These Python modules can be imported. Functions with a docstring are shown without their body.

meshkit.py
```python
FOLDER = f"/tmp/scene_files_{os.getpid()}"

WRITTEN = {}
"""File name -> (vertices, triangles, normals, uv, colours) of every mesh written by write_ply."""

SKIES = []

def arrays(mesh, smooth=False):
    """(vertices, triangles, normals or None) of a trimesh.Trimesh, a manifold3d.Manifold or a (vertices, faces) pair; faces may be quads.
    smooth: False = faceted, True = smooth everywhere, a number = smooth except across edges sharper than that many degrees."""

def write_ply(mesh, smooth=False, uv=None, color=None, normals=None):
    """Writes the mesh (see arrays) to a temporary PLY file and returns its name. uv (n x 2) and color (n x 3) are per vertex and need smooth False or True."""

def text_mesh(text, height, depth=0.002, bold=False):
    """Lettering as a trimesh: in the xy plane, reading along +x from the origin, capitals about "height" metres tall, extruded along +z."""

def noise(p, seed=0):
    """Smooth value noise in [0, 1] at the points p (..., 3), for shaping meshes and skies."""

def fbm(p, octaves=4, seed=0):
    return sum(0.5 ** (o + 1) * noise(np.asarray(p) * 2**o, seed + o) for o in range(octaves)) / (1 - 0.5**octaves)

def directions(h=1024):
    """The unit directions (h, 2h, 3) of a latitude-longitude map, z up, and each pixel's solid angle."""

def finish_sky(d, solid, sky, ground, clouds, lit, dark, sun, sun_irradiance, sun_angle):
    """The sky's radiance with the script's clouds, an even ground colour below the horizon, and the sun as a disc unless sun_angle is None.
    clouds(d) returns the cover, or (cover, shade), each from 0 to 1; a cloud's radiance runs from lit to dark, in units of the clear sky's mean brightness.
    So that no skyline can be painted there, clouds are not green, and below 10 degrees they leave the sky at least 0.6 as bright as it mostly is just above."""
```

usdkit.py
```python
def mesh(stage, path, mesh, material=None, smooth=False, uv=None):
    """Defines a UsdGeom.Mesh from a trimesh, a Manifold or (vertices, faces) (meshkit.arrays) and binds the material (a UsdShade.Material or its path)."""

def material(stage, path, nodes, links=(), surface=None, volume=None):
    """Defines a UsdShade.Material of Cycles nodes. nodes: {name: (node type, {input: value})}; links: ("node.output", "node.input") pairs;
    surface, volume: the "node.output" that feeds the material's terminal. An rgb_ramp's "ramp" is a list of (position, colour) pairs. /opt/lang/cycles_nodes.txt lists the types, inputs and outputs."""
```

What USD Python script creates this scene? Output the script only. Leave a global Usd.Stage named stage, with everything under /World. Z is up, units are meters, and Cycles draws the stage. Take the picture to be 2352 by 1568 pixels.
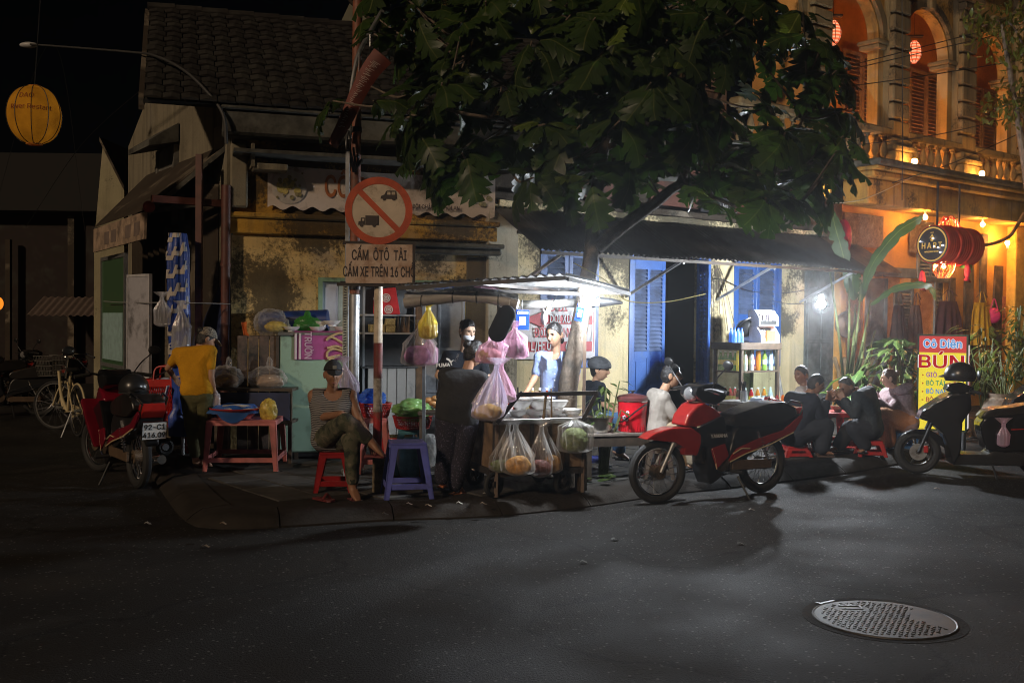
import math, random, numpy as np, trimesh, usdkit, meshkit, manifold3d as m3
from shapely.geometry import Polygon, Point, box as sbox
from shapely.ops import unary_union
from pxr import Usd, UsdGeom, UsdLux, UsdShade, Gf, Sdf, Vt

stage = Usd.Stage.CreateInMemory()
UsdGeom.SetStageUpAxis(stage, UsdGeom.Tokens.z)
UsdGeom.SetStageMetersPerUnit(stage, 1.0)
UsdGeom.Xform.Define(stage, '/World')
UsdGeom.Scope.Define(stage, '/World/Looks')
V = lambda *a: np.array(a, float)
# ------------------------------------------------------------------ camera
FPX, PITCH, ROLL, EYE = 2400.0, 0.020, 0.010, V(0, 0, 1.7)
_f, _r, _u = V(0, math.cos(PITCH), -math.sin(PITCH)), V(1, 0, 0), V(0, math.sin(PITCH), math.cos(PITCH))
_r, _u = _r * math.cos(ROLL) + _u * math.sin(ROLL), _u * math.cos(ROLL) - _r * math.sin(ROLL)
cam = UsdGeom.Camera.Define(stage, '/World/camera')
cam.CreateHorizontalApertureAttr(36.0); cam.CreateVerticalApertureAttr(36.0 * 682 / 1024)
cam.CreateFocalLengthAttr(36.0 * FPX / 2352)
cam.CreateClippingRangeAttr(Gf.Vec2f(0.1, 500))
_m = Gf.Matrix4d(*[float(x) for row in ((*_r, 0), (*_u, 0), (*(-_f), 0), (*EYE, 1)) for x in row])
cam.AddTransformOp().Set(_m)
cam.CreateExposureAttr(0.0)
# ------------------------------------------------------------------ night sky and the faint street glow from behind the camera
SUN_AZ, SUN_EL = math.atan2(-0.55, -0.85), math.radians(24)
SKY_STRENGTH, GLOW = 0.00016, 0.29
dome = UsdLux.DomeLight.Define(stage, '/World/sky')
dome.GetPrim().SetCustomDataByKey('kind', 'structure')
skym = usdkit.material(stage, '/World/Looks/night_sky', {
    's': ('sky_texture', {'sky_type': 'single_scattering', 'sun_disc': False, 'sun_elevation': SUN_EL, 'sun_rotation': SUN_AZ}),
    'b': ('background_shader', {'strength': SKY_STRENGTH})}, [('s.color', 'b.color')], surface='b.background')
UsdShade.MaterialBindingAPI.Apply(dome.GetPrim()).Bind(skym)
sun = UsdLux.DistantLight.Define(stage, '/World/sun')
sun.CreateIntensityAttr(GLOW); sun.CreateAngleAttr(3.0); sun.CreateNormalizeAttr(True)
sun.CreateColorAttr(Gf.Vec3f(1.0, 0.74, 0.50))
_d = V(math.sin(SUN_AZ) * math.cos(SUN_EL), math.cos(SUN_AZ) * math.cos(SUN_EL), math.sin(SUN_EL))
_x = np.cross(V(0, 0, 1), _d); _x /= np.linalg.norm(_x); _y = np.cross(_d, _x)
sun.AddTransformOp().Set(Gf.Matrix4d(*[float(t) for row in ((*_x, 0), (*_y, 0), (*_d, 0), (0, 0, 0, 1)) for t in row]))

# ------------------------------------------------------------------ measuring: a sight line of the photograph met with a depth, a height or a wall
def ray(x, y):
    return _f + (x - 1176) / FPX * _r + (784 - y) / FPX * _u
def at(x, y, Y):
    d = ray(x, y); return EYE + d * (Y / d[1])
def gp(x, y, Z=0.0):
    d = ray(x, y); return EYE + d * ((Z - EYE[2]) / d[2])
class Frame:
    """A vertical wall: origin on the ground, u along it, n out of it."""
    def __init__(s, o, u):
        s.o, s.u = V(o[0], o[1], 0), V(u[0], u[1], 0) / math.hypot(*u[:2])
        s.n = V(s.u[1], -s.u[0], 0)
    def p(s, u, n, z): return s.o + s.u * u + s.n * n + V(0, 0, z)
    def hit(s, x, y, n=0.0):
        d = ray(x, y); t = ((s.o + s.n * n - EYE) @ s.n) / (d @ s.n); q = EYE + d * t
        return (q - s.o) @ s.u, q[2]
    def deg(s): return math.degrees(math.atan2(s.u[1], s.u[0]))
    def place(s, m, u=0, n=0, z=0):
        """mesh with x along the wall, y INTO the wall (away from the street), z up"""
        m = m.copy(); R = np.eye(4); R[:3, 0] = s.u; R[:3, 1] = -s.n; R[:3, 3] = s.p(u, n, z); m.apply_transform(R); return m
C0 = at(530, 900, 12.4)
FA = Frame(C0, (.951, .309))
C1 = FA.p(FA.hit(1117, 700)[0], 0, 0)
FB = Frame(C1, (.788, .616))
FS = Frame(C0, (-.568, .823)); FS.n = V(-.823, -.568, 0)

# ------------------------------------------------------------------ mesh helpers
cat = lambda *ms: trimesh.util.concatenate([m for m in (ms[0] if len(ms) == 1 and isinstance(ms[0], (list, tuple)) else ms) if m is not None])
def tm(v, f): return trimesh.Trimesh(np.asarray(v, float), np.asarray(f), process=False)
def m2t(m):
    q = m.to_mesh(); return tm(q.vert_properties[:, :3], q.tri_verts)
def t2m(t):
    t = t.copy(); t.merge_vertices()
    return m3.Manifold(m3.Mesh(np.asarray(t.vertices, np.float32), np.asarray(t.faces, np.uint32)))
def hull(pts): return m2t(m3.Manifold.hull_points([tuple(map(float, p)) for p in pts]))
def rot(m, rz=0, rx=0, ry=0):
    m = m.copy()
    for a, ax in ((rx, (1, 0, 0)), (ry, (0, 1, 0)), (rz, (0, 0, 1))):
        if a: m.apply_transform(trimesh.transformations.rotation_matrix(math.radians(a), ax))
    return m
def mv(m, x=0, y=0, z=0):
    m = m.copy(); m.apply_translation((x, y, z) if np.ndim(x) == 0 else x); return m
def box(sx, sy, sz, c=(0, 0, 0), rz=0, bev=0.0):
    h = V(sx, sy, sz) / 2
    if bev:
        b = min(bev, *(h * .49)); pts = []
        for i in (-1, 1):
            for j in (-1, 1):
                for k in (-1, 1):
                    for a in range(3):
                        q = h - b; q[a] = h[a]; pts.append(q * (i, j, k))
        m = hull(pts)
    else:
        m = trimesh.creation.box((sx, sy, sz))
    return mv(rot(m, rz), *c)
def bz(x0, x1, y0, y1, z0, z1, bev=0.0): return box(x1 - x0, y1 - y0, z1 - z0, ((x0 + x1) / 2, (y0 + y1) / 2, (z0 + z1) / 2), 0, bev)
def axes(d, up=(0, 0, 1)):
    d = d / np.linalg.norm(d); s = np.cross(d, up)
    if np.linalg.norm(s) < 1e-3: s = np.cross(d, (0, 1, 0))
    s /= np.linalg.norm(s); return d, s, np.cross(s, d)
def bar(p0, p1, w, h=None, bev=0.0):
    p0, p1 = np.asarray(p0, float), np.asarray(p1, float); h = h or w
    d, s, t = axes(p1 - p0); L = np.linalg.norm(p1 - p0)
    m = box(L, w, h, bev=bev); R = np.eye(4); R[:3, 0], R[:3, 1], R[:3, 2], R[:3, 3] = d, s, t, (p0 + p1) / 2
    m.apply_transform(R); return m
def tube(pts, r, n=8, closed=False):
    pts = np.asarray(pts, float); k = len(pts); r = np.broadcast_to(np.asarray(r, float), (k,))
    tan = np.gradient(pts, axis=0) if not closed else (np.roll(pts, -1, 0) - np.roll(pts, 1, 0))
    tan /= np.maximum(np.linalg.norm(tan, axis=1, keepdims=True), 1e-9)
    ref = V(0, 0, 1) if abs(tan[0][2]) < .9 else V(0, 1, 0)
    s = np.cross(tan[0], ref); s /= np.linalg.norm(s); v = []
    for i in range(k):
        s = s - tan[i] * (s @ tan[i]); s /= max(np.linalg.norm(s), 1e-9); t = np.cross(tan[i], s)
        a = np.arange(n) / n * 2 * np.pi
        v.append(pts[i] + r[i] * (np.cos(a)[:, None] * s + np.sin(a)[:, None] * t))
    v = np.vstack(v); f = []
    for i in range(k if closed else k - 1):
        for j in range(n):
            a, b = i * n + j, i * n + (j + 1) % n; c, d = (a + n) % (k * n), (b + n) % (k * n)
            f += [(a, b, d), (a, d, c)]
    if not closed:
        v = np.vstack([v, pts[0], pts[-1]]); e = k * n
        for j in range(n):
            f += [(e, (j + 1) % n, j), (e + 1, (k - 1) * n + j, (k - 1) * n + (j + 1) % n)]
    m = tm(v, f)
    return m
def wire(p0, p1, sag, r=.006, k=14, n=5):
    t = np.linspace(0, 1, k)[:, None]; p = np.asarray(p0) * (1 - t) + np.asarray(p1) * t; p[:, 2] -= (4 * sag * t * (1 - t))[:, 0]
    return tube(p, r, n)
def curve(ctrl, k=24):
    """Catmull-Rom through the points"""
    c = np.asarray(ctrl, float); c = np.vstack([2 * c[0] - c[1], c, 2 * c[-1] - c[-2]]); out = []
    for i in range(1, len(c) - 2):
        for t in np.linspace(0, 1, max(2, k // (len(c) - 3)), endpoint=False):
            a, b, d, e = c[i - 1:i + 3]
            out.append(.5 * (2 * b + (d - a) * t + (2 * a - 5 * b + 4 * d - e) * t * t + (3 * b - a - 3 * d + e) * t ** 3))
    return np.array(out + [c[-2]])
def lathe(prof, n=24, c=(0, 0, 0)):
    prof = np.asarray(prof, float); k = len(prof); a = np.arange(n) / n * 2 * np.pi
    v = np.array([(r * math.cos(t), r * math.sin(t), z) for r, z in prof for t in a]) + np.asarray(c)
    f = []
    for i in range(k - 1):
        for j in range(n):
            p, q = i * n + j, i * n + (j + 1) % n
            if prof[i][0] > 1e-6: f.append((p, q, p + n) if prof[i + 1][0] <= 1e-6 else (p, q, q + n))
            if prof[i][0] <= 1e-6: f.append((p, q + n, p + n))
            elif prof[i + 1][0] > 1e-6: f.append((p, q + n, p + n))
    return tm(v, f)
def cyl(p0, p1, r, n=16): return tube([p0, p1], r, n)
def ell(c, rad, rz=0, sub=2, rx=0, ry=0):
    m = trimesh.creation.icosphere(subdivisions=sub); m.apply_scale(rad); return mv(rot(m, rz, rx, ry), *c)
def prism(poly, d, y0=0.0):
    """polygon given in (x, z), extruded along +y from y0"""
    P = poly if hasattr(poly, 'exterior') or hasattr(poly, 'geoms') else Polygon(poly)
    ms = [trimesh.creation.extrude_polygon(g, d, engine='earcut') for g in getattr(P, 'geoms', [P]) if g.area > 1e-8]
    m = cat(ms); v = m.vertices; m = tm(np.stack([v[:, 0], y0 + d - v[:, 2], v[:, 1]], 1), m.faces)
    return m
def soft(m, length=.03, it=8, lam=.5):
    """rounds a closed mesh: fine triangles, then smoothed"""
    q = m2t(t2m(m).refine_to_length(length)); q.merge_vertices()
    trimesh.smoothing.filter_taubin(q, lamb=lam, nu=lam + .01, iterations=it); return q
def sprism(poly, w, length=.03, it=10): return soft(prism(poly, w, -w / 2), length, it)
def grid(fn, nu, nv, two=True):
    u, v = np.meshgrid(np.linspace(0, 1, nu), np.linspace(0, 1, nv), indexing='ij')
    P = np.array([fn(a, b) for a, b in zip(u.ravel(), v.ravel())]); f = []
    for i in range(nu - 1):
        for j in range(nv - 1):
            a = i * nv + j; f += [(a, a + nv, a + nv + 1), (a, a + nv + 1, a + 1)]
    return tm(P, f)
def thick(m, t):
    """gives a sheet a thickness"""
    n = m.vertex_normals; k = len(m.vertices); e = m.edges_sorted; u, i, cnt = np.unique(e, axis=0, return_index=True, return_counts=True)
    b = m.edges[i[cnt == 1]]; f = [m.faces, m.faces[:, ::-1] + k]
    if len(b): f += [np.stack([b[:, 1], b[:, 0], b[:, 0] + k], 1), np.stack([b[:, 1], b[:, 0] + k, b[:, 1] + k], 1)]
    return tm(np.vstack([m.vertices + n * t / 2, m.vertices - n * t / 2]), np.vstack(f))
def wob(m, amp, scale, seed=0):
    v = m.vertices; d = np.stack([meshkit.fbm(v * scale + 17.3 * (k + 1), 3, seed + k) - .5 for k in range(3)], 1)
    return tm(v + d * 2 * amp, m.faces)
def text(s, h, d=.002, bold=True, sx=1.0, center=True):
    """lettering in x (reading) and z (up), facing -y"""
    m = meshkit.text_mesh(s, h, d, bold); v = m.vertices.copy(); v[:, 0] *= sx
    if center: v[:, 0] -= (v[:, 0].min() + v[:, 0].max()) / 2
    return tm(np.stack([v[:, 0], -v[:, 2], v[:, 1]], 1), m.faces)
def torus(R, r, n=36, k=10, ax='y'):
    a = np.arange(n) / n * 2 * np.pi; p = np.stack([np.cos(a) * R, 0 * a, np.sin(a) * R], 1)
    return tube(p, r, k, True)

# ------------------------------------------------------------------ scene objects
_used = {}
def numbered(parent, name):
    k = (parent, name); _used[k] = _used.get(k, -1) + 1
    return name if not _used[k] else f'{name}_{_used[k]:03d}'
def tag(pr, label=None, cat_=None, group=None, kind=None):
    for k, v in (('label', label), ('category', cat_), ('group', group), ('kind', kind)):
        if v: pr.SetCustomDataByKey(k, v)
    return pr
def thing(name, label, cat_, loc=(0, 0, 0), rz=0.0, group=None, kind=None, sc=1.0):
    x = UsdGeom.Xform.Define(stage, '/World/' + numbered('', name))
    x.AddTranslateOp().Set(Gf.Vec3d(*map(float, loc)))
    if rz: x.AddRotateZOp().Set(float(rz))
    if sc != 1: x.AddScaleOp().Set(Gf.Vec3f(sc, sc, sc))
    return tag(x.GetPrim(), label, cat_, group, kind)
def part(parent, name, mesh, m, smooth=35, label=None, kind=None):
    pth = str(parent.GetPath())
    q = usdkit.mesh(stage, f'{pth}/{numbered(pth, name)}', mesh, m, smooth).GetPrim()
    return tag(q, label, None, None, kind)
def single(name, mesh, m, label=None, cat_=None, group=None, kind=None, smooth=35):
    q = usdkit.mesh(stage, '/World/' + numbered('', name), mesh, m, smooth).GetPrim()
    return tag(q, label, cat_, group, kind)
def dup(root, label, loc, rz=0.0, group=None, sc=1.0):
    was = root.GetCustomData(); name = str(root.GetName()).rstrip('0123456789').rstrip('_')
    x = UsdGeom.Xform.Define(stage, '/World/' + numbered('', name)); p = x.GetPrim()
    p.GetReferences().AddInternalReference(root.GetPath()); p.SetInstanceable(True)
    x.ClearXformOpOrder()
    x.AddTranslateOp().Set(Gf.Vec3d(*map(float, loc)))
    y = UsdGeom.Xformable(p); ops = [y.GetOrderedXformOps()[0]]
    r = x.AddRotateZOp(UsdGeom.XformOp.PrecisionFloat) if not p.GetAttribute('xformOp:rotateZ') else UsdGeom.XformOp(p.GetAttribute('xformOp:rotateZ')); r.Set(float(rz)); ops.append(r)
    s = x.AddScaleOp() if not p.GetAttribute('xformOp:scale') else UsdGeom.XformOp(p.GetAttribute('xformOp:scale')); s.Set(Gf.Vec3f(sc, sc, sc)); ops.append(s)
    y.SetXformOpOrder(ops)
    return tag(p, label, was['category'], group or was.get('group'))

# ------------------------------------------------------------------ materials
_mats = {}
def mat(name, col, rough=.6, metal=0.0, var=.18, scale=9.0, bump=.0, bscale=60.0, spec=.5, dirt=0.0, dirtcol=(.03, .028, .022), dscale=2.5, coat=0.0, sub=0.0, trans=0.0):
    """a paint or stuff with uneven tone, fine relief and dirt, all fixed to the place"""
    if name in _mats: return _mats[name]
    c = np.array(col, float); lo, hi = np.clip(c * (1 - var), 0, 1), np.clip(c * (1 + var), 0, 1)
    N = {'g': ('texture_coordinate', {}), 'n': ('noise_texture', {'scale': scale, 'detail': 5.0, 'roughness': .6}),
         'r': ('rgb_ramp', {'ramp': [(.3, lo), (.7, hi)]}),
         'p': ('principled_bsdf', {'roughness': rough, 'metallic': metal, 'specular_ior_level': spec, 'coat_weight': coat, 'coat_roughness': .08})}
    L = [('g.object', 'n.vector'), ('n.fac', 'r.fac')]; src = 'r.color'
    if dirt:
        N['dn'] = ('noise_texture', {'scale': dscale, 'detail': 7.0, 'roughness': .68})
        N['dr'] = ('rgb_ramp', {'ramp': [(.62 - .3 * dirt, (0, 0, 0)), (.78 - .25 * dirt, (1, 1, 1))]})
        N['dm'] = ('mix', {'mix_type': 'mix', 'color2': dirtcol})
        L += [('g.object', 'dn.vector'), ('dn.fac', 'dr.fac'), ('dr.color', 'dm.fac'), (src, 'dm.color1')]; src = 'dm.color'
    L.append((src, 'p.base_color'))
    if bump:
        N['bn'] = ('noise_texture', {'scale': bscale, 'detail': 4.0}); N['b'] = ('bump', {'strength': bump, 'distance': .01})
        L += [('g.object', 'bn.vector'), ('bn.fac', 'b.height'), ('b.normal', 'p.normal')]
    surf = 'p.BSDF'
    if sub:
        N['t'] = ('translucent_bsdf', {}); N['mx'] = ('mix_closure', {'fac': sub}); L += [(src, 't.color'), ('p.BSDF', 'mx.closure1'), ('t.BSDF', 'mx.closure2')]; surf = 'mx.closure'
    _mats[name] = usdkit.material(stage, '/World/Looks/' + name, N, L, surface=surf); return _mats[name]
def glow(name, col, s):
    if name not in _mats: _mats[name] = usdkit.material(stage, '/World/Looks/' + name, {'e': ('emission', {'color': col, 'strength': s})}, [], surface='e.emission')
    return _mats[name]
def film(name, tint=(.9, .9, .92), fac=.35, rough=.12, white=.25):
    """thin plastic: mostly clear, some sheen, some milky scatter"""
    if name in _mats: return _mats[name]
    N = {'t': ('transparent_bsdf', {'color': tint}), 'd': ('translucent_bsdf', {'color': tint}), 'q': ('diffuse_bsdf', {'color': tint}), 'h': ('mix_closure', {'fac': .5}),
         'g': ('glossy_bsdf', {'color': (1, 1, 1), 'roughness': rough}), 'lw': ('layer_weight', {'blend': .35}),
         'r': ('map_range', {'to_min': white, 'to_max': min(1, white + .55)}), 'm1': ('mix_closure', {}), 'm2': ('mix_closure', {}),
         'fr': ('math', {'math_type': 'power', 'value2': 2.5}), 'fq': ('math', {'math_type': 'multiply_add', 'value2': .5, 'value3': .05}), 'nn': ('noise_texture', {'scale': 30.0, 'detail': 3.0}), 'tc': ('texture_coordinate', {}), 'b': ('bump', {'strength': .6, 'distance': .01})}
    L = [('tc.object', 'nn.vector'), ('nn.fac', 'b.height'), ('b.normal', 'g.normal'), ('lw.facing', 'r.value'), ('r.result', 'm1.fac'), ('d.BSDF', 'h.closure1'), ('q.BSDF', 'h.closure2'), ('t.BSDF', 'm1.closure1'), ('h.closure', 'm1.closure2'),
         ('lw.facing', 'fr.value1'), ('fr.value', 'fq.value1'), ('fq.value', 'm2.fac'), ('m1.closure', 'm2.closure1'), ('g.BSDF', 'm2.closure2')]
    _mats[name] = usdkit.material(stage, '/World/Looks/' + name, N, L, surface='m2.closure'); return _mats[name]
def pane(name, tint=(.9, .95, .95)):
    if name in _mats: return _mats[name]
    _mats[name] = usdkit.material(stage, '/World/Looks/' + name, {'t': ('transparent_bsdf', {'color': tint}), 'g': ('glossy_bsdf', {'roughness': .03}), 'm': ('mix_closure', {'fac': .07})},
        [('t.BSDF', 'm.closure1'), ('g.BSDF', 'm.closure2')], surface='m.closure'); return _mats[name]
# ================================================================== wall stuffs
def plaster(name, base, mould=.5, streak=.5, rough=.9, top=None, mcol=(.022, .02, .016), patch=(.42, .36, .27), pw=.3):
    """lime wash: tone clouds, bare patches, black mould in speckled islands and rain streaks; top = (z0, z1): mould grows thicker between these heights"""
    if name in _mats: return _mats[name]
    c = np.array(base, float)
    N = {'g': ('geometry', {}), 'xyz': ('separate_xyz', {}), 'n1': ('noise_texture', {'scale': 1.1, 'detail': 6.0, 'roughness': .6}), 'r1': ('rgb_ramp', {'ramp': [(.3, c * .72), (.5, c), (.72, np.minimum(c * 1.22, 1))]}),
         'n2': ('noise_texture', {'scale': .9, 'detail': 8.0, 'roughness': .62, 'distortion': .4}), 'r2': ('rgb_ramp', {'ramp': [(.54, (0, 0, 0)), (.60, (pw, pw, pw)), (1, (pw, pw, pw))]}), 'mx2': ('mix', {'color2': patch}),
         'n3': ('noise_texture', {'scale': 1.5, 'detail': 3.0, 'roughness': .5}), 'n4': ('noise_texture', {'scale': 22.0, 'detail': 6.0, 'roughness': .75}),
         'mp': ('mapping', {'scale': (7.0, 7.0, .45)}), 'n5': ('noise_texture', {'scale': 1.0, 'detail': 5.0, 'roughness': .6}),
         'a1': ('math', {'math_type': 'multiply_add', 'value2': .62}), 'a2': ('math', {'math_type': 'multiply_add', 'value2': .38}),
         'zr': ('map_range', {'from_min': (top or (0, 1))[0], 'from_max': (top or (0, 1))[1], 'to_min': -.06, 'to_max': .10 if top else -.06, 'clamp': True}),
         'r3': ('rgb_ramp', {'ramp': [(.575 - .12 * mould, (0, 0, 0)), (.64 - .10 * mould, (.85, .85, .85)), (1, (1, 1, 1))]}), 'mx3': ('mix', {'color2': mcol}),
         'r5': ('rgb_ramp', {'ramp': [(.5, (0, 0, 0)), (.75, (streak, streak, streak))]}), 'mx5': ('mix', {'color2': np.array(mcol) * 2.5}),
         'bn': ('noise_texture', {'scale': 34.0, 'detail': 5.0}), 'b': ('bump', {'strength': .35, 'distance': .02}), 'p': ('principled_bsdf', {'roughness': rough, 'specular_ior_level': .25})}
    L = [('g.position', x + '.vector') for x in ('n1', 'n2', 'n3', 'n4', 'mp', 'bn', 'xyz')] + [('mp.vector', 'n5.vector'), ('n1.fac', 'r1.fac'), ('n2.fac', 'r2.fac'), ('r1.color', 'mx2.color1'), ('r2.color', 'mx2.fac'),
         ('n3.fac', 'a1.value1'), ('xyz.z', 'zr.value'), ('zr.result', 'a1.value3'), ('n4.fac', 'a2.value1'), ('a1.value', 'a2.value3'), ('a2.value', 'r3.fac'), ('n5.fac', 'r5.fac'),
         ('mx2.color', 'mx5.color1'), ('r5.color', 'mx5.fac'), ('mx5.color', 'mx3.color1'), ('r3.color', 'mx3.fac'), ('mx3.color', 'p.base_color'), ('bn.fac', 'b.height'), ('b.normal', 'p.normal')]
    for i, (a, b) in enumerate(L):
        if b == 'xyz.vector': L[i] = (a, 'xyz.vector')
    _mats[name] = usdkit.material(stage, '/World/Looks/' + name, N, L, surface='p.BSDF'); return _mats[name]
OCHRE = plaster('ochre_plaster', (.62, .45, .19), .30, .28, top=(.6, 1.9), patch=(.40, .33, .23), pw=.8)
YELLOW = plaster('yellow_plaster', (.46, .26, .04), .75, .5, top=(.6, 4.0))
CREAM = plaster('cream_plaster', (.70, .58, .34), .42, .35, top=(1.4, 2.7), patch=(.55, .50, .40), pw=.3)
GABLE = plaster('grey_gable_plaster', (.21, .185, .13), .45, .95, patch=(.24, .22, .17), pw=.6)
ORANGE = plaster('orange_plaster', (.60, .30, .065), .05, .12, patch=(.55, .22, .05), pw=.4)
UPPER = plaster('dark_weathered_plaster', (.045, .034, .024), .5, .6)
LOGGIA = plaster('orange_brown_plaster', (.54, .27, .075), .05, .1, patch=(.4, .17, .04), pw=.3)
STONE = plaster('weathered_stone', (.23, .17, .085), .8, .9, patch=(.15, .12, .07), pw=.5)
CONC = mat('old_concrete', (.10, .10, .085), .9, dirt=.7, bump=.4, bscale=30)
BLUE = mat('blue_shutter_paint', (.030, .098, .33), .45, var=.16, scale=3, dirt=.35, dirtcol=(.05, .10, .22), dscale=6, bump=.15)
BLUED = mat('blue_grey_slats', (.085, .12, .22), .5, var=.3, scale=6, dirt=.4, dirtcol=(.05, .06, .09))
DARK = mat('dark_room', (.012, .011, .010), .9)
TILE = mat('roof_tile', (.0085, .006, .0048), .85, var=.5, scale=4, dirt=.5, bump=.3)
TILE2 = mat('roof_tile_mossy', (.0085, .007, .0052), .9, var=.5, scale=4, dirt=.6)
TIN = mat('rusty_tin', (.065, .060, .055), .55, metal=.3, var=.4, scale=2, dirt=.45, dirtcol=(.035, .02, .012), dscale=1.5)
TINW = mat('brown_tin', (.16, .11, .06), .6, metal=.2, var=.3, dirt=.4, dirtcol=(.05, .03, .015))
STEEL = mat('galvanised_steel', (.42, .43, .44), .42, metal=.8, var=.25, dirt=.25, dirtcol=(.12, .09, .06))
GREYP = mat('grey_metal_paint', (.30, .32, .35), .5, var=.15, dirt=.3, dirtcol=(.12, .11, .10))
GREENF = mat('green_frame_paint', (.22, .36, .24), .55, var=.2, dirt=.3)
WOOD = mat('brown_wood', (.15, .085, .04), .7, var=.4, scale=14, dirt=.3, bump=.3, bscale=25)
WOODD = mat('dark_wood', (.05, .034, .022), .6, var=.4, scale=12, dirt=.2, bump=.3, bscale=25)
GREYW = mat('grey_weathered_wood', (.15, .145, .13), .8, var=.35, scale=10, dirt=.5, bump=.4, bscale=30)
BLACK = mat('black_plastic', (.012, .012, .013), .4)
RUBBER = mat('tyre_rubber', (.016, .016, .016), .75, bump=.2)
CHROME = mat('chrome', (.75, .75, .76), .16, metal=1.0, var=.04)
WHITE = mat('white_paint', (.72, .71, .68), .5, var=.08, dirt=.15, dirtcol=(.35, .32, .28))
RUSTB = mat('red_brown_paint', (.095, .03, .02), .55, var=.35, dirt=.35, dirtcol=(.06, .035, .025))

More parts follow.
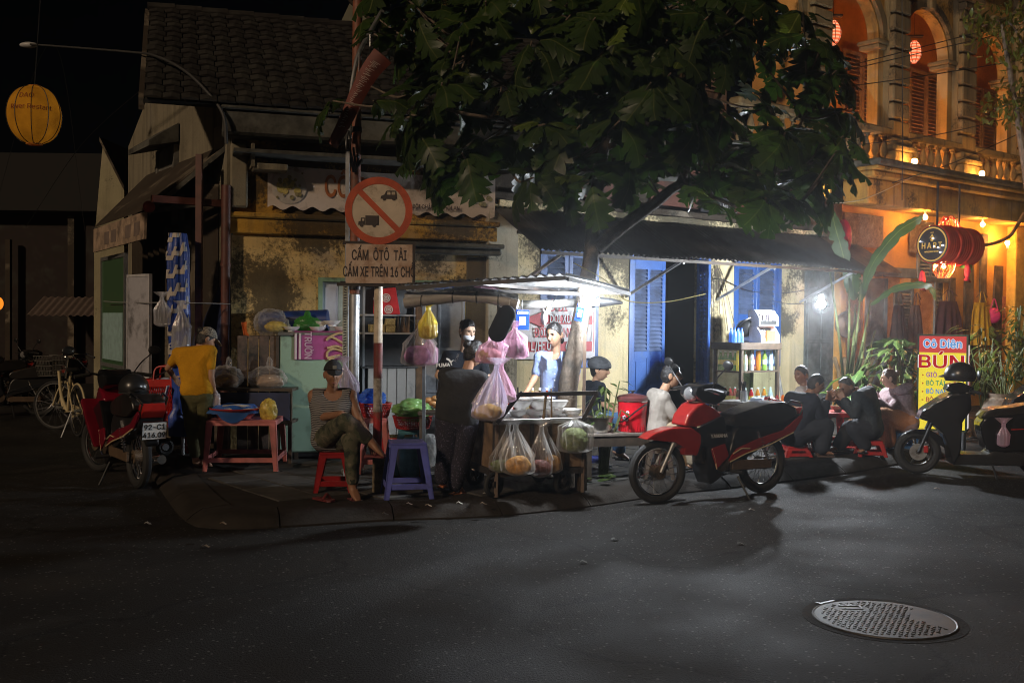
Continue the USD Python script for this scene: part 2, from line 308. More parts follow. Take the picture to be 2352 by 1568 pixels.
# ================================================================== ground
asphalt = usdkit.material(stage, '/World/Looks/asphalt', {
    'g': ('geometry', {}), 'n': ('noise_texture', {'scale': .55, 'detail': 8.0, 'roughness': .62}), 'r': ('rgb_ramp', {'ramp': [(.3, (.012, .0112, .0104)), (.55, (.0215, .0198, .0182)), (.72, (.038, .033, .0275))]}),
    'v': ('voronoi_texture', {'scale': 30.0}), 'vr': ('rgb_ramp', {'ramp': [(0, (1, 1, 1)), (.18, (.6, .6, .6)), (.28, (0, 0, 0))]}),
    'dn': ('noise_texture', {'scale': 2.2, 'detail': 5.0}), 'dv': ('vector_math', {'math_type': 'multiply_add', 'vector2': (.55, .55, 0)}), 'cv': ('voronoi_texture', {'scale': .42, 'feature': 'distance_to_edge'}), 'cr': ('rgb_ramp', {'ramp': [(0, (.55, .55, .55)), (.004, (.6, .6, .6)), (.009, (1, 1, 1))]}), 'cm': ('mix', {'mix_type': 'multiply', 'fac': 1.0}),
    'pn': ('voronoi_texture', {'scale': .28, 'randomness': .9}), 'pr': ('rgb_ramp', {'ramp': [(0, (.72, .72, .72)), (1, (1.2, 1.18, 1.14))]}), 'pb': ('rgb_to_bw', {}), 'pm': ('mix', {'mix_type': 'multiply', 'fac': 1.0}), 'ag': ('white_noise_texture', {}), 'am': ('math', {'math_type': 'greater_than', 'value2': .74}), 'mm': ('math', {'math_type': 'multiply'}),
    'mx': ('mix', {'color2': (.17, .16, .148)}), 'rn': ('noise_texture', {'scale': 1.1, 'detail': 5.0}), 'rr': ('map_range', {'from_min': .3, 'from_max': .7, 'to_min': .66, 'to_max': .9}),
    'bn': ('noise_texture', {'scale': 70.0, 'detail': 3.0, 'roughness': .7}), 'b': ('bump', {'strength': 1.0, 'distance': .014}), 'p': ('principled_bsdf', {'specular_ior_level': .2})},
    [('g.position', 'n.vector'), ('g.position', 'v.vector'), ('g.position', 'rn.vector'), ('g.position', 'bn.vector'), ('n.fac', 'r.fac'), ('v.distance', 'vr.fac'), ('v.position', 'ag.vector'), ('ag.value', 'am.value1'), ('vr.color', 'mm.value1'), ('am.value', 'mm.value2'),
     ('g.position', 'dn.vector'), ('dn.color', 'dv.vector1'), ('g.position', 'dv.vector3'), ('dv.vector', 'cv.vector'), ('dv.vector', 'pn.vector'), ('pn.color', 'pb.color'), ('pb.val', 'pr.fac'), ('cv.distance', 'cr.fac'), ('r.color', 'pm.color1'), ('pr.color', 'pm.color2'), ('pm.color', 'mx.color1'), ('mm.value', 'mx.fac'), ('mx.color', 'cm.color1'), ('cr.color', 'cm.color2'), ('cm.color', 'p.base_color'), ('rn.fac', 'rr.value'), ('rr.result', 'p.roughness'), ('bn.fac', 'b.height'), ('b.normal', 'p.normal')], surface='p.BSDF')
single('road', (np.array([(-60, -20, 0), (60, -20, 0), (60, 100, 0), (-60, 100, 0)], float), np.array([(0, 1, 2), (0, 2, 3)])), asphalt, kind='structure', smooth=False)
PAVE = mat('concrete_paver', (.062, .058, .053), .82, spec=.15, var=.28, scale=5, dirt=.35, dirtcol=(.05, .046, .042), dscale=1.7, bump=.5, bscale=45)
PAVE2 = mat('concrete_paver_dark', (.042, .040, .037), .8, spec=.15, var=.28, scale=5, dirt=.4, dscale=1.7, bump=.5, bscale=45)
KERB = mat('kerb_concrete', (.028, .024, .0205), .9, spec=.12, var=.35, scale=3, dirt=.5, dirtcol=(.035, .03, .026), bump=.6, bscale=40)
edge = np.array([gp(x, y, 0)[:2] for x, y in ((262, 975), (300, 1030), (345, 1090), (385, 1150), (425, 1196), (480, 1214), (640, 1212), (880, 1197), (1130, 1187), (1330, 1167), (1450, 1150), (1540, 1136), (1660, 1124), (1800, 1108), (1960, 1086), (2120, 1058), (2352, 1030), (2600, 1006))])
ring = [*edge, FB.p(26, 1.2, 0)[:2], FB.p(26, -1, 0)[:2], FB.p(0, -1, 0)[:2], FA.p(1, -1, 0)[:2], FS.p(6.5, -.3, 0)[:2]]
PV = Polygon(ring).buffer(0); INNER = PV.buffer(-.34, join_style=2)
walk = thing('pavement', None, None, kind='structure')
sl = trimesh.creation.extrude_polygon(PV.buffer(-.33, join_style=2), .15, engine='earcut'); part(walk, 'slab', mv(sl, 0, 0, -.04), KERB, False)
line = curve(np.c_[edge, np.zeros(len(edge))], 600)[:, :2]; seg = np.r_[0, np.cumsum(np.linalg.norm(np.diff(line, axis=0), axis=1))]
def along(s): return V(np.interp(s, seg, line[:, 0]), np.interp(s, seg, line[:, 1]))
s = 0.0; rng = random.Random(4)
while s < seg[-1] - 1.0:
    L = .95; ring_pts = []
    for q in np.linspace(s + .006, s + L - .006, 5):
        p = along(q); t = along(min(q + .05, seg[-1])) - along(max(q - .05, 0)); t /= np.linalg.norm(t); n = V(-t[1], t[0]); dz = 0
        ring_pts.append([V(*(p + n * o), z) for o, z in ((0, -.03), (0, .018), (.05, .06), (.13, .105), (.36, .122), (.36, -.03))])
    k = 6; v = np.array(ring_pts).reshape(-1, 3); f = []
    for i in range(4):
        for j in range(k):
            a, b = i * k + j, i * k + (j + 1) % k; f += [(a, b, b + k), (a, b + k, a + k)]
    for j in range(1, k - 1): f += [(0, j + 1, j), (4 * k, 4 * k + j, 4 * k + j + 1)]
    part(walk, 'kerb_stone', (v + V(0, 0, rng.uniform(-.006, .004)), np.array(f)[:, ::-1]), KERB, 30); s += L
cells = []
for i in range(-24, 70):
    for j in range(-3, 22):
        o = FB.p(i * .4, j * .4, 0)[:2]; c4 = [FB.p(i * .4 + a, j * .4 + b, 0)[:2] for a, b in ((.004, .004), (.396, .004), (.396, .396), (.004, .396))]
        if INNER.contains(Polygon(c4)) and o[1] < 19: cells.append((np.hypot(*o), c4))
cells.sort(key=lambda x: x[0]); rest = []
for i, (d, c4) in enumerate(cells):
    z = .120 + rng.uniform(-.002, .004); cen = np.mean(c4, 0); pts = []
    for p in c4:
        pts += [(*p, .105), (*p, z - .006), (*(cen + (p - cen) * .965), z + rng.uniform(-.001, .001))]
    m = hull(pts)
    if i < 300: part(walk, 'paver', m, PAVE if rng.random() < .7 else PAVE2, False)
    else: rest.append(m)
if rest: part(walk, 'far_paver', cat(rest), PAVE, False, kind='stuff')

# ================================================================== corner house
CH = thing('corner_house', 'old yellow plastered corner house with tiled gable roof behind the stalls', 'house')
def wall(F, u0, u1, z0, z1, holes=(), t=.22, n=0.0):
    P = sbox(u0, z0, u1, z1)
    for h in holes: P = P.difference(h if hasattr(h, 'area') else sbox(*h))
    return F.place(prism(P, t), 0, n, 0)
uE = FA.hit(1117, 700)[0]
part(CH, 'wall', wall(FA, 0, uE + .1, 0, 2.68, [(1.02, -1, 1.5, 2.2), (2.2, -1, 2.87, 2.14)]), OCHRE, False)
part(CH, 'upper_wall', wall(FA, .02, uE + .1, 2.68, 4.05), YELLOW, False)
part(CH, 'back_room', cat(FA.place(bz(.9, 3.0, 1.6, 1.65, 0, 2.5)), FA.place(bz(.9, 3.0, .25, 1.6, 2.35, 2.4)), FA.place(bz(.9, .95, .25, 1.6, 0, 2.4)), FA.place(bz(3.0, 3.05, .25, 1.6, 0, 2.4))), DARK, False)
part(CH, 'yellow_band', FA.place(cat(bz(-.05, uE + .12, -.06, -.002, 2.70, 2.88, .012), bz(-.08, uE + .15, -.10, -.002, 2.885, 2.95, .02))), YELLOW)
part(CH, 'cornice', FA.place(cat(bz(1.55, uE + .16, -.14, -.003, 2.52, 2.60, .02), bz(1.5, uE + .18, -.20, -.003, 2.605, 2.66, .015))), CONC)
part(CH, 'gutter_beam', FA.place(cat(bz(-.12, 7, -.42, -.06, 3.80, 4.08, .03), bz(-.14, 7, -.46, -.06, 4.085, 4.13, .012))), CONC)
part(CH, 'soffit', FA.place(bz(0, 7, -.46, 0, 3.60, 3.64)), CONC)
# gable side
GZ, RS, RZ = 4.12, 2.45, 5.88
gp_ = Polygon([(0, 0), (0, GZ), (RS - .25, RZ - .22), (4.62, GZ + .2), (4.62, 0)])
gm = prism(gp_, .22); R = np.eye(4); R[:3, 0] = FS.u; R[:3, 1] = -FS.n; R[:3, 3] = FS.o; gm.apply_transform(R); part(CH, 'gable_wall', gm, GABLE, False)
def fs(m):
    m = m.copy(); m.apply_transform(R); return m
part(CH, 'window_hood', fs(hull([(2.0, -.02, 4.05), (2.95, -.02, 4.05), (2.0, -.02, 4.3), (2.95, -.02, 4.3), (1.95, -.42, 3.95), (3.0, -.42, 3.95), (1.95, -.42, 4.02), (3.0, -.42, 4.02)])), CONC)
part(CH, 'boarded_window', fs(cat(bz(2.1, 2.85, -.04, -.002, 2.9, 4.0), bz(2.05, 2.12, -.07, -.002, 2.85, 4.02), bz(2.83, 2.9, -.07, -.002, 2.85, 4.02))), GREYW)
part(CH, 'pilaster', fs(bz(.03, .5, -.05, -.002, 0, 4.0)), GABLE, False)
# roof
eL = FA.p(-.12, .42, 4.13); rdg = FS.p(RS, 0, RZ); back = FS.p(4.9, 0, 4.0)
ux = V(FA.u[0], FA.u[1], 0); eL = eL - V(0, 0, 0)
def slope(a, b, L0=-.28, L=6.6, t=.05):
    n = np.cross(ux, b - a); n /= np.linalg.norm(n); n = n * (1 if n[2] > 0 else -1)
    return hull([p + ux * k - n * q for p in (a, b) for k in (L0, L) for q in (0, t)]), n
ea = rdg + ((eL - rdg) - ux * ((eL - rdg) @ ux)); ba = rdg + ((back - rdg) - ux * ((back - rdg) @ ux))
rm, rn = slope(ea, rdg); part(CH, 'roof', rm, TILE2, False); rm2, rn2 = slope(ba, rdg); part(CH, 'rear_roof', rm2, TILE2, False)
dv = (rdg - ea); SL = np.linalg.norm(dv); dv /= SL; nrow, ncol = 17, 34; rest_t = []
for i in range(nrow):
    for j in range(ncol):
        w, h = 6.8 / ncol, SL / nrow; x0 = -.28 + j * w + (.5 * w if i % 2 else 0) * .3; a = i * h; lift = rng.uniform(0, .016); pts = []
        for du, up in ((.006, 0), (w * .5, .022), (w - .006, 0)):
            for s_, e in ((a - .05, .034), (a + h, .010)):
                for th in (0, .014): pts.append(ea + ux * (x0 + du) + dv * s_ + rn * (up + e + lift + th))
        if i * ncol + j < 300: part(CH, 'roof_tile', hull(pts), TILE if rng.random() < .65 else TILE2, 20)
        else: rest_t.append(hull(pts))
part(CH, 'upper_roof_tile', cat(rest_t), TILE, 20, kind='stuff')
cap = [cyl(rdg + ux * (k * .35 - .3) + V(0, 0, .03), rdg + ux * (k * .35 + .06) + V(0, 0, .045), .075, 8) for k in range(19)]
part(CH, 'ridge_cap', cat(cap), TILE)
part(CH, 'verge', cat(bar(ea - ux * .3 - rn * .06, rdg - ux * .3 - rn * .06, .06, .14), bar(ba - ux * .3 - rn2 * .06, rdg - ux * .3 - rn2 * .06, .06, .14)), UPPER)
# small upper balcony box and vent at the corner
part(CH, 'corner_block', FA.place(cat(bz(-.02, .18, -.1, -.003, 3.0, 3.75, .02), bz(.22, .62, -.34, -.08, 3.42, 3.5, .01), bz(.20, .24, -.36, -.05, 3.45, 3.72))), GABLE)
part(CH, 'drain_pipe', cat(tube([FA.p(-.07, .10, .1), FA.p(-.07, .10, 3.25)], .055, 12), tube([FA.p(-.07, .10, 1.2), FA.p(-.07, .10, 1.24)], .065, 12), tube([FA.p(-.07, .10, 2.3), FA.p(-.07, .10, 2.34)], .065, 12)), RUSTB)
# doors of the corner house
gd = part(CH, 'green_door_frame', FA.place(cat(bz(1.02, 1.07, -.05, .10, .1, 2.2), bz(1.45, 1.5, -.05, .10, .1, 2.2), bz(1.07, 1.45, -.05, .10, 2.15, 2.2))), GREENF)
wl = mat('pale_blue_white_paint', (.50, .54, .64), .5, var=.08)
part(gd, 'door_leaf', FA.place(cat(bz(1.075, 1.26, -.01, .03, .12, 2.145), bz(1.10, 1.235, -.018, 0, 1.3, 2.08), bz(1.10, 1.235, -.018, 0, .3, 1.2))), wl)
part(gd, 'door_leaf', FA.place(cat(bz(1.265, 1.445, 0, .04, .12, 2.145), bz(1.29, 1.42, -.008, .01, 1.3, 2.08))), mat('pale_green_leaf', (.42, .52, .50), .5))
sd = part(CH, 'steel_door', FA.place(bz(2.2, 2.87, .02, .06, .1, 2.14)), GREYP, False)
part(sd, 'door_bar', FA.place(cat(*[bz(x - .016, x + .016, -.03, .02, .1, 2.14, .004) for x in (2.22, 2.53, 2.85)], *[bz(2.2, 2.87, -.022, .02, z - .014, z + .014) for z in (.25, .8, 1.33)])), GREYP)
part(CH, 'lintel', FA.place(bz(2.1, 2.95, -.06, -.002, 2.14, 2.19)), GREENF)
# ================================================================== awning with sign over the left side
SA = thing('side_awning', 'dark lean-to awning with faded pale sign board on the left side of the corner house', 'awning')
off = lambda s, o, z: FS.p(s, 0, z) + FS.n * o
sg0, sg1 = FS.hit(338, 487), FS.hit(220, 527)
A0, A1 = at(339, 486, 12.25), at(220, 527, 14.0); B0, B1 = at(336, 549, 12.25), at(220, 580, 14.0)
ax_, sn = (A1 - A0), np.cross(A1 - A0, V(0, 0, 1)); sn /= np.linalg.norm(sn); sn = sn * (1 if sn @ FS.n > 0 else -1)
FADED = mat('faded_sign_print', (.33, .24, .17), .7, var=.35, scale=7, dirt=.5, dirtcol=(.12, .09, .07), dscale=5)
part(SA, 'sign_board', hull([p + sn * q for p in (A0, A1, B0, B1) for q in (0, .03)]), FADED, False)
[part(SA, 'sign_print', q_, mat('faded_sign_ink', (.16, .12, .10), .8), False) for q_ in ([hull([p + sn * q for p in (A0 * (1 - a) * (1 - t0) + A1 * a * (1 - t0) + B0 * (1 - a) * t0 + B1 * a * t0 for a in (a0, a0 + .1) for t0 in (.3, .8)) for q in (.031, .034)]) for a0 in (.08, .24, .52, .66)])]
top0, top1 = FS.p(.1, 0, 3.75), FS.p(3.6, 0, 3.75)
part(SA, 'roof_sheet', hull([p + V(0, 0, q) for p in (A0 + V(0, 0, .03), A1 + V(0, 0, .03), top0, top1) for q in (0, .025)]), UPPER, False)
part(SA, 'bracket', cat(bar(A0, FS.p(.15, 0, 3.1), .05), bar(A0 + V(0, 0, -.02), top0, .05), bar(A1, FS.p(3.4, 0, 3.1), .05)), CONC)
part(SA, 'red_knob', ell(A0 + V(0, 0, .05) - ax_ / np.linalg.norm(ax_) * .05, (.07, .07, .07)), mat('dull_red', (.30, .05, .03), .5))
part(SA, 'post', cat(bar(FS.p(.05, .02, .1) + FS.n * .35, FS.p(.05, .02, 3.6) + FS.n * .35, .07), bar(FS.p(.1, 0, 3.05) + FS.n * .1, FS.p(.1, 0, 3.05) + FS.n * .9, .08)), RUSTB)
# ================================================================== street house with blue shutters
SH = thing('street_house', 'low cream house with blue louvred shutters under a long tin awning', 'house')
part(SH, 'wall', wall(FB, -.02, 7.44, 0, 3.2, [(.9, 1.05, 1.93, 2.72), (2.55, .1, 4.15, 2.72), (4.82, 1.0, 5.97, 2.7), (6.6, .1, 7.41, 2.6)]), CREAM, False)
part(SH, 'end_pier', FB.place(bz(-.02, .47, -.06, -.002, 0, 3.1, .01)), plaster('black_mould_plaster', (.40, .36, .27), .98, .9), False)
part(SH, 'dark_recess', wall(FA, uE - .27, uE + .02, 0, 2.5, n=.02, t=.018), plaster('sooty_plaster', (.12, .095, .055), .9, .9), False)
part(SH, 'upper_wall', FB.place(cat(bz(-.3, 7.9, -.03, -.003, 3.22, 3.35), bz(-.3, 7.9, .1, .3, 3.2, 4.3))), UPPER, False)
for a_ in (1.2, 3.0, 4.5): part(SH, 'upper_panel', FB.place(bz(a_, a_ + 1.05, .05, .098, 3.42, 4.15)), mat('dark_red_boards', (.10, .035, .022), .7, dirt=.4), False)
part(SH, 'house_sign', FB.place(bz(4.02, 4.8, 0, .04, 3.38, 3.62)), mat('black_board', (.02, .02, .024), .6), False)
part(SH, 'sign_text', FB.place(text('NHA TRO', .10, .004, True), 4.4, .004, 3.45), mat('faded_white', (.3, .3, .3), .7), False)
part(SH, 'roof', FB.place(hull([(-.5, -.25, 4.3), (7.6, -.25, 4.3), (-.5, 2.6, 5.6), (7.6, 2.6, 5.6), (-.5, -.25, 4.2), (7.6, -.25, 4.2), (-.5, 2.6, 5.5), (7.6, 2.6, 5.5)])), TILE2, False)
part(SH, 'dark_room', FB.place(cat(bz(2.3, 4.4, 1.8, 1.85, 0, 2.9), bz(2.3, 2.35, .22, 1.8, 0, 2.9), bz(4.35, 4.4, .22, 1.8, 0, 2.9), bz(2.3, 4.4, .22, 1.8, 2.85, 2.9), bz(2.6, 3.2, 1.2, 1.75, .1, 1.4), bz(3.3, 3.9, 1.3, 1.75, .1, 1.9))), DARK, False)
def leaf(parent, F, u0, z0, w, h, rows, cols=1, m=BLUE, ms=BLUED, ang=0.0, hinge=0, n=-.02, pitch=.075, sub=True, t=.04, name='shutter'):
    """one louvred leaf: stiles and rails, then its slats; rows = [(bottom, top, kind)] as fractions of h"""
    st = .075; fr = [bz(0, st, 0, t, 0, h, .006), bz(w - st, w, 0, t, 0, h, .006)]; ed = [0] + [x for r in rows for x in r[:2]] + [1]
    for a, b in zip(ed[::2], ed[1::2]): fr.append(bz(st, w - st, .002, t - .002, a * h, b * h))
    cw = (w - 2 * st) / cols
    for c in range(1, cols):
        for a, b, k in rows: fr.append(bz(st + c * cw - .03, st + c * cw + .03, .003, t - .003, a * h, b * h))
    slats = []
    for a, b, k in rows:
        for c in range(cols):
            x0, x1 = st + c * cw + (.03 if c else 0), st + (c + 1) * cw - (.03 if c < cols - 1 else 0)
            if k == 'panel': fr += [bz(x0, x1, .012, t - .012, a * h, b * h), bz(x0 + .035, x1 - .035, .004, t - .01, a * h + .04, b * h - .04, .006)]
            else:
                N = max(1, int((b - a) * h / pitch)); ps = (b - a) * h / N
                for i in range(N): slats.append(mv(rot(box(x1 - x0, .008, ps * 1.25), rx=-38 + rng.uniform(-4, 4)), (x0 + x1) / 2, t / 2, a * h + (i + .5) * ps))
    def put(q):
        q = mv(q, -(w if hinge else 0), 0, 0); q = rot(q, ang); q = mv(q, (w if hinge else 0), 0, 0); return F.place(q, u0, n, z0)
    fp = part(parent, name, put(cat(fr)), m)
    if sub:
        for s_ in slats: part(fp, 'slat', put(s_), ms, False)
    elif slats: part(fp, 'slats', put(cat(slats)), ms, False)
    return fp
def frame_(parent, F, u0, u1, z0, z1, m, n=0.012, w=.06, name='window_frame'):
    return part(parent, name, F.place(cat(bz(u0 - .01, u0 + w, -.012, .12, z0, z1), bz(u1 - w, u1 + .01, -.012, .12, z0, z1), bz(u0 + w, u1 - w, -.012, .12, z1 - w, z1)), 0, 0, 0), m)
wf = frame_(SH, FB, .9, 1.93, 1.05, 2.72, BLUE)
for k in (0, 1): leaf(SH, FB, .965 + k * .453, 1.06, .447, 1.59, [(.06, .42, 'l'), (.50, .95, 'l')], 1, hinge=k)
frame_(SH, FB, 2.55, 4.15, .1, 2.72, BLUE, name='door_frame')
leaf(SH, FB, 2.61, .11, .74, 2.53, [(.06, .17, 'panel'), (.22, .42, 'panel'), (.46, .93, 'l')], 2, ang=3, hinge=0, pitch=.058, name='door_leaf')
leaf(SH, FB, 3.35, .11, .74, 2.53, [(.06, .17, 'panel'), (.22, .42, 'panel'), (.46, .93, 'l')], 2, ang=52, hinge=1, pitch=.058, name='door_leaf')
frame_(SH, FB, 4.82, 5.97, 1.0, 2.7, BLUE)
for k in (0, 1): leaf(SH, FB, 4.885 + k * .513, 1.01, .507, 1.62, [(.05, .45, 'l'), (.51, .95, 'l')], 1, hinge=k)
od = part(SH, 'old_grey_door', FB.place(cat(bz(6.62, 7.4, -.02, .03, .1, 2.58), *[bz(6.68 + .36 * k, 6.98 + .36 * k, -.035, -.018, z, z + .55, .008) for k in (0, 1) for z in (.2, .82, 1.44, 2.0)])), mat('grey_green_door', (.13, .14, .13), .75, var=.25, dirt=.5), 30)
# the long awning
AW = thing('tin_awning', 'long sloping corrugated tin awning over the blue shutters', 'awning')
def corr(F, u0, u1, ua, ub, n0, z0, n1, z1, pitch=.09, amp=.016):
    k = max(8, int((u1 - u0) / pitch * 5)); k2 = 5
    def fn(a, b):
        u = (u0 + (u1 - u0) * a); du = (ua + (ub - ua) * a) - u
        return F.p(u + du * b, n0 + (n1 - n0) * b, z0 + (z1 - z0) * b + amp * math.sin(u / pitch * 2 * math.pi) - .02 * b * (1 - b))
    return thick(grid(fn, k, k2), .003)
for k in range(9):
    u0 = .08 + k * .86; dz = .006 * (k % 2); warp = rng.uniform(-.012, .012)
    part(AW, 'tin_sheet', corr(FB, u0, u0 + .9, u0 - .05, u0 + .86 + .0, .0, 3.16 + dz, 1.05 + warp, 2.56 + dz + warp), TINW if k == 8 else TIN, 40)
part(AW, 'fringe', wob(cat([FB.place(box(.3, .05, .07, (.3 + k * .3, -.03, 3.21))) for k in range(26)]), .03, 6, 3), CREAM, False)
part(AW, 'purlin', cat(bar(FB.p(.1, .97, 2.53), FB.p(7.8, .97, 2.53), .03, .04), bar(FB.p(.1, .5, 2.80), FB.p(7.8, .5, 2.80), .03, .04)), WOODD)
for u in (.35, 2.5, 4.45, 6.5):
    part(AW, 'strut', cat(bar(FB.p(u - .06, .03, 2.05), FB.p(u + .12, .9, 2.52), .035), bar(FB.p(u + .12, .03, 3.02), FB.p(u + .12, .97, 2.5), .03)), STEEL)
# ================================================================== colonial house
CO = thing('colonial_house', 'tall orange colonial house with arched upper gallery lit by warm lamps', 'house')
NR = .12
part(CO, 'wall', wall(FB, 7.44, 15.5, 0, 3.75, [(7.62, .1, 8.45, 2.55), (8.75, .1, 9.6, 2.55), (9.9, .1, 10.75, 2.5)], n=NR), ORANGE, False)
part(CO, 'shop_room', FB.place(cat(bz(7.4, 11, 1.9, 1.95, 0, 2.9), bz(7.35, 7.4, .1, 1.9, 0, 2.9), bz(11, 11.05, .1, 1.9, 0, 2.9), bz(7.4, 11, .1, 1.9, 2.85, 2.9))), mat('shop_wall', (.62, .48, .33), .8), False)
part(CO, 'beam', FB.place(cat(bz(7.44, 15.5, -.62, -.122, 3.72, 4.14, .02), bz(7.44, 15.5, -.72, -.1, 4.15, 4.27, .03), bz(7.44, 15.5, -.80, -.1, 4.275, 4.34, .02))), plaster('ochre_beam', (.38, .22, .05), .6, .7), 30)
part(CO, 'balcony_ledge', FB.place(bz(7.44, 15.5, -.84, .02, 4.345, 4.46, .03)), CONC)
SPZ, AR = 6.72, .80; _a, _b = FB.hit(2072, 230, .33)[0], FB.hit(2228, 230, .33)[0]; PS = _b - _a; piers = [_a + PS * k for k in range(-1, 3)]
P = sbox(6.9, 4.46, 19, 9.2)
arcs = []
for k in range(4):
    c = piers[0] - PS / 2 + PS * k; arcs.append(c); P = P.difference(unary_union([sbox(c - AR, 4.46, c + AR, SPZ), Point(c, SPZ).buffer(AR, 24)]))
part(CO, 'arcade_wall', FB.place(prism(P, .22), 0, NR - .05), plaster('ochre_arcade', (.42, .25, .07), .6, .8), 30)
part(CO, 'gallery_wall', FB.place(cat(bz(6.9, 21, 1.3, 1.4, 4.4, 8.6), bz(6.9, 21, .2, 1.3, 8.4, 8.5), bz(6.9, 21, -.1, 1.3, 4.40, 4.455), bz(20.9, 21, .2, 1.3, 4.46, 8.4), bz(6.8, 6.9, .2, 1.3, 4.46, 8.4))), LOGGIA, False)
part(CO, 'cornice', FB.place(cat(bz(6.9, 15.5, -.35, -.08, 8.45, 8.7, .03), bz(6.9, 15.5, -.5, -.08, 8.71, 8.95, .04), bz(6.9, 15.5, -.65, -.08, 8.96, 9.15, .03))), STONE)
for c in arcs:
    a = np.linspace(0, np.pi, 25); arch = Polygon([(c + (AR + .17) * math.cos(t), SPZ + (AR + .17) * math.sin(t)) for t in a] + [(c + (AR + .03) * math.cos(t), SPZ + (AR + .03) * math.sin(t)) for t in a[::-1]])
    part(CO, 'arch_moulding', FB.place(cat(prism(arch, .07, -.15), bz(c - .09, c + .09, -.24, -.08, SPZ + AR - .02, SPZ + AR + .3, .02)), 0, 0), STONE, 30)
    for sgn in (-1, 1): part(CO, 'impost', FB.place(cat(bz(c + sgn * AR - .14, c + sgn * AR + .14, -.16, .24, SPZ - .17, SPZ - .09, .015), bz(c + sgn * AR - .18, c + sgn * AR + .18, -.19, .26, SPZ - .088, SPZ - .01, .02))), STONE)
    rl = part(CO, 'balustrade_rail', FB.place(cat(bz(c - .92, c + .92, -.34, -.1, 5.0, 5.14, .03), bz(c - .92, c + .92, -.32, -.12, 4.46, 4.55, .01))), STONE)
    for i in range(7):
        x = c - .78 + i * .26
        part(rl, 'baluster', FB.place(mv(lathe([(0, 4.55), (.055, 4.55), (.055, 4.6), (.03, 4.63), (.07, 4.72), (.06, 4.79), (.03, 4.9), (.028, 4.94), (.055, 4.96), (.055, 5.0), (0, 5.0)], 10), x, -.22, 0)), STONE)
for i, c in enumerate(piers):
    pb = part(CO, 'pilaster', FB.place(cat(bz(c - .2, c + .2, -.2, -.072, 4.46, 8.45))), STONE, False)
    z = 5.0
    while z < 7.6: part(pb, 'stone_block', FB.place(bz(c - .26, c + .26, -.33, -.205, z + .02, z + .29, .025)), STONE); z += .31
    part(pb, 'base', FB.place(cat(bz(c - .3, c + .3, -.40, -.205, 4.47, 4.75, .02), bz(c - .34, c + .34, -.44, -.206, 4.752, 4.85, .03), bz(c - .3, c + .3, -.38, -.207, 4.852, 4.98, .03))), STONE)
    part(pb, 'capital', FB.place(cat(bz(c - .29, c + .29, -.38, -.205, 7.66, 7.8, .02), bz(c - .34, c + .34, -.44, -.206, 7.802, 7.92, .03))), STONE)
SHG = mat('grey_brown_shutter', (.30, .21, .16), .6, dirt=.3); SHD = mat('grey_green_shutter', (.16, .17, .165), .65, dirt=.4, var=.25)
SHZ = FB.hit(2140, 168, -1.25)[1] - 4.5
for c in (*arcs, arcs[-1] + PS):
    for k in (0, 1): leaf(CO, FB, c - .62 + k * .63, 4.5, .62, SHZ, [(.03, .40, 'l'), (.45, .97, 'l')], 1, SHG, SHG, n=-1.25, sub=False, hinge=k, name='gallery_shutter')
for u0, z0, w, h in ((9.02, .3, .62, 2.1), (9.75, 2.55, .9, .55)):
    leaf(CO, FB, u0, z0, w, h, [(.05, .46, 'l'), (.52, .95, 'l')] if h > 1 else [(.08, .92, 'l')], 1 if h > 1 else 2, SHD, SHD, n=NR + .05, pitch=.06, sub=False)
leaf(CO, FB, 8.1, .15, .46, 2.35, [(.05, .4, 'panel'), (.45, .95, 'panel')], 1, SHD, SHD, n=NR + .06, ang=-20, sub=False, name='shop_door_leaf')
leaf(CO, FB, 10.35, .15, .42, 2.35, [(.05, .4, 'l'), (.45, .95, 'l')], 1, SHD, SHD, n=NR + .06, ang=12, sub=False, name='shop_door_leaf')
part(CO, 'shop_lintel', FB.place(cat(bz(7.55, 8.6, -.18, -.125, 2.55, 2.78), bz(8.7, 9.68, -.18, -.125, 2.55, 2.72), bz(9.85, 10.85, -.17, -.125, 2.5, 2.62))), GREYW, False)
planks = [(11.0, .28, .6, 2.6), (11.62, .3, .5, 3.55), (12.15, .26, 1.6, 3.5), (12.75, .34, .6, 2.9), (13.35, .2, .5, 2.0)]
for u, w, z0, z1 in planks:
    q = prism([(u - w / 2 + rng.uniform(0, .05), z0), (u + w / 2 - rng.uniform(0, .04), z0), (u + w / 2 + rng.uniform(-.05, 0), (z0 + z1) / 2), (u + w / 2 - rng.uniform(0, .06), z1), (u - w / 2 + rng.uniform(0, .05), z1), (u - w / 2 - rng.uniform(0, .04), z0 * .4 + z1 * .6)], .04)
    part(CO, 'rough_plank', FB.place(q, 0, NR + .05), mat('rough_board', (.13, .085, .045), .85, var=.5, scale=6, dirt=.6, bump=.5, bscale=14), False)
part(CO, 'yellow_pillar', FB.place(bz(13.1, 13.75, -.32, -.122, 0, 3.72, .02), 0, 0), mat('yellow_wash', (.60, .36, .06), .8, dirt=.15), 30)
MATW = mat('woven_mat', (.15, .09, .06), .85, var=.5, scale=30, bump=.6, bscale=80, dirt=.3, dirtcol=(.30, .22, .16), dscale=8)
for (x0, y0, x1, y1), lab in (((1935, 487, 2024, 572), 'brown woven mat hung flat on the orange wall above the shop door'), ((2084, 505, 2140, 585), 'brown woven mat on the orange wall behind the red barrel sign')):
    (u0, z1), (u1, z0) = FB.hit(x0, y0, NR), FB.hit(x1, y1, NR)
    m = grid(lambda a, b: FB.p(u0 + (u1 - u0) * a, NR + .04 + .012 * math.sin(a * 9 + b * 3), z0 + (z1 - z0) * b), 14, 10)
    single('woven_mat', thick(m, .012), MATW, lab, 'mat')
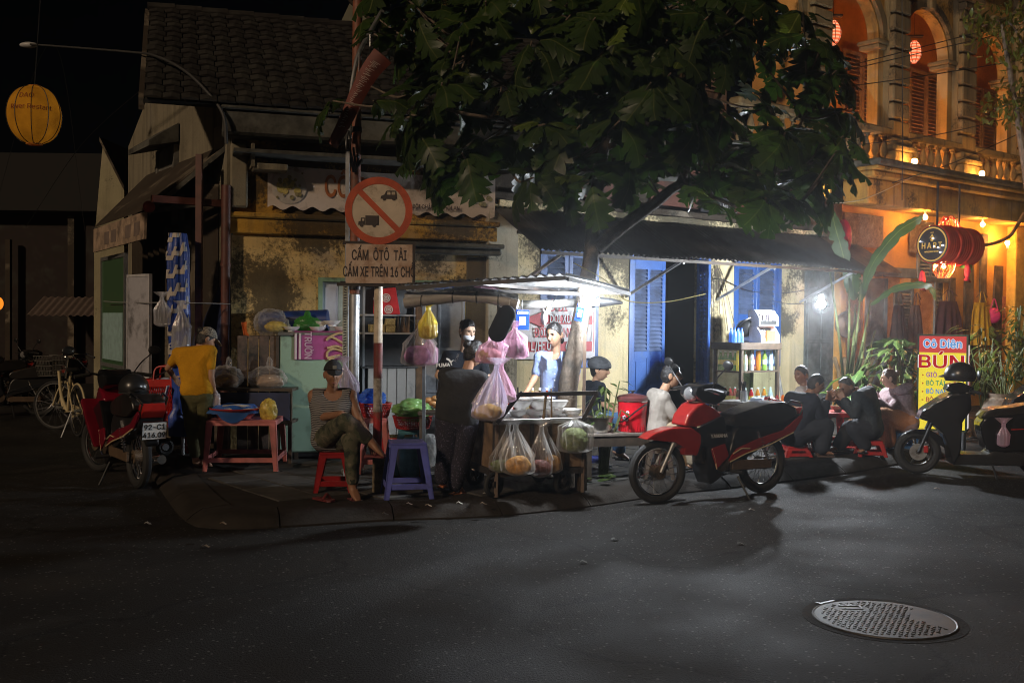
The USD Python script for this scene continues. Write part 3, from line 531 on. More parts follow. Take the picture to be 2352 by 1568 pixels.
# ================================================================== dark backdrop houses
BH = thing('alley_house', 'dark brown shuttered house down the unlit alley at the left', 'house')
b0 = at(20, 900, 26); 
part(BH, 'wall', cat(box(9, 1, 4.4, (b0[0] - 2.2, 27, 2.2)), ), mat('dark_brown_wall', (.016, .009, .007), .9, dirt=.4), False)
part(BH, 'roof', hull([(b0[0] - 7, 25.9, 4.3), (b0[0] + 3, 25.9, 4.3), (b0[0] - 7, 29, 6.2), (b0[0] + 3, 29, 6.2), (b0[0] - 7, 29, 4.2), (b0[0] + 3, 29, 4.2)]), DARK, False)
part(BH, 'small_tin_roof', (lambda q: thick(grid(lambda a, b: q + V(a * 1.6, b * -.9, -.45 * b + .02 * math.sin(a * 60)), 60, 3), .01))(at(100, 682, 25.8)), mat('pale_tin', (.12, .09, .075), .6), 40)
part(BH, 'post', cat(box(.16, .16, 4.2, (b0[0] + 1.45, 26.3, 2.1)), box(.12, .12, 3.6, (b0[0] - .1, 26.2, 1.8))), UPPER, False)
PT = thing('small_gable_house', 'narrow pale gabled house end rising beyond the corner house', 'house')
g0 = [at(216, 560, 19), at(236, 330, 19), at(285, 432, 19), at(285, 700, 19), at(216, 900, 19)]
part(PT, 'gable_wall', hull([p + V(0, k, 0) for p in (*g0, V(g0[0][0], 19, 0), V(g0[2][0], 19, 0)) for k in (0, .3)]), plaster('dim_plaster', (.30, .27, .17), .3, .5), False)
part(PT, 'roof', hull([p + V(0, k, q) for p in (at(236, 328, 19), at(292, 440, 19)) for k in (-.15, 4) for q in (0, .08)]), UPPER, False)
FG = thing('far_gable', 'dim grey gable wall of a taller house beyond the tiled roof', 'house')
f0 = [at(760, 100, 22), at(803, 8, 22), at(850, 50, 22), at(850, 110, 22)]
part(FG, 'gable_wall', hull([p + V(0, k, 0) for p in (*f0, V(f0[0][0], 22, 3), V(f0[2][0], 22, 3)) for k in (0, .3)]), plaster('dim_grey_plaster', (.16, .16, .12), .3, .5), False)
part(FG, 'roof', hull([p + V(0, k, q) for p in (f0[1], f0[2] + V(.1, 0, -.1)) for k in (-.15, 4) for q in (0, .08)]), UPPER, False)
# ================================================================== plastics and makers
P_RED = mat('red_plastic', (.42, .025, .022), .35, var=.12, dirt=.2, dirtcol=(.15, .03, .025), sub=.12)
P_PINK = mat('faded_pink_plastic', (.45, .14, .13), .5, var=.2, dirt=.3, dirtcol=(.2, .08, .07))
P_BLUE = mat('purple_blue_plastic', (.11, .13, .46), .42, var=.15, dirt=.2, dirtcol=(.06, .06, .14))
P_TEAL = mat('teal_plastic', (.07, .22, .28), .4, var=.15)
P_MELA = mat('white_bowl_glaze', (.72, .70, .68), .22, var=.05)
LETT = mat('lettuce_green', (.20, .36, .09), .5, var=.5, scale=14, sub=.35)
CLOTHB = mat('blue_tarp', (.02, .06, .32), .38, var=.35, scale=4, bump=.6, bscale=14)
CLOTHD = mat('dark_navy_tarp', (.012, .02, .06), .6, var=.4, scale=4, bump=.4, bscale=10)
STRIPE = mat('pale_stripe', (.42, .38, .34), .5)
BAGC, BAGP, BAGL, BAGG = film('clear_bag', (.92, .90, .88), rough=.07, white=.06), film('pink_bag', (.90, .68, .80), white=.36), film('lavender_bag', (.84, .78, .88), white=.28), film('green_bag', (.15, .55, .12), white=.35)
BAGY, BAGO = film('yellow_bag', (.85, .72, .2), white=.3), film('blue_bag', (.1, .3, .85), white=.5)
INK, REDINK = mat('black_ink', (.02, .02, .02), .6), mat('red_ink', (.55, .02, .03), .6)
def stool(name, label, cat_, loc, w, h, m, rz=0, group=None, top=.72, leg=.05, make=True):
    """moulded plastic stool or table: seat with a turned-down rim, four splayed legs of angle section, stretchers"""
    t = thing(name, label, cat_, loc, rz, group); a, b = w * top / 2, w / 2
    part(t, 'seat', cat(box(2 * a, 2 * a, .022, (0, 0, h - .011), bev=.009), *[hull([(sx * a * s1, sy * a * s2, z) for s1, s2 in ((1, 1), (.93, 1), (1, .93)) for z in (h - .02, h - .055)]) for sx in (-1, 1) for sy in (-1, 1)],
        *[rot(hull([(-a * .98, a * .985 + .004, h - .02), (a * .98, a * .985 + .004, h - .02), (-a * .98, a * .985 + .008, h - .05), (a * .98, a * .985 + .008, h - .05), (-a * .98, a * .95, h - .02), (a * .98, a * .95, h - .02), (-a * .98, a * .96, h - .05), (a * .98, a * .96, h - .05)]), 90 * k) for k in range(4)]), m)
    for sx in (-1, 1):
        for sy in (-1, 1):
            def q(z, f): r = a + (b - a) * (1 - z / h); return (sx * (r - f[0]), sy * (r - f[1]), z)
            L1, L0 = leg * 1.25, leg * .8
            m1 = hull([q(z, f) for z, l in ((0, L0), (h - .04, L1)) for f in ((0, 0), (l, 0), (l, .010), (0, .010))]); m2 = hull([q(z, f) for z, l in ((0, L0), (h - .04, L1)) for f in ((0, 0), (0, l), (.010, l), (.010, 0))])
            part(t, 'leg', cat(m1, m2), m)
    z = h * .22; r = a + (b - a) * (1 - z / h) - .012
    for k in range(4): part(t, 'stretcher', rot(box(2 * r - .03, .012, .05 if h > .3 else .04, (0, r, z), bev=.004), 90 * k), m)
    return t
def bowl_mesh(r, h, foot=.45): return lathe([(0, .004), (r * foot * .9, .004), (r * foot, 0), (r * foot, .012), (r * .78, h * .45), (r * .97, h * .93), (r, h), (r * .96, h), (r * .74, h * .5), (r * .4, .02), (0, .016)], 28)
def bag(name, label, top, bot, rad, m, fill=None, fz=.4, seed=0, flat=.75, cat_='bag', group=None, tie=.02, ears=True, wide=1.0):
    """a knotted thin plastic bag hung by its neck, its load in the bottom"""
    top, bot = np.asarray(top), np.asarray(bot); H = top[2] - bot[2]; rr = random.Random(seed); t = thing(name, label, cat_, bot, 0, group); ph = [rr.uniform(0, 6.28) for _ in range(6)]; dx, dy = (top - bot)[:2]
    def fn(a, b):
        z = b * H; s = b; R = rad * (min(1, (s / .10 + .12)) ** .5 if s < .1 else 1) * (1 if s < fz else max(tie / rad, (1 - ((s - fz) / (1 - fz)) ** 1.05)))
        th = a * 2 * math.pi; wr = .12 * (1 - .55 * (s < fz)) * (math.sin(9 * th + ph[0] + 2 * s) + .7 * math.sin(15 * th + ph[1] - 3 * s) + .6 * math.sin(23 * th + ph[2]))
        R *= 1 + wr * min(1, s * 4 + .15) + .10 * math.sin(2 * th + ph[3]) + .06 * math.sin(3 * th + 5 * s + ph[4])
        return V(math.cos(th) * R * wide + dx * s, math.sin(th) * R * flat + dy * s, z)
    g = grid(fn, 73, 26); part(t, 'film', g, m, 60)
    if ears: part(t, 'knot', cat(*[wob(grid(lambda a, b, k=k: V(dx + (a - .5) * .05 * (1 + 2 * b) + k * .025 * b, dy + .01 * math.sin(6 * a), H + b * .06), 5, 5), .01, 30, k) for k in (-1, 1)]), m, 60)
    if fill is not None:
        c = wob(ell((dx * .15, dy * .15, H * fz * .50), (rad * .88 * wide, rad * .85 * flat, H * fz * .47), sub=3), rad * .12, 9 / max(rad, .05) * .2, seed); part(t, 'contents', c, fill, 50)
    return t
def basket(t, r0, r1, h, m, n=40, rows=6, open_=.5):
    """moulded lattice bowl: slanting ribs, rings, a rolled rim"""
    prof = lambda z: r0 + (r1 - r0) * (z / h) ** .8
    part(t, 'rim', mv(rot(torus(r1, .009, 40, 8), rx=90), 0, 0, h), m)
    part(t, 'lattice', cat(*[tube([(prof(z) * math.cos(i / n * 6.283 + s * z * 3), prof(z) * math.sin(i / n * 6.283 + s * z * 3), z) for z in np.linspace(.01, h, 5)], .0042, 4) for i in range(n) for s in ((1, -1) if open_ > .6 else (0,))],
        *[mv(rot(torus(prof(z), .0045, 36, 5), rx=90), 0, 0, z) for z in np.linspace(.01, h, rows)]), m)
    part(t, 'base', cyl((0, 0, 0), (0, 0, .012), r0, 28), m)
def crumple(c, rad, seed, amp=.25, sub=4, scale=None):
    m = ell((0, 0, 0), (1, 1, 1), sub=sub); v = m.vertices; n = meshkit.fbm(v * 2.2 + seed * 7, 4, seed) - .5; rdg = np.abs(meshkit.fbm(v * 3.4 + seed * 3, 3, seed + 9) - .5)
    return tm(v * (1 + amp * 1.6 * n - amp * 1.4 * rdg + .1)[:, None] * np.asarray(rad) + np.asarray(c), m.faces)

# ================================================================== poles and signs
Yp = 10.75; pb = gp(811, 1086, .12); px = pb[0]
SP = thing('lamp_post', 'tall steel post with red brown upper half and a curved lamp arm', 'lamp post')
part(SP, 'shaft', cat(tube([V(px, pb[1], .1), V(px, pb[1], 1.95)], .055, 16), tube([V(px, pb[1], .1), V(px, pb[1], .16)], .12, 12)), STEEL)
part(SP, 'painted_shaft', tube([V(px, pb[1], 1.955), V(px + .02, pb[1], 6.2)], .05, 16), mat('rust_red_paint', (.22, .075, .04), .6, var=.4, dirt=.5, dirtcol=(.05, .04, .035), dscale=4), label='upper shaft painted rusty red brown')
part(SP, 'lamp_arm', tube(curve([at(803, 320, 10.6), at(806, 220, 10.5), at(822, 130, 10.4), at(850, 75, 10.2), at(878, 26, 10.0)]), .022, 8), STEEL)
part(SP, 'lamp_globe', ell(at(886, 12, 9.97), (.05, .05, .055)), mat('dark_glass', (.03, .02, .015), .05))
part(SP, 'collar', cat(*[tube([V(px, pb[1], z), V(px, pb[1], z + .05)], .066, 14) for z in (2.0, 2.9, 3.6)]), BLACK)
part(SP, 'cable_bundle', cat(*[tube(curve([at(800 + 6 * k, 300 + 20 * k, 10.55), at(795 + 9 * k, 335 + 8 * k, 10.5), at(806 + 5 * k, 372, 10.55), at(812 + k, 395, 10.62)], 16), .012, 5) for k in range(5)]), BLACK)
tp = at(797, 640, 10.35)
TP = thing('square_post', 'thin grey square post with a printed paper strip beside the lamp post', 'post')
part(TP, 'shaft', bar(V(tp[0], tp[1], .12), V(tp[0], tp[1], 3.35), .038), GREYP)
z0, z1 = at(795, 822, 10.35)[2], at(795, 655, 10.35)[2]
part(TP, 'paper_strip', mv(box(.05, .004, z1 - z0), tp[0] - .012, tp[1] - .025, (z0 + z1) / 2), mat('aged_paper', (.30, .29, .22), .8, dirt=.4))
part(TP, 'strip_print', cat(*[mv(rot(box(.030, .002, .012), ry=rng.uniform(-30, 30)), tp[0] - .012, tp[1] - .0285, z0 + .012 + i * .0265) for i in range(int((z1 - z0) / .0265))]), INK, kind='stuff')
part(TP, 'cross_bracket', bar(at(782, 648, 10.3), at(835, 652, 10.3), .025), BLACK)
# no-entry sign
sb = gp(866, 1128, .12); sgY = sb[1] - .05
SG = thing('traffic_sign', 'round red ringed no trucks sign above a white plate on a banded pole', 'traffic sign')
zz = lambda y: at(866, y, sb[1])[2]
bands = [(1050, 945, 'sign_red_band', (.34, .03, .03)), (945, 868, 'sign_white_band', (.42, .40, .36)), (868, 787, 'sign_brown_band', (.15, .035, .03)), (787, 640, 'sign_cream_band', (.55, .47, .36))]
for y1, y0, nm, c in bands: part(SG, 'pole', tube([V(sb[0], sb[1], zz(y1)), V(sb[0], sb[1], zz(y0))], .041, 16), mat(nm, c, .35, dirt=.35, dirtcol=(.10, .08, .06), dscale=5))
part(SG, 'footing', soft(box(.17, .17, zz(1044) - .1, (sb[0] + .045, sb[1] + .02, (zz(1044) + .1) / 2)), .05, 3), mat('raw_concrete_footing', (.24, .19, .12), .9, dirt=.4, bump=.5))
pc = at(870, 484, sgY - .03); rr_ = .305
def face(m, dn=0.0, c=pc): return mv(rot(m, 4), c[0], c[1] - dn, c[2])
SWH = mat('worn_sign_white', (.54, .45, .35), .55, var=.12, scale=6, dirt=.28, dirtcol=(.22, .16, .10), dscale=7); SRD = mat('worn_sign_red', (.46, .075, .025), .5, var=.2, dirt=.15, dirtcol=(.2, .06, .03)); SBK = mat('worn_sign_black', (.045, .032, .03), .6)
part(SG, 'disc', face(prism(Point(0, 0).buffer(rr_, 32), .004)), SWH, False)
ring_ = Point(0, 0).buffer(rr_, 32).difference(Point(0, 0).buffer(rr_ * .79, 32)); slash = rot_ = None
from shapely import affinity
slash = affinity.rotate(sbox(-rr_ * .9, -.026, rr_ * .9, .026), -45, origin=(0, 0)).intersection(Point(0, 0).buffer(rr_ * .8, 32))
part(SG, 'red_ring', face(prism(unary_union([ring_, slash]), .003), .004), SRD, False)
car = unary_union([Polygon([(-.09, -.02), (-.085, .005), (-.055, .018), (-.04, .05), (-.03, .055), (.05, .055), (.055, .02), (.06, -.02)]).difference(unary_union([sbox(-.032, .018, .0, .046), sbox(.008, .018, .042, .046)])), Point(-.055, -.02).buffer(.016), Point(.03, -.02).buffer(.016)])
trk = unary_union([sbox(-.035, -.03, .085, .055), Polygon([(-.10, -.03), (-.095, .0), (-.075, .005), (-.075, .035), (-.04, .035), (-.04, -.03)]).difference(sbox(-.068, .006, -.045, .027)), Point(-.068, -.033).buffer(.016), Point(.045, -.033).buffer(.016)])
part(SG, 'car_symbol', face(prism(affinity.translate(car, .105, .128), .002), .0045), SBK, False); part(SG, 'truck_symbol', face(prism(affinity.translate(trk, -.085, -.10), .002), .0045), SBK, False)
pl = at(871, 606, sgY - .03); pw, ph_ = .60, .355
part(SG, 'plate', face(box(pw, .006, ph_, bev=.002), 0, pl), mat('worn_plate_white', (.56, .43, .34), .5, var=.15, scale=5, dirt=.4, dirtcol=(.28, .15, .08), dscale=5), False)
part(SG, 'plate_bracket', cat(face(bz(-.33, .33, .004, .03, ph_ / 2 - .004, ph_ / 2 + .026), 0, pl), face(bz(-.38, .33, .004, .03, -ph_ / 2 - .026, -ph_ / 2 + .004), 0, pl), face(bz(.302, .325, .004, .02, -.18, .18), 0, pl)), mat('rust_black_steel', (.04, .03, .025), .7, dirt=.4))
part(SG, 'plate_lettering', cat(face(mv(text('CẤM  ÔTÔ  TẢI', .088, .002, True, .56), 0, 0, .035), .004, pl), face(mv(text('CẤM XE TRÊN 16 CHỖ', .088, .002, True, .50), 0, 0, -.115), .004, pl)), SBK, False)
# carved board
CB = thing('carved_board', 'long red carved wooden board hanging aslant from the lamp arm', 'sign board')
c1 = curve([at(764, 335, 10.25), at(795, 275, 10.2), at(822, 215, 10.15), at(850, 165, 10.1), at(880, 128, 10.05)], 24)
def cbf(a, b):
    i = a * (len(c1) - 1); p = c1[int(i)] + (c1[min(int(i) + 1, len(c1) - 1)] - c1[int(i)]) * (i - int(i)); w = .10 + .12 * a; return p + V(.7, .15, -.55) * w * (b - .5) + V(0, -.03 * math.sin(math.pi * b), 0)
REDB = mat('red_lacquer_board', (.15, .03, .018), .6, var=.35, scale=5, dirt=.45, dirtcol=(.07, .03, .025), bump=.3, bscale=20)
part(CB, 'board', thick(grid(cbf, 30, 5), .03), REDB, 30)
strokes = []
for i in range(44):
    a = .16 + .72 * i / 44; b = rng.uniform(.25, .45); p, q = cbf(a, b), cbf(a + rng.uniform(.0, .02), b + rng.uniform(.18, .4)); strokes.append(bar(p + V(0, -.035, 0), q + V(0, -.035, 0), .006, .004))
part(CB, 'carved_letters', cat(strokes), mat('pale_letter_paint', (.42, .34, .30), .7), False, kind='stuff')
part(CB, 'hanger', cat(tube([at(850, 75, 10.2), at(850, 160, 10.12)], .006, 5), tube([at(825, 110, 10.38), at(824, 200, 10.2)], .004, 5)), STEEL)
# ================================================================== banner on the corner house
BN = thing('noodle_banner', 'pale noodle shop banner with large brown letters on the upper wall of the corner house', 'banner')
(ua, zt), (ub, zb) = FA.hit(615, 378, .05), FA.hit(1136, 497, .05); Wb, Hb = ub - ua, .50; zb = FA.hit(615, 476, .05)[1]; zt = FA.hit(615, 378, .05)[1]; Hb = zt - zb
def wav(n): return grid(lambda a, b: FA.p(ua + Wb * a, n + .012 * math.sin(7 * a) + .008 * math.sin(19 * a + 3 * b), zb + Hb * b - .03 * b * math.sin(math.pi * a) + (0 if b > .3 else .025 * math.sin(2 * math.pi * a * 12) * (1 - b / .3))), 96, 10)
part(BN, 'cloth', thick(wav(.05), .004), mat('dirty_banner_white', (.58, .50, .44), .7, var=.1, scale=3, dirt=.4, dirtcol=(.20, .16, .13), dscale=3), 30)
tx = lambda s, h, u, z, m_, sx=.8, nm='lettering': part(BN, nm, FA.place(text(s, h, .003, True, sx), ua + u, .075, zb + z), m_, False)
OB = mat('orange_brown_ink', (.34, .11, .03), .7)
tx('CÔ Đ', .25, .93, .16, OB, .62); tx('LẦU', .12, Wb - .78, .20, mat('olive_ink', (.16, .14, .05), .7), .7); tx('N BỘI CHÂU, TP. HỘI AN', .05, Wb - .80, .06, mat('dark_ink_banner', (.07, .05, .05), .7), .8)
def disc(u, z, r, n=.074): return FA.place(prism(Point(0, 0).buffer(r, 20), .003), ua + u, n, zb + z)
part(BN, 'plate_picture', disc(.25, .25, .205), mat('banner_plate_grey', (.42, .38, .33), .7), False)
part(BN, 'noodle_picture', FA.place(cat(*[prism(Point(rng.gauss(0, .06), rng.gauss(0, .05)).buffer(rng.uniform(.02, .05), 6), .003, -.0005 * k) for k in range(16)]), ua + .25, .078, zb + .25), mat('banner_noodle', (.40, .33, .10), .7, var=.5, scale=40), False, kind='stuff')
part(BN, 'herb_picture', FA.place(cat(*[prism(Point(rng.uniform(-.18, .18), rng.uniform(-.17, .17)).buffer(rng.uniform(.012, .03), 4), .002, -.009 - .0004 * k) for k in range(16)], *[prism(Point(Wb - .22 - .25 + rng.uniform(-.16, .16), rng.uniform(-.12, .12)).buffer(rng.uniform(.02, .05), 5), .002, .001 - .0004 * k) for k in range(14)]), ua + .25, .078, zb + .25), mat('banner_herb', (.20, .17, .08), .7, var=.6, scale=30), False, kind='stuff')
# ================================================================== the stall at the house corner
gl = V(*gp(720, 1052, .12)[:2]); FG_ = Frame((at(640, 1050, gl[1] - .15)[0], gl[1] - .15), (.985, .17))
GC = thing('green_cabinet', 'tall pale green metal cabinet with bowls on top behind the old man', 'cabinet')
GRN = mat('pale_green_enamel', (.24, .36, .27), .45, var=.10, scale=3, dirt=.28, dirtcol=(.10, .12, .09), dscale=3)
part(GC, 'body', FG_.place(bz(0, .84, 0, .55, .20, 1.50, .015)), GRN)
part(GC, 'top', FG_.place(bz(-.02, .86, -.02, .57, 1.505, 1.545, .01)), GREYW)
part(GC, 'edge_strip', FG_.place(bz(-.035, -.002, -.004, .03, .2, 1.5)), WOODD)
part(GC, 'base', FG_.place(bz(.02, .82, .03, .52, .15, .198)), BLACK)
for u in (.05, .78): part(GC, 'caster', FG_.place(cat(mv(torus(.026, .012, 16, 6), u, -.01, .155), bz(u - .02, u + .02, -.02, .02, .17, .199))), STEEL)
CR = thing('wooden_crate', 'tall rough brown wooden crate standing left of the green cabinet', 'crate')
for k in range(4): part(CR, 'plank', FG_.place(box(.11, .02, 1.28, (-.40 + k * .117, .03 + rng.uniform(-.006, .006), .86), bev=.004)), mat('old_brown_board_%d' % (k % 2), (.16, .10, .065) if k % 2 else (.11, .07, .05), .8, var=.45, scale=9, dirt=.5, bump=.4, bscale=24))
part(CR, 'frame', FG_.place(cat(bz(-.46, -.04, .045, .5, 1.47, 1.50), bz(-.46, -.42, .05, .5, .2, 1.46), bz(-.45, -.05, .05, .09, .75, .80))), WOODD)
def bowls(spots, z, F, group, lab):
    for i, (u, n, zz_, r) in enumerate(spots):
        p = F.p(u, n, z + zz_); t = thing('bowl', lab[i], 'bowl', p, 0, group); part(t, 'shell', bowl_mesh(r, r * .62), P_MELA)
topz = 1.548
bowls([(.13, -.12, 0, .095), (.42, -.10, 0, .098), (.70, -.10, 0, .105), (.47, -.20, .068, .09), (.58, -.12, .069, .10)], topz, FG_, None, ['white bowl at the left front edge of the green cabinet top', 'white bowl in the middle of the green cabinet top under another bowl', 'white bowl at the right front edge of the green cabinet top beside the post', 'white bowl leaning at the back of the bowl pile on the cabinet', 'white bowl stacked topmost on the green cabinet'])
t = thing('plastic_bag', 'clear bag with yellow food on top of the crate beside the green bag', 'bag', FG_.p(-.10, -.2, topz)); part(t, 'film', crumple((0, 0, .10), (.19, .13, .15), 3, .3), BAGC, 60); part(t, 'contents', crumple((.06, -.02, .055), (.12, .08, .06), 8, .2, 3), mat('yellow_noodles', (.55, .42, .06), .6, var=.4, scale=30), 60)
t = thing('plastic_bag', 'green knotted bag among the bowls on the green cabinet', 'bag', FG_.p(.30, -.24, topz)); part(t, 'film', crumple((0, 0, .07), (.14, .11, .11), 5, .3), BAGG, 60); part(t, 'neck', crumple((.0, 0, .18), (.035, .03, .06), 6, .3, 3), BAGG, 60)
t = thing('blue_drum', 'blue plastic sheet rolled behind the bags on the green cabinet', 'drum', FG_.p(.18, -.46, topz)); part(t, 'shell', wob(cyl((-.42, 0, .10), (.36, 0, .135), .125, 28), .01, 5), mat('deep_blue_plastic', (.012, .035, .16), .4))
t = thing('orange_cloth', 'orange cloth scrap hanging at the left end of the crate top', 'cloth', FG_.p(-.42, -.1, 1.5)); part(t, 'fabric', wob(thick(grid(lambda a, b: V(.06 * a + .03 * b, .02 * math.sin(5 * a), .16 - .16 * b), 6, 8), .006), .02, 14), mat('orange_fabric', (.5, .12, .02), .8), 40)
PC = thing('purple_cloth', 'purple printed cloth with yellow script draped over the front of the green cabinet', 'cloth')
cw, ch = .70, .315; cu0, cz1 = .165, 1.555
part(PC, 'fabric', FG_.place(thick(grid(lambda a, b: V(cu0 + cw * a, -.014 - .010 * math.sin(9 * a) * (1 - b) if b < .9 else .16 * (b - .9) * 10 - .014, cz1 - ch + ch * min(1, b / .9) + (.003 if b >= .9 else 0)), 30, 14), .005)), mat('purple_print', (.30, .055, .19), .75, var=.2, scale=8), 30)
part(PC, 'white_stripe', FG_.place(cat(bz(cu0 + .004, cu0 + .03, -.034, -.030, cz1 - ch + .005, cz1 - .02), bz(cu0 + .05, cu0 + .075, -.034, -.030, cz1 - ch + .005, cz1 - .02))), mat('off_white_print', (.5, .44, .46), .8), False)
tv = text('TRƯỜN', .075, .002, True, .85); part(PC, 'printed_word', FG_.place(mv(rot(tv, ry=90), cu0 + .115, -.0305, cz1 - .155)), mat('pale_pink_print', (.5, .36, .44), .8), False)
nb = lambda pts: FG_.place(tube(curve([(cu0 + x, -.032, cz1 - ch + z) for x, z in pts], 40), .014, 6))
part(PC, 'printed_script', cat(nb([(.36, .03), (.37, .09), (.45, .12), (.60, .07), (.48, .15), (.36, .13)]), nb([(.35, .22), (.42, .25), (.58, .17), (.60, .26), (.50, .30), (.36, .24)]), nb([(.36, .02), (.50, .05), (.38, .0)])), mat('sand_print', (.46, .33, .17), .8))
# pink table with basin
pt = gp(550, 1080, .12); FT = Frame(pt, (.99, .12))
PT_ = stool('plastic_table', 'faded pink plastic table carrying a basin beside the woman in yellow', 'table', (pt[0], pt[1] + .28, .122), .76, .52, P_PINK, 5, top=.93, leg=.055)
BS = thing('basin', 'red rimmed basin covered by a blue bag on the pink table', 'basin', (pt[0] - .09, pt[1] + .18, .645))
part(BS, 'bowl', bowl_mesh(.26, .105, .7), mat('enamel_red_white', (.35, .07, .06), .3, var=.7, scale=5)); part(BS, 'rim', mv(rot(torus(.262, .008, 36, 6), rx=90), 0, 0, .105), P_RED)
part(BS, 'food', crumple((0, 0, .10), (.22, .2, .04), 4, .2, 3), mat('pale_dough', (.5, .46, .40), .7), 60)
BL = thing('blue_plastic_bag', 'thin blue bag draped over the rim of the basin on the pink table', 'bag', (pt[0] - .09, pt[1] + .18, .645)); part(BL, 'film', wob(tm(*(lambda g: (g.vertices, g.faces))(grid(lambda a, b: V((.13 + .16 * b) * math.cos(a * 6.283), (.13 + .15 * b) * math.sin(a * 6.283), .135 - (0 if b < .45 else (b - .45) * (.13 + .16 * max(0, math.sin(a * 6.283 * 2.5 + 2))))), 60, 12))), .02, 9), BAGO, 60)
CP = thing('snack_bag', 'yellow snack bag at the right end of the pink table', 'bag', (pt[0] + .27, pt[1] + .12, .645)); part(CP, 'film', crumple((0, 0, .09), (.085, .06, .12), 11, .25), mat('yellow_pack', (.42, .30, .05), .35, var=.5, scale=16), 60)
SHf = thing('food_rack', 'low dark rack with bags of food behind the pink table', 'rack', (pt[0] + .0, pt[1] + .75, .12))
part(SHf, 'shelf', cat(box(.95, .4, .03, (-.05, 0, .80)), box(.95, .4, .03, (-.05, 0, .45))), WOODD)
for sx in (-.5, .4): part(SHf, 'leg', cat(box(.04, .04, .8, (sx, -.17, .4)), box(.04, .04, .8, (sx, .17, .4))), WOODD)
part(SHf, 'dark_cloth', box(.9, .01, .3, (-.05, -.205, .62)), CLOTHD)
for i, (dx, w, lab) in enumerate(((-.33, .16, 'clear food bag at the left end of the dark rack'), (.12, .20, 'large clear knotted food bag on the dark rack by the crate'))):
    t = thing('plastic_bag', lab, 'bag', (pt[0] + dx, pt[1] + .72, .935)); part(t, 'film', crumple((0, 0, .10), (w, .12, .13), 21 + i, .3), BAGC, 60); part(t, 'neck', crumple((.02, 0, .26), (.03, .03, .07), 25 + i, .4, 3), BAGC, 60); part(t, 'contents', crumple((0, 0, .07), (w * .8, .1, .07), 28 + i, .2, 3), mat('beige_food', (.32, .22, .14), .7, var=.4, scale=20), 60)
# red bench, market basket, trolley
rb = gp(385, 1000, .12); rb = at(385, 990, 12.3)
RBn = thing('red_bench', 'low dark red bench behind the parked red motorbike', 'bench', (rb[0], 12.3, .12))
part(RBn, 'top', cat(box(.62, .36, .03, (0, 0, .42), bev=.008), box(.62, .02, .10, (0, -.17, .355))), mat('dull_red_plastic', (.24, .025, .022), .5, dirt=.3, dirtcol=(.08, .02, .02)))
for sx in (-.27, .27):
    for sy in (-.15, .15): part(RBn, 'leg', bar((sx, sy, 0), (sx * .95, sy * .95, .41), .045), P_RED)
MB = thing('market_basket', 'bright red plastic market basket held by the woman in yellow', 'basket', (rb[0] - .02, 12.28, .56))
def mbw(a, y, side):
    return None
bw, bd, bh = .225, .10, .40; lat = []
for sy in (-1, 1):
    for i in range(17):
        for s in (-1, 1):
            x = -bw + 2 * bw * i / 16; pts_ = []
            for k in range(5):
                z = bh * k / 4; xx = x + s * .11 * (k / 4 - .5); 
                if abs(xx) > bw: xx = math.copysign(bw, xx)
                pts_.append(V(xx * (.88 + .14 * k / 4), sy * (bd + .02 * k / 4), z))
            lat.append(tube(pts_, .0055, 4))
for sx in (-1, 1):
    for i in range(6): lat.append(tube([V(sx * bw * .88, -bd + 2 * bd * i / 5, 0), V(sx * bw * 1.02, (-bd + 2 * bd * i / 5) * 1.2, bh)], .006, 4))
part(MB, 'lattice', cat(lat), mat('bright_red_plastic', (.58, .025, .02), .38, sub=.25)); BR = mat('bright_red_plastic', (0, 0, 0))
part(MB, 'rim', cat(*[box(2 * bw * 1.03, .012, .09, (0, sy * (bd + .022), bh - .03), bev=.004) for sy in (-1, 1)], *[box(.012, 2 * bd * 1.2, .09, (sx * bw * 1.03, 0, bh - .03), bev=.004) for sx in (-1, 1)]), BR)
part(MB, 'base', cat(box(2 * bw * .9, 2 * bd, .06, (0, 0, .03), bev=.01)), BR)
for sy in (-1, 1): part(MB, 'handle', tube(curve([(-.10, sy * .12, bh), (-.095, sy * .10, bh + .11), (-.05, sy * .085, bh + .16), (.05, sy * .085, bh + .16), (.095, sy * .10, bh + .11), (.10, sy * .12, bh)], 20), .012, 6), BR)
part(MB, 'load', crumple((0, 0, bh * .75), (bw * .8, bd * .9, .12), 31, .25, 3), mat('white_blue_bags', (.30, .33, .45), .5, var=.6, scale=9), 60)
TRl = thing('hand_trolley', 'small folded hand trolley with black wheels under the red bench', 'trolley', (rb[0] - .02, 11.9, .12))
for sx in (-.12, .12): w_ = part(TRl, 'wheel', mv(rot(torus(.075, .03, 20, 8), 40), sx, 0, .10), RUBBER); part(w_, 'hub', mv(rot(cyl((0, -.03, 0), (0, .03, 0), .04, 12), 40), sx, 0, .10), STEEL)
part(TRl, 'frame', cat(bar((-.12, 0, .10), (.12, 0, .10), .02), bar((-.1, 0, .1), (-.2, .3, .35), .02), bar((.1, 0, .1), (.05, .3, .35), .02)), STEEL)
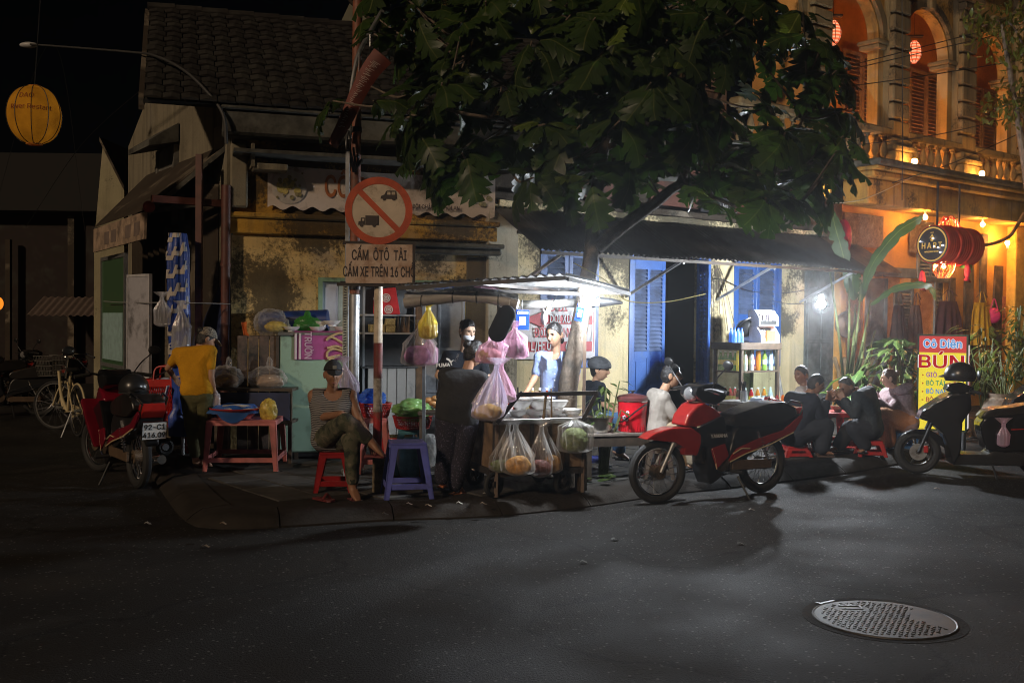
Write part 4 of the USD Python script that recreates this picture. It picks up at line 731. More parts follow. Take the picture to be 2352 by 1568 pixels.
# ================================================================== left side things
GD = thing('glass_door', 'tall green tinted glass door leaf at the left of the corner house', 'door')
d0, d1 = at(230, 800, 14.6), at(285, 800, 13.3); FD = Frame(d0, (d1 - d0)[:2]); wd = np.linalg.norm((d1 - d0)[:2]); ztop = FD.hit(231, 592)[1]
part(GD, 'glass', FD.place(bz(.05, wd - .05, .015, .025, .35, ztop - .05)), usdkit.material(stage, '/World/Looks/green_glass_sheet', {'p': ('principled_bsdf', {'base_color': (.05, .12, .055), 'roughness': .12, 'specular_ior_level': .8})}, [], surface='p.BSDF'))
part(GD, 'frame', FD.place(cat(bz(0, .05, 0, .045, .2, ztop), bz(wd - .05, wd, 0, .045, .2, ztop), bz(.05, wd - .05, 0, .045, ztop - .05, ztop), bz(.05, wd - .05, 0, .045, .3, .36), bz(.05, wd - .05, -.005, .045, 1.02, 1.07))), mat('aluminium', (.45, .46, .46), .35, metal=.8))
part(GD, 'door_poster', FD.place(bz(.14, wd - .14, .005, .013, 1.12, 1.75)), mat('pale_teal_poster', (.28, .42, .42), .5, var=.2), False)
part(GD, 'lower_poster', FD.place(bz(.16, wd - .12, .005, .013, .66, .98)), mat('pale_green_poster', (.22, .36, .22), .5, var=.3), False)
WP = thing('white_panel_door', 'leaning grey white panel door between the glass door and the blue umbrella', 'door')
e0, e1 = at(290, 800, 13.0), at(342, 800, 12.6); FW = Frame(e0, (e1 - e0)[:2]); we = np.linalg.norm((e1 - e0)[:2]); zt2 = FW.hit(310, 630)[1]
part(WP, 'panel', FW.place(bz(.03, we - .03, .01, .03, .3, zt2 - .03)), mat('grey_white_panel', (.36, .36, .40), .6, var=.1, dirt=.3))
part(WP, 'frame', FW.place(cat(bz(0, .03, 0, .04, .15, zt2), bz(we - .03, we, 0, .04, .15, zt2), bz(.03, we - .03, 0, .04, zt2 - .03, zt2), bz(.03, we - .03, -.003, .04, .95, .985))), mat('grey_white_frame', (.42, .42, .44), .5))
UM = thing('folded_umbrella', 'folded blue and white striped market umbrella tied upright against the dark wall', 'umbrella')
us = lambda t: .9 + .1 * math.sin(3.1 * t)
u_c = curve([at(420, 1000, 12.0), at(415, 850, 12.0), at(411, 740, 12.0), at(408, 640, 12.0), at(409, 536, 12.0)], 40)
def umb(r0):
    def fn(a, b):
        p = u_c[int(round(b * (len(u_c) - 1)))]; s = b; th = a * 6.283; R = (.118 if s > .25 else .10 + .05 * (s < .1)) * (1 - .25 * max(0, s - .9) * 10) * r0 * (1 + .10 * math.sin(7 * th) + .05 * math.sin(12 * th + 6 * s))
        return p + V(math.cos(th) * R, math.sin(th) * R * .8, 0)
    return fn
part(UM, 'canopy', grid(umb(1), 49, 41), CLOTHB, 60)
sp = []
for k in range(7):
    b0 = .30 + k * .105
    for off_, wd_ in ((0, .03), (.042, .008)):
        def sf(a, c, b0=b0, off_=off_, wd_=wd_): return umb(1.09)(.52 + a * .46, min(.995, b0 + off_ + c * wd_ + .085 * a))
        sp.append(grid(sf, 24, 3))
part(UM, 'white_stripe', cat(sp), STRIPE, 60); part(UM, 'pole', tube([at(420, 1050, 12.0), at(420, 990, 12.0)], .02, 8), STEEL)
part(UM, 'tie_string', cat(*[tube(curve([at(388, y, 11.85), at(410, y - 5, 11.8), at(434, y + 2, 11.85)], 12), .005, 5) for y in (790, 798)]), WHITE)
NT = thing('navy_tarp', 'dark navy tarpaulin hung like a curtain behind the woman in yellow', 'tarpaulin')
q00, q10, q01, q11 = at(430, 860, 12.6), at(522, 900, 12.2), at(505, 655, 12.6), at(526, 648, 12.2)
part(NT, 'sheet', thick(grid(lambda a, b: (q00 * (1 - a) + q10 * a) * (1 - b) + (q01 * (1 - a) + q11 * a) * b + V(0, .05 * math.sin(a * 14 + b), 0) - V(.10 * math.sin(math.pi * b) * (1 - a), 0, 0), 24, 14), .006), CLOTHD, 50)
DW = thing('dark_shed', 'dark boarded shed front behind the striped umbrella', 'shed')
h0, h1 = FS.p(.25, 0, 0) + FS.n * .16, FS.p(3.4, 0, 0) + FS.n * .16
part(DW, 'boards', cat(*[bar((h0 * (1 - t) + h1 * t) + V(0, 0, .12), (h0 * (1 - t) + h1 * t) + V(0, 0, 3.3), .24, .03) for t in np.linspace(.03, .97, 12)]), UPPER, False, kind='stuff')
for i, (x, y0, y1, r, lab) in enumerate(((372, 682, 750, .085, 'wrinkled clear bag hung left of the striped umbrella'), (416, 702, 812, .10, 'wrinkled clear bag hung in front of the striped umbrella'))):
    bag('hanging_bag', lab, at(x, y0, 11.75), at(x, y1, 11.75), r, film('milky_bag', (.8, .8, .82), white=.30), None, .55, 40 + i, .5)
t = thing('paper_tag', 'small white paper tag hanging beside the red market basket', 'tag'); part(t, 'card', bar(at(386, 885, 11.9), at(378, 920, 11.9), .10, .004), WHITE)
for i, (pts_, lab, r) in enumerate((([at(238, 692, 14), at(300, 695, 13), at(410, 695, 12), at(530, 698, 12.2)], 'thin grey clothes line crossing the striped umbrella', .006), ([at(-40, 570, 16), at(120, 100, 18), at(200, 560, 18)], 'thin slack wire hanging in the dark alley', .004), ([at(60, 520, 20), at(190, 330, 19), at(390, 150, 14.2)], 'long wire rising from the alley to the gable', .006), ([at(420, 830, 11.7), at(330, 880, 12.6), at(290, 905, 13)], 'dark cord slung low before the white panel door', .010))):
    single('wire', tube(curve(pts_, 30), r, 5), BLACK if i else mat('grey_cord', (.25, .25, .25), .6), lab, 'wire')
SLt = thing('street_lamp', 'long grey street lamp arm reaching from the gable over the alley', 'street lamp')
part(SLt, 'arm', tube(curve([at(520, 330, 11.9), at(512, 262, 11.9), at(470, 205, 12.0), at(420, 160, 12.2), at(360, 130, 12.5), at(300, 120, 12.8), at(70, 102, 13.6)], 40), np.linspace(.022, .012, 37)[:len(curve([(0, 0, 0)] * 7, 40))], 10), mat('grey_lamp_arm', (.035, .035, .035), .6))
part(SLt, 'lamp_head', ell(at(66, 104, 13.65), (.12, .05, .04)), mat('pale_lamp_head', (.4, .4, .4), .4))
LN = thing('silk_lantern', 'big yellow ribbed silk lantern with red handwriting hanging over the alley', 'lantern')
lc = at(79, 265, 11.0); R_ = .27
silk = usdkit.material(stage, '/World/Looks/glowing_silk', {'g': ('texture_coordinate', {}), 'n': ('noise_texture', {'scale': 5.0, 'detail': 4.0}), 'r': ('rgb_ramp', {'ramp': [(.3, (.13, .045, .003)), (.7, (.30, .11, .006))]}), 'd': ('diffuse_bsdf', {'color': (.16, .07, .008)}), 'e': ('emission', {'strength': .55}), 'a': ('add_closure', {})},
    [('g.object', 'n.vector'), ('n.fac', 'r.fac'), ('r.color', 'e.color'), ('d.BSDF', 'a.closure1'), ('e.emission', 'a.closure2')], surface='a.closure')
def lanp(t): return R_ * (math.sin(math.acos(max(-1, min(1, t)))) ** .85)
ts = np.linspace(-.97, .97, 21); rib = 10
def lpt(th, t, k=1.0): 
    f = 1 - .035 * abs(math.sin(th * rib / 2)) * 1; return lc + V(math.cos(th) * lanp(t) * f * k, math.sin(th) * lanp(t) * f * k, t * .305)
part(LN, 'silk_skin', grid(lambda a, b: lpt(a * 6.2832, -.97 + 1.94 * b), 81, 21), silk, 40)
for i in range(rib): part(LN, 'rib', tube([lpt(i * 6.2832 / rib + .12, t, 1.012) if False else lc + V(math.cos(i * 6.2832 / rib) * lanp(t) * 1.008, math.sin(i * 6.2832 / rib) * lanp(t) * 1.008, t * .305) for t in ts], .005, 5), WOODD)
part(LN, 'end_ring', cat(mv(rot(torus(.075, .010, 24, 6), rx=90), *(lc + V(0, 0, -.302))), mv(rot(torus(.06, .008, 24, 6), rx=90), *(lc + V(0, 0, .302)))), mat('orange_trim', (.45, .16, .02), .5))
part(LN, 'cord', tube([lc + V(0, 0, .3), lc + V(.02, .1, 1.3)], .006, 5), BLACK)
def wrap_text(s, h, zc, a0):
    m = meshkit.text_mesh(s, h, .004, False); v = m.vertices.copy(); v[:, 0] -= (v[:, 0].min() + v[:, 0].max()) / 2; o = []
    for x, y, z in v:
        t = max(-.9, min(.9, (zc + y) / .305)); r = max(.05, lanp(t)); th = -math.pi / 2 + a0 + x / r; o.append(lc + V(math.cos(th) * (r + .001 + z), math.sin(th) * (r + .001 + z), zc + y))
    return tm(np.array(o), m.faces)
part(LN, 'handwriting', cat(wrap_text('River Restant', .05, .02, .28), wrap_text('DAO', .05, .14, .1)), mat('red_brown_ink', (.22, .03, .005), .8), False)
# ================================================================== shelf unit and stools by the sign
sx0, sx1 = FA.hit(833, 840, .30)[0], FA.hit(955, 840, .30)[0]
SU = thing('shelf_unit', 'dark shelf unit with baskets on its shelves and white slatted doors behind the sign pole', 'shelf')
zs = lambda y: FA.hit(900, y, .30)[1]
part(SU, 'back', FA.place(bz(sx0, sx1, -.05, -.03, .3, zs(655))), BLACK, False)
for y in (722, 764): part(SU, 'shelf', FA.place(bz(sx0, sx1, -.30, -.05, zs(y) - .02, zs(y))), mat('grey_shelf', (.42, .42, .44), .5))
part(SU, 'post', FA.place(bz(sx0, sx0 + .025, -.30, -.27, .12, zs(660))), GREYP)
for k in range(5): part(SU, 'door_slat', FA.place(bz(sx0 + .06 + k * (sx1 - sx0 - .06) / 5 + .004, sx0 + .06 + (k + 1) * (sx1 - sx0 - .06) / 5 - .004, -.31, -.28, .3, zs(845), .004)), mat('cream_slat', (.46, .43, .40), .5, var=.06, dirt=.2))
part(SU, 'worktop', FA.place(bz(sx0 - .02, sx1 + .02, -.34, -.05, zs(845), zs(845) + .02)), BLACK)
part(SU, 'timber_post', FA.place(bz(sx1 + .0, sx1 + .085, -.33, -.25, .12, zs(655))), WOOD, label='tall raw brown timber post')
RB = thing('red_shopping_bag', 'red cloth bag with white rings on the top shelf', 'bag'); rbp = FA.p(FA.hit(890, 690, .28)[0], .24, zs(722))
part(RB, 'cloth', mv(soft(hull([(-.16, -.06, 0), (.17, -.06, 0), (-.15, .06, 0), (.16, .06, 0), (-.15, -.05, .30), (.11, -.05, .33), (-.14, .05, .30), (.10, .05, .32)]), .03, 4), *rbp), mat('red_bag_cloth', (.55, .02, .03), .7, var=.2, bump=.3, bscale=15))
for k, (x, z) in enumerate(((-.10, .19), (.0, .20), (-.09, .07), (.03, .06))): part(RB, 'white_ring', mv(cat(*[prism(Point(0, 0).buffer(r).difference(Point(0, 0).buffer(r - .010)), .004) for r in (.052, .033, .015)]), rbp[0] + x, rbp[1] - .068, rbp[2] + z), WHITE)
WK = mat('pale_wicker', (.45, .36, .16), .8, var=.5, scale=60, bump=.6, bscale=120)
for i, (x, y, w, h, lab) in enumerate(((868, 763, .19, .10, 'wider pale woven box on the middle shelf'), (898, 763, .12, .085, 'lower pale woven box of the pair on the middle shelf'), (898, 741, .12, .085, 'upper pale woven box of the pair on the middle shelf'))):
    p = FA.p(FA.hit(x, 750, .28)[0], .22, zs(764) + (.088 if i == 2 else 0)); t = thing('woven_box', lab, 'box', p, FA.deg()); part(t, 'box', box(w, .14, h, (0, 0, h / 2), bev=.012), WK); part(t, 'lid', box(w * 1.04, .146, .02, (0, 0, h - .01), bev=.006), WK)
t = thing('incense_bundle', 'bundle of thin brown sticks standing on the middle shelf', 'sticks', FA.p(FA.hit(928, 750, .28)[0], .2, zs(764)), FA.deg())
for k in range(14): part(t, 'stick', bar((-.09 + k * .013, 0, 0), (-.09 + k * .013 + rng.uniform(-.03, .03), .02, .21), .009), WOOD)
def lstool(name, lab, p, w, h, m, rz=0, **k): return stool(name, lab, k.pop('cat_', 'stool'), p, w, h, m, rz, **k)
lstool('plastic_stool', 'tall purple blue plastic stool at the kerb in front of the traffic sign', V(*gp(934, 1138, .12)[:2], .122), .44, .49, P_BLUE, 12, leg=.055)
ts_ = V(*gp(940, 1090, .12)[:2], .122); lstool('plastic_stool', 'teal plastic stool carrying the basket of lettuce', ts_ + V(0, .12, 0), .34, .46, P_TEAL, 8)
def food_basket(lab, x, y, Y, r, h, **k):
    p = at(x, y, Y); t = thing('food_basket', lab, 'basket', p); basket(t, r * .72, r, h, P_RED, **k); return p
bY = ts_[1] + .12; p = V(*(ts_ + V(.02, .10, 0))[:2], ts_[2] + .463); t = thing('food_basket', 'round red basket under the green bag of lettuce', 'basket', p); basket(t, .165, .20, .125, P_RED, n=52, rows=7)
t = thing('lettuce_bag', 'crumpled green bag of lettuce heaped in the round red basket', 'bag', p + V(0, 0, .12)); part(t, 'film', crumple((.01, 0, .065), (.20, .17, .105), 51, .34), mat('green_crinkle_film', (.22, .42, .14), .25, var=.35, scale=9, sub=.3), 70)
q = at(862, 957, 10.75); t = thing('food_basket', 'red basket half hidden behind the sign pole under a blue bag', 'basket', q); basket(t, .13, .165, .14, P_RED, n=30, rows=6, open_=.9)
t = thing('blue_plastic_bag', 'blue bag lying in the red basket behind the sign pole', 'bag', q + V(-.03, 0, .13)); part(t, 'film', crumple((0, 0, .06), (.13, .11, .09), 53, .3), BAGO, 60)
lstool('plastic_stool', 'pink plastic stool under the red basket behind the sign pole', V(q[0], q[1], .122), .34, q[2] - .125, P_PINK, 4)
t = thing('wash_tub', 'blue plastic dish tub on the low shelf under the teal stool seat', 'tub', V(ts_[0] + .03, ts_[1] - .05, .122)); part(t, 'bowl', mv(lathe([(0, 0), (.12, 0), (.155, .14), (.14, .33), (.08, .38), (0, .39)], 24), 0, 0, 0), mat('sky_blue_plastic', (.12, .34, .50), .4))
t = thing('red_bucket', 'red plastic bucket on the ground behind the sign pole', 'bucket', V(*gp(886, 1062, .12)[:2], .122) + V(0, .1, 0)); part(t, 'shell', lathe([(0, 0), (.10, 0), (.145, .24), (.15, .245), (.14, .235), (.095, .01), (0, .01)], 26), P_RED); part(t, 'handle', tube([(.145 * math.cos(a), -.05 - .02 * math.sin(a), .24 - .10 * math.sin(a)) for a in np.linspace(0, math.pi, 12)], .004, 5), STEEL)
for i, (x, y) in enumerate(((1000, 915), (994, 925), (1004, 931), (985, 919))):
    e = at(x, y, 10.4); t = thing('bread_roll', ['topmost brown bread roll of the heap beside the dark dressed customer', 'left brown bread roll of the heap beside the customer', 'lowest brown bread roll of the heap beside the customer', 'leftmost small bread roll of the heap beside the lettuce basket'][i], 'bread', e); part(t, 'crust', ell((0, 0, 0), (.042, .05, .032), 30 * i), mat('bread_crust', (.45, .24, .09), .6, var=.3, scale=12))
b_ = at(997, 945, 10.4); t = thing('bread_tray', 'dark tray under the bread rolls behind the customer', 'tray', V(b_[0], b_[1], .122)); part(t, 'top', box(.3, .3, .03, (0, 0, b_[2] - .13)), WOODD); 
for sx in (-.12, .12): part(t, 'leg', box(.03, .26, b_[2] - .145, (sx, 0, (b_[2] - .145) / 2)), WOODD)
t = thing('clear_bag', 'clear crinkled rubbish bag beside the purple blue stool', 'bag', V(*gp(985, 1085, .12)[:2], .30)); part(t, 'film', crumple((0, 0, .05), (.09, .09, .16), 57, .3), BAGC, 60)
# ================================================================== the food cart
FC = Frame(gp(1128, 1142, .12), (math.cos(math.radians(22)), math.sin(math.radians(22))))
CT = thing('food_cart', 'old wooden street food cart with tin canopy and bowls on its counter', 'cart')
cl = FC.hit(1343, 960)[0]; zc = .815; u0 = FC.hit(1140, 960)[0]; DEP = .78
fc = lambda m, u=0, n=0, z=0: FC.place(m, u, n, z)
CWD = mat('cart_board', (.20, .13, .075), .7, var=.3, scale=8, dirt=.45, dirtcol=(.06, .04, .028), bump=.3, bscale=26); CIR = mat('cart_iron', (.035, .030, .028), .55, var=.4, dirt=.3, dirtcol=(.08, .04, .02))
part(CT, 'counter', fc(cat(bz(u0 - .03, cl + .03, -.02, DEP, zc - .02, zc, .004), bz(u0 - .035, cl + .035, -.028, .0, zc - .045, zc - .021))), mat('worn_steel_counter', (.35, .34, .33), .35, metal=.7, dirt=.4, dirtcol=(.10, .07, .05)))
npn = 5; wp_ = (cl - u0) / npn
for k in range(npn): part(CT, 'front_panel', fc(bz(u0 + k * wp_ + .02, u0 + (k + 1) * wp_ - .02, .012, .03, .36, zc - .05)), CWD, False)
for k in range(npn + 1): part(CT, 'upright', fc(bz(u0 + k * wp_ - .02, u0 + k * wp_ + .02, .0, .04, .33, zc - .046, .003)), CIR if k in (0, npn) else WOODD)
for k in range(2): part(CT, 'side_panel', fc(bz(u0 + .0, u0 + .018, .05 + k * .36, .39 + k * .36, .36, zc - .05)), CWD, False)
part(CT, 'back_panel', fc(bz(u0, cl, DEP - .02, DEP, .36, zc - .05)), CWD, False)
part(CT, 'frame', fc(cat(bz(u0 - .02, cl + .02, -.01, .035, .30, .355), bz(u0 - .02, u0 + .03, .036, DEP, .30, .355), bz(cl - .03, cl + .02, .036, DEP, .30, .355), bz(u0 + .03, cl - .03, .036, DEP, .305, .32))), CIR)
WR = .115
for u, n in ((u0 - .02, -.0), (cl - .22, -.0), (u0 + .05, -DEP + .1), (cl - .15, -DEP + .1)):
    w_ = part(CT, 'wheel', fc(rot(torus(WR - .02, .024, 28, 8), 24), u, n, .122 + WR), RUBBER); part(w_, 'hub', fc(rot(cat(cyl((0, -.03, 0), (0, .03, 0), .03, 12), *[bar((0, 0, 0), (.085 * math.cos(a), 0, .085 * math.sin(a)), .018, .012) for a in np.arange(5) * 1.2566]), 24), u, n, .122 + WR), CIR)
    part(CT, 'wheel_fork', fc(cat(bz(u - .035, u + .035, -n - .02, -n + .02, .122 + 2 * WR + .01, .305), bz(u - .05, u - .04, -n - .02, -n + .02, .122 + WR, .122 + 2 * WR + .02))), CIR)
hu0, hu1, hz = FC.hit(1188, 908, -.0)[0], FC.hit(1372, 904, .12)[0], zc + .225
part(CT, 'hand_rail', fc(bar((hu0, -.05, hz), (hu1 + .04, -.05, hz), .036, .036)), CIR)
part(CT, 'rail_stay', fc(bar((hu0, -.05, hz), (u0, -.01, zc - .03), .045, .032)), CIR); part(CT, 'rail_stay', fc(bar((hu1 + .03, -.05, hz), (cl - .03, -.01, zc - .03), .045, .032)), CIR)
part(CT, 'rail_hook', fc(cat(bar((hu0 + .26, -.05, hz), (hu0 + .25, -.03, zc), .018), bar((hu0 + .31, -.05, hz + .05), (hu0 + .33, -.03, zc + .01), .012))), mat('brass_hook', (.28, .20, .10), .4, metal=.7))
# canopy
K0, K1, K2, K3 = at(912, 654, 9.3), at(1300, 630, 8.8), at(1446, 667, 10.3), at(1085, 653, 10.6)
def cnp(a, b, dz=0): return K0 * (1 - a) * (1 - b) + K1 * a * (1 - b) + K2 * a * b + K3 * (1 - a) * b + V(0, 0, dz)
nsh = 4
for k in range(nsh):
    a0, a1 = k / nsh, (k + 1.04) / nsh
    part(CT, 'tin_sheet', thick(grid(lambda a, b: cnp(min(1, a0 + (a1 - a0) * a), b, .012 * math.sin((a0 + (a1 - a0) * a) * 2 * math.pi * 19) + .02 * math.sin(math.pi * a)*0 + .004 * k % .008), 44, 4), .003), mat('dark_tin_canopy', (.11, .11, .11), .7, metal=0.0, var=.3, dirt=.35, dirtcol=(.05, .035, .025)), 40)
part(CT, 'canopy_beam', bar(cnp(0, .0, -.03), cnp(1, .0, -.03), .03, .035), CIR); part(CT, 'canopy_beam', bar(cnp(1, .02, -.035), cnp(1, 1, -.035), .03, .035), CIR)
part(CT, 'canopy_beam', bar(cnp(0.25, 1, -.03), cnp(1, 1, -.03), .03, .03), CIR); part(CT, 'canopy_beam', bar(at(1130, 668, 9.7), at(1350, 676, 9.95), .028, .03), CIR); part(CT, 'canopy_beam', bar(cnp(.5, 0, -.03), cnp(.5, 1, -.03), .026, .03), CIR)
def vpost(nm, x, ytop, xb, zb_, Y, w, m): p, q = at(x, ytop, Y), at(xb, 900, Y); part(CT, nm, bar(V(q[0], Y, zb_), p, w), m)
vpost('left_post', 974, 690, 975, .122, 10.15, .032, STEEL); 
part(CT, 'middle_post', bar(FC.p(u0, .015, .122), at(1147, 690, FC.p(u0, .0, 0)[1] + .03), .034), mat('brown_iron_post', (.10, .065, .045), .55, dirt=.3))
part(CT, 'right_post', bar(FC.p(cl - .02, .01, .122), at(1345, 672, 9.8), .030), mat('brown_iron_post', (0, 0, 0))); part(CT, 'rear_post', bar(FC.p(u0 + .1, -DEP, .122), at(1164, 700, 10.3), .032), GREYP)
part(CT, 'timber_leg', fc(bz(cl - .03, cl + .055, .05, .13, .122, zc - .05)), WOODD)
# rolled awnings and things on the frame
RT = thing('rolled_tarpaulin', 'grey tarpaulin rolled up under the left front edge of the cart canopy', 'tarpaulin'); rc = curve([at(928, 697, 9.3), at(985, 690, 9.3), at(1060, 681, 9.3), at(1130, 687, 9.25), at(1190, 700, 9.2)], 32)
TARP = mat('grey_tarp_roll', (.33, .31, .29), .55, var=.35, scale=5, dirt=.4, dirtcol=(.12, .10, .08), bump=.5, bscale=16)
part(RT, 'roll', wob(tube(rc, .047, 14), .012, 9), TARP, 60); part(RT, 'loose_sheet', wob(thick(grid(lambda a, b: rc[int(a * (len(rc) - 1))] + V(0, .05 * b, .03 + .055 * b), 33, 4), .004), .008, 12), mat('silver_sheet', (.55, .55, .55), .3, metal=.4, bump=.6, bscale=20), 60)
for k in (6, 14, 20, 26): part(RT, 'tie', torus_ := mv(rot(torus(.052, .005, 18, 5), rx=0, rz=80), *rc[min(k, len(rc) - 1)]), BLACK)
RT2 = thing('rolled_tarpaulin', 'pale tarpaulin rolled along the back edge of the cart canopy', 'tarpaulin'); r2 = curve([at(1196, 700, 10.2), at(1280, 697, 10.2), at(1340, 695, 10.15), at(1392, 693, 10.1)], 24)
part(RT2, 'roll', wob(tube(r2, .042, 14), .008, 9), mat('pale_tarp_roll', (.26, .25, .24), .5, var=.2, dirt=.25), 60); part(RT2, 'black_end', wob(tube(curve([at(1378, 694, 10.08), at(1400, 693, 10.06), at(1418, 694, 10.05), at(1430, 696, 10.05)], 8), [.045, .05, .035, .012][:4] if len(curve([at(1, 1, 1)] * 4, 8)) == 4 else np.linspace(.05, .012, len(curve([at(1, 1, 1)] * 4, 8))), 12), .004, 20), BLACK, 60)
t = thing('canopy_sheeting', 'crumpled blue and clear sheeting stuffed under the canopy roof', 'sheeting'); part(t, 'clear_film', crumple(at(985, 664, 10.2), (.22, .12, .04), 61, .3), BAGC, 60); part(t, 'blue_film', crumple(at(1022, 664, 10.3), (.10, .08, .035), 62, .3), BAGO, 60)
t = thing('canopy_sheeting', 'pale pink sheeting stuffed under the canopy roof', 'sheeting'); part(t, 'film', crumple(at(1115, 665, 10.2), (.12, .1, .04), 63, .3), BAGP, 60)
def card(lab, xc, y0, y1, w, Y, tilt):
    t = thing('payment_card', lab, 'card'); c = at(xc, (y0 + y1) / 2, Y); h = (y1 - y0) / 2400 * Y; f = lambda m: mv(rot(m, ry=tilt, rz=8), *c)
    part(t, 'card', f(box(w, .006, h, bev=.002)), mat('card_blue', (.02, .08, .55), .3, sub=.1)); part(t, 'white_label', f(mv(box(w * .84, .002, h * .15), 0, -.0045, h * .36)), WHITE); part(t, 'white_square', f(mv(box(w * .5, .002, h * .42), 0, -.0045, -h * .06)), WHITE); part(t, 'cord', tube([c + V(0, 0, h / 2), c + V(0, .01, h / 2 + .10)], .003, 4), BLACK)
    part(t, 'label_mark', f(mv(box(w * .12, .002, h * .07), -w * .30, -.006, h * .37)), mat('card_blue', (0, 0, 0)))
card('blue payment card with a white square hanging left under the canopy', 1200, 712, 757, .125, 9.75, 0); card('tilted blue payment card hanging from the right canopy post', 1332, 697, 738, .075, 9.62, 12)
t = thing('power_adapter', 'small pale power adapter tied with white cloth under the canopy', 'adapter'); c = at(1259, 712, 9.8); part(t, 'body', mv(rot(box(.05, .04, .07, bev=.006), ry=20), *c), mat('beige_plastic', (.35, .27, .18), .5)); part(t, 'cloth', crumple(c + V(-.035, 0, -.06), (.03, .03, .07), 66, .3, 3), WHITE, 60); part(t, 'cord', tube(curve([c + V(.02, 0, .03), c + V(.07, 0, .12), c + V(.1, 0, .2)], 8), .003, 4), BLACK)
t = thing('hanging_cushion', 'black oblong padded cushion hanging at the middle canopy post', 'cushion'); a0, a1 = at(1163, 722, 9.12), at(1143, 764, 9.12)
hc = m2t(m3.Manifold.batch_boolean([m3.Manifold.hull_points([tuple(p) for q, r in ((a0, .082), (a1, .082)) for p in (ell((0, 0, 0), (r, r * .45, r), sub=3).vertices + q)])], m3.OpType.Add)); part(t, 'pad', hc, mat('black_felt', (.012, .013, .02), .95)); part(t, 'string', tube([a0 + V(.02, 0, .06), a0 + V(.03, .02, .13)], .003, 4), WHITE)
# bags hung about the cart
FOODS = [mat('golden_food', (.46, .24, .06), .6, var=.5, scale=22, bump=.8, bscale=40), mat('dark_red_food', (.16, .05, .04), .6, var=.5, scale=22, bump=.8, bscale=40), mat('green_herbs', (.12, .15, .05), .7, var=.5, scale=26, bump=.8, bscale=50), mat('yellow_food', (.62, .42, .03), .5, var=.35, scale=18), mat('pinkish_food', (.55, .36, .30), .6, var=.3, scale=18), mat('white_noodles', (.62, .58, .56), .6, var=.15, scale=24, bump=.5), mat('brown_food', (.30, .17, .08), .6, var=.5, scale=30)]
fy = FC.p(.3, .1, 0)[1]
def hb(lab, xt, yt, xb, yb, Y, r, m, fill, fz=.42, seed=0, **k): return bag('hanging_bag', lab, at(xt, yt, Y), at(xb, yb, Y), r, m, fill, fz, seed, **k)
Yc_ = 9.02
hb('large lavender bag with yellow food hanging on the middle canopy post', 1142, 838, 1118, 966, 8.98, .140, BAGL, FOODS[3], .30, 71, flat=.6)
hb('pale pink bag hanging behind the middle canopy post', 1150, 836, 1160, 925, 9.3, .10, BAGP, FOODS[2], .22, 72)
hb('pinkish bag of noodles hanging left of the black cushion', 1140, 772, 1122, 835, 9.25, .120, BAGP, FOODS[4], .62, 73, flat=.6, ears=False, tie=.06)
hb('pink bag full of white noodles hanging right of the black cushion', 1182, 752, 1190, 824, 9.45, .095, BAGP, FOODS[5], .66, 74, flat=.7)
hb('clear bag with green herbs hanging lowest left on the cart front', 1168, 975, 1150, 1085, 9.28, .115, BAGC, FOODS[2], .30, 75, flat=.55)
hb('clear bag of golden food hanging second from left on the cart front', 1184, 975, 1190, 1092, 9.20, .135, BAGC, FOODS[0], .40, 76, flat=.55)
hb('clear bag with dark red food hanging in the middle of the cart front', 1244, 978, 1240, 1096, 9.38, .115, BAGC, FOODS[1], .36, 77, flat=.55)
hb('clear bag of golden food hanging right of the dark red one', 1252, 980, 1272, 1086, 9.46, .095, BAGC, FOODS[0], .40, 78, flat=.55)
hb('round pink tied bag stuffed with herbs at the right end of the cart', 1320, 962, 1320, 1040, 9.5, .145, BAGC, FOODS[2], .78, 79, flat=.7)
hb('yellow net bag of dried food hanging on the left canopy post', 984, 704, 984, 779, 9.95, .085, BAGY, FOODS[6], .45, 80)
hb('wide clear bag with pink packets hanging on the left canopy post', 964, 748, 958, 842, 10.0, .145, BAGC, mat('pink_packet', (.5, .25, .5), .4, var=.7, scale=9), .55, 81, flat=.4)
hb('pink and clear bag hanging right of the left canopy post', 985, 778, 988, 838, 10.05, .075, BAGP, None, .6, 82)
hb('lilac bag hanging over the shoulder of the old man', 790, 832, 805, 905, 9.85, .085, BAGL, None, .35, 83, flat=.5, tie=.012)
# bowls on the counter
names = ['first', 'second', 'third', 'fourth']; R4 = .105
for k in range(4):
    for row in (0, 1):
        if row and k == 3: continue
        u = u0 + .23 + k * .185 + row * .06; p = FC.p(u, -.10 - row * .04, zc + .002 + row * .068); t = thing('bowl', f'white bowl, {names[k]} from the left in the {"upper" if row else "lower"} row on the cart counter', 'bowl', p); part(t, 'shell', bowl_mesh(R4, .068 if not row else .078), P_MELA)
for i, (u, lab) in enumerate(((.42, 'left white plate lying on the upper row of cart bowls'), (.60, 'right white plate lying on the upper row of cart bowls'))):
    t = thing('plate', lab, 'plate', FC.p(u0 + u - .06, -.20, zc + .155)); part(t, 'dish', lathe([(0, 0), (.06, 0), (.115, .014), (.118, .018), (.06, .006), (0, .006)], 28), P_MELA)
t = thing('napkin_bag', 'white crumpled bag of napkins at the left end of the cart counter', 'bag', FC.p(u0 + .08, -.12, zc)); part(t, 'film', crumple((0, 0, .06), (.11, .09, .07), 91, .35), film('white_film', (.9, .9, .92), white=.5), 60)
t = thing('steel_pot', 'small steel pot at the left rear of the cart counter', 'pot', FC.p(u0 + .12, -.32, zc)); part(t, 'shell', lathe([(0, 0), (.075, 0), (.08, .12), (.084, .125), (.074, .12), (.07, .01), (0, .01)], 22), STEEL)
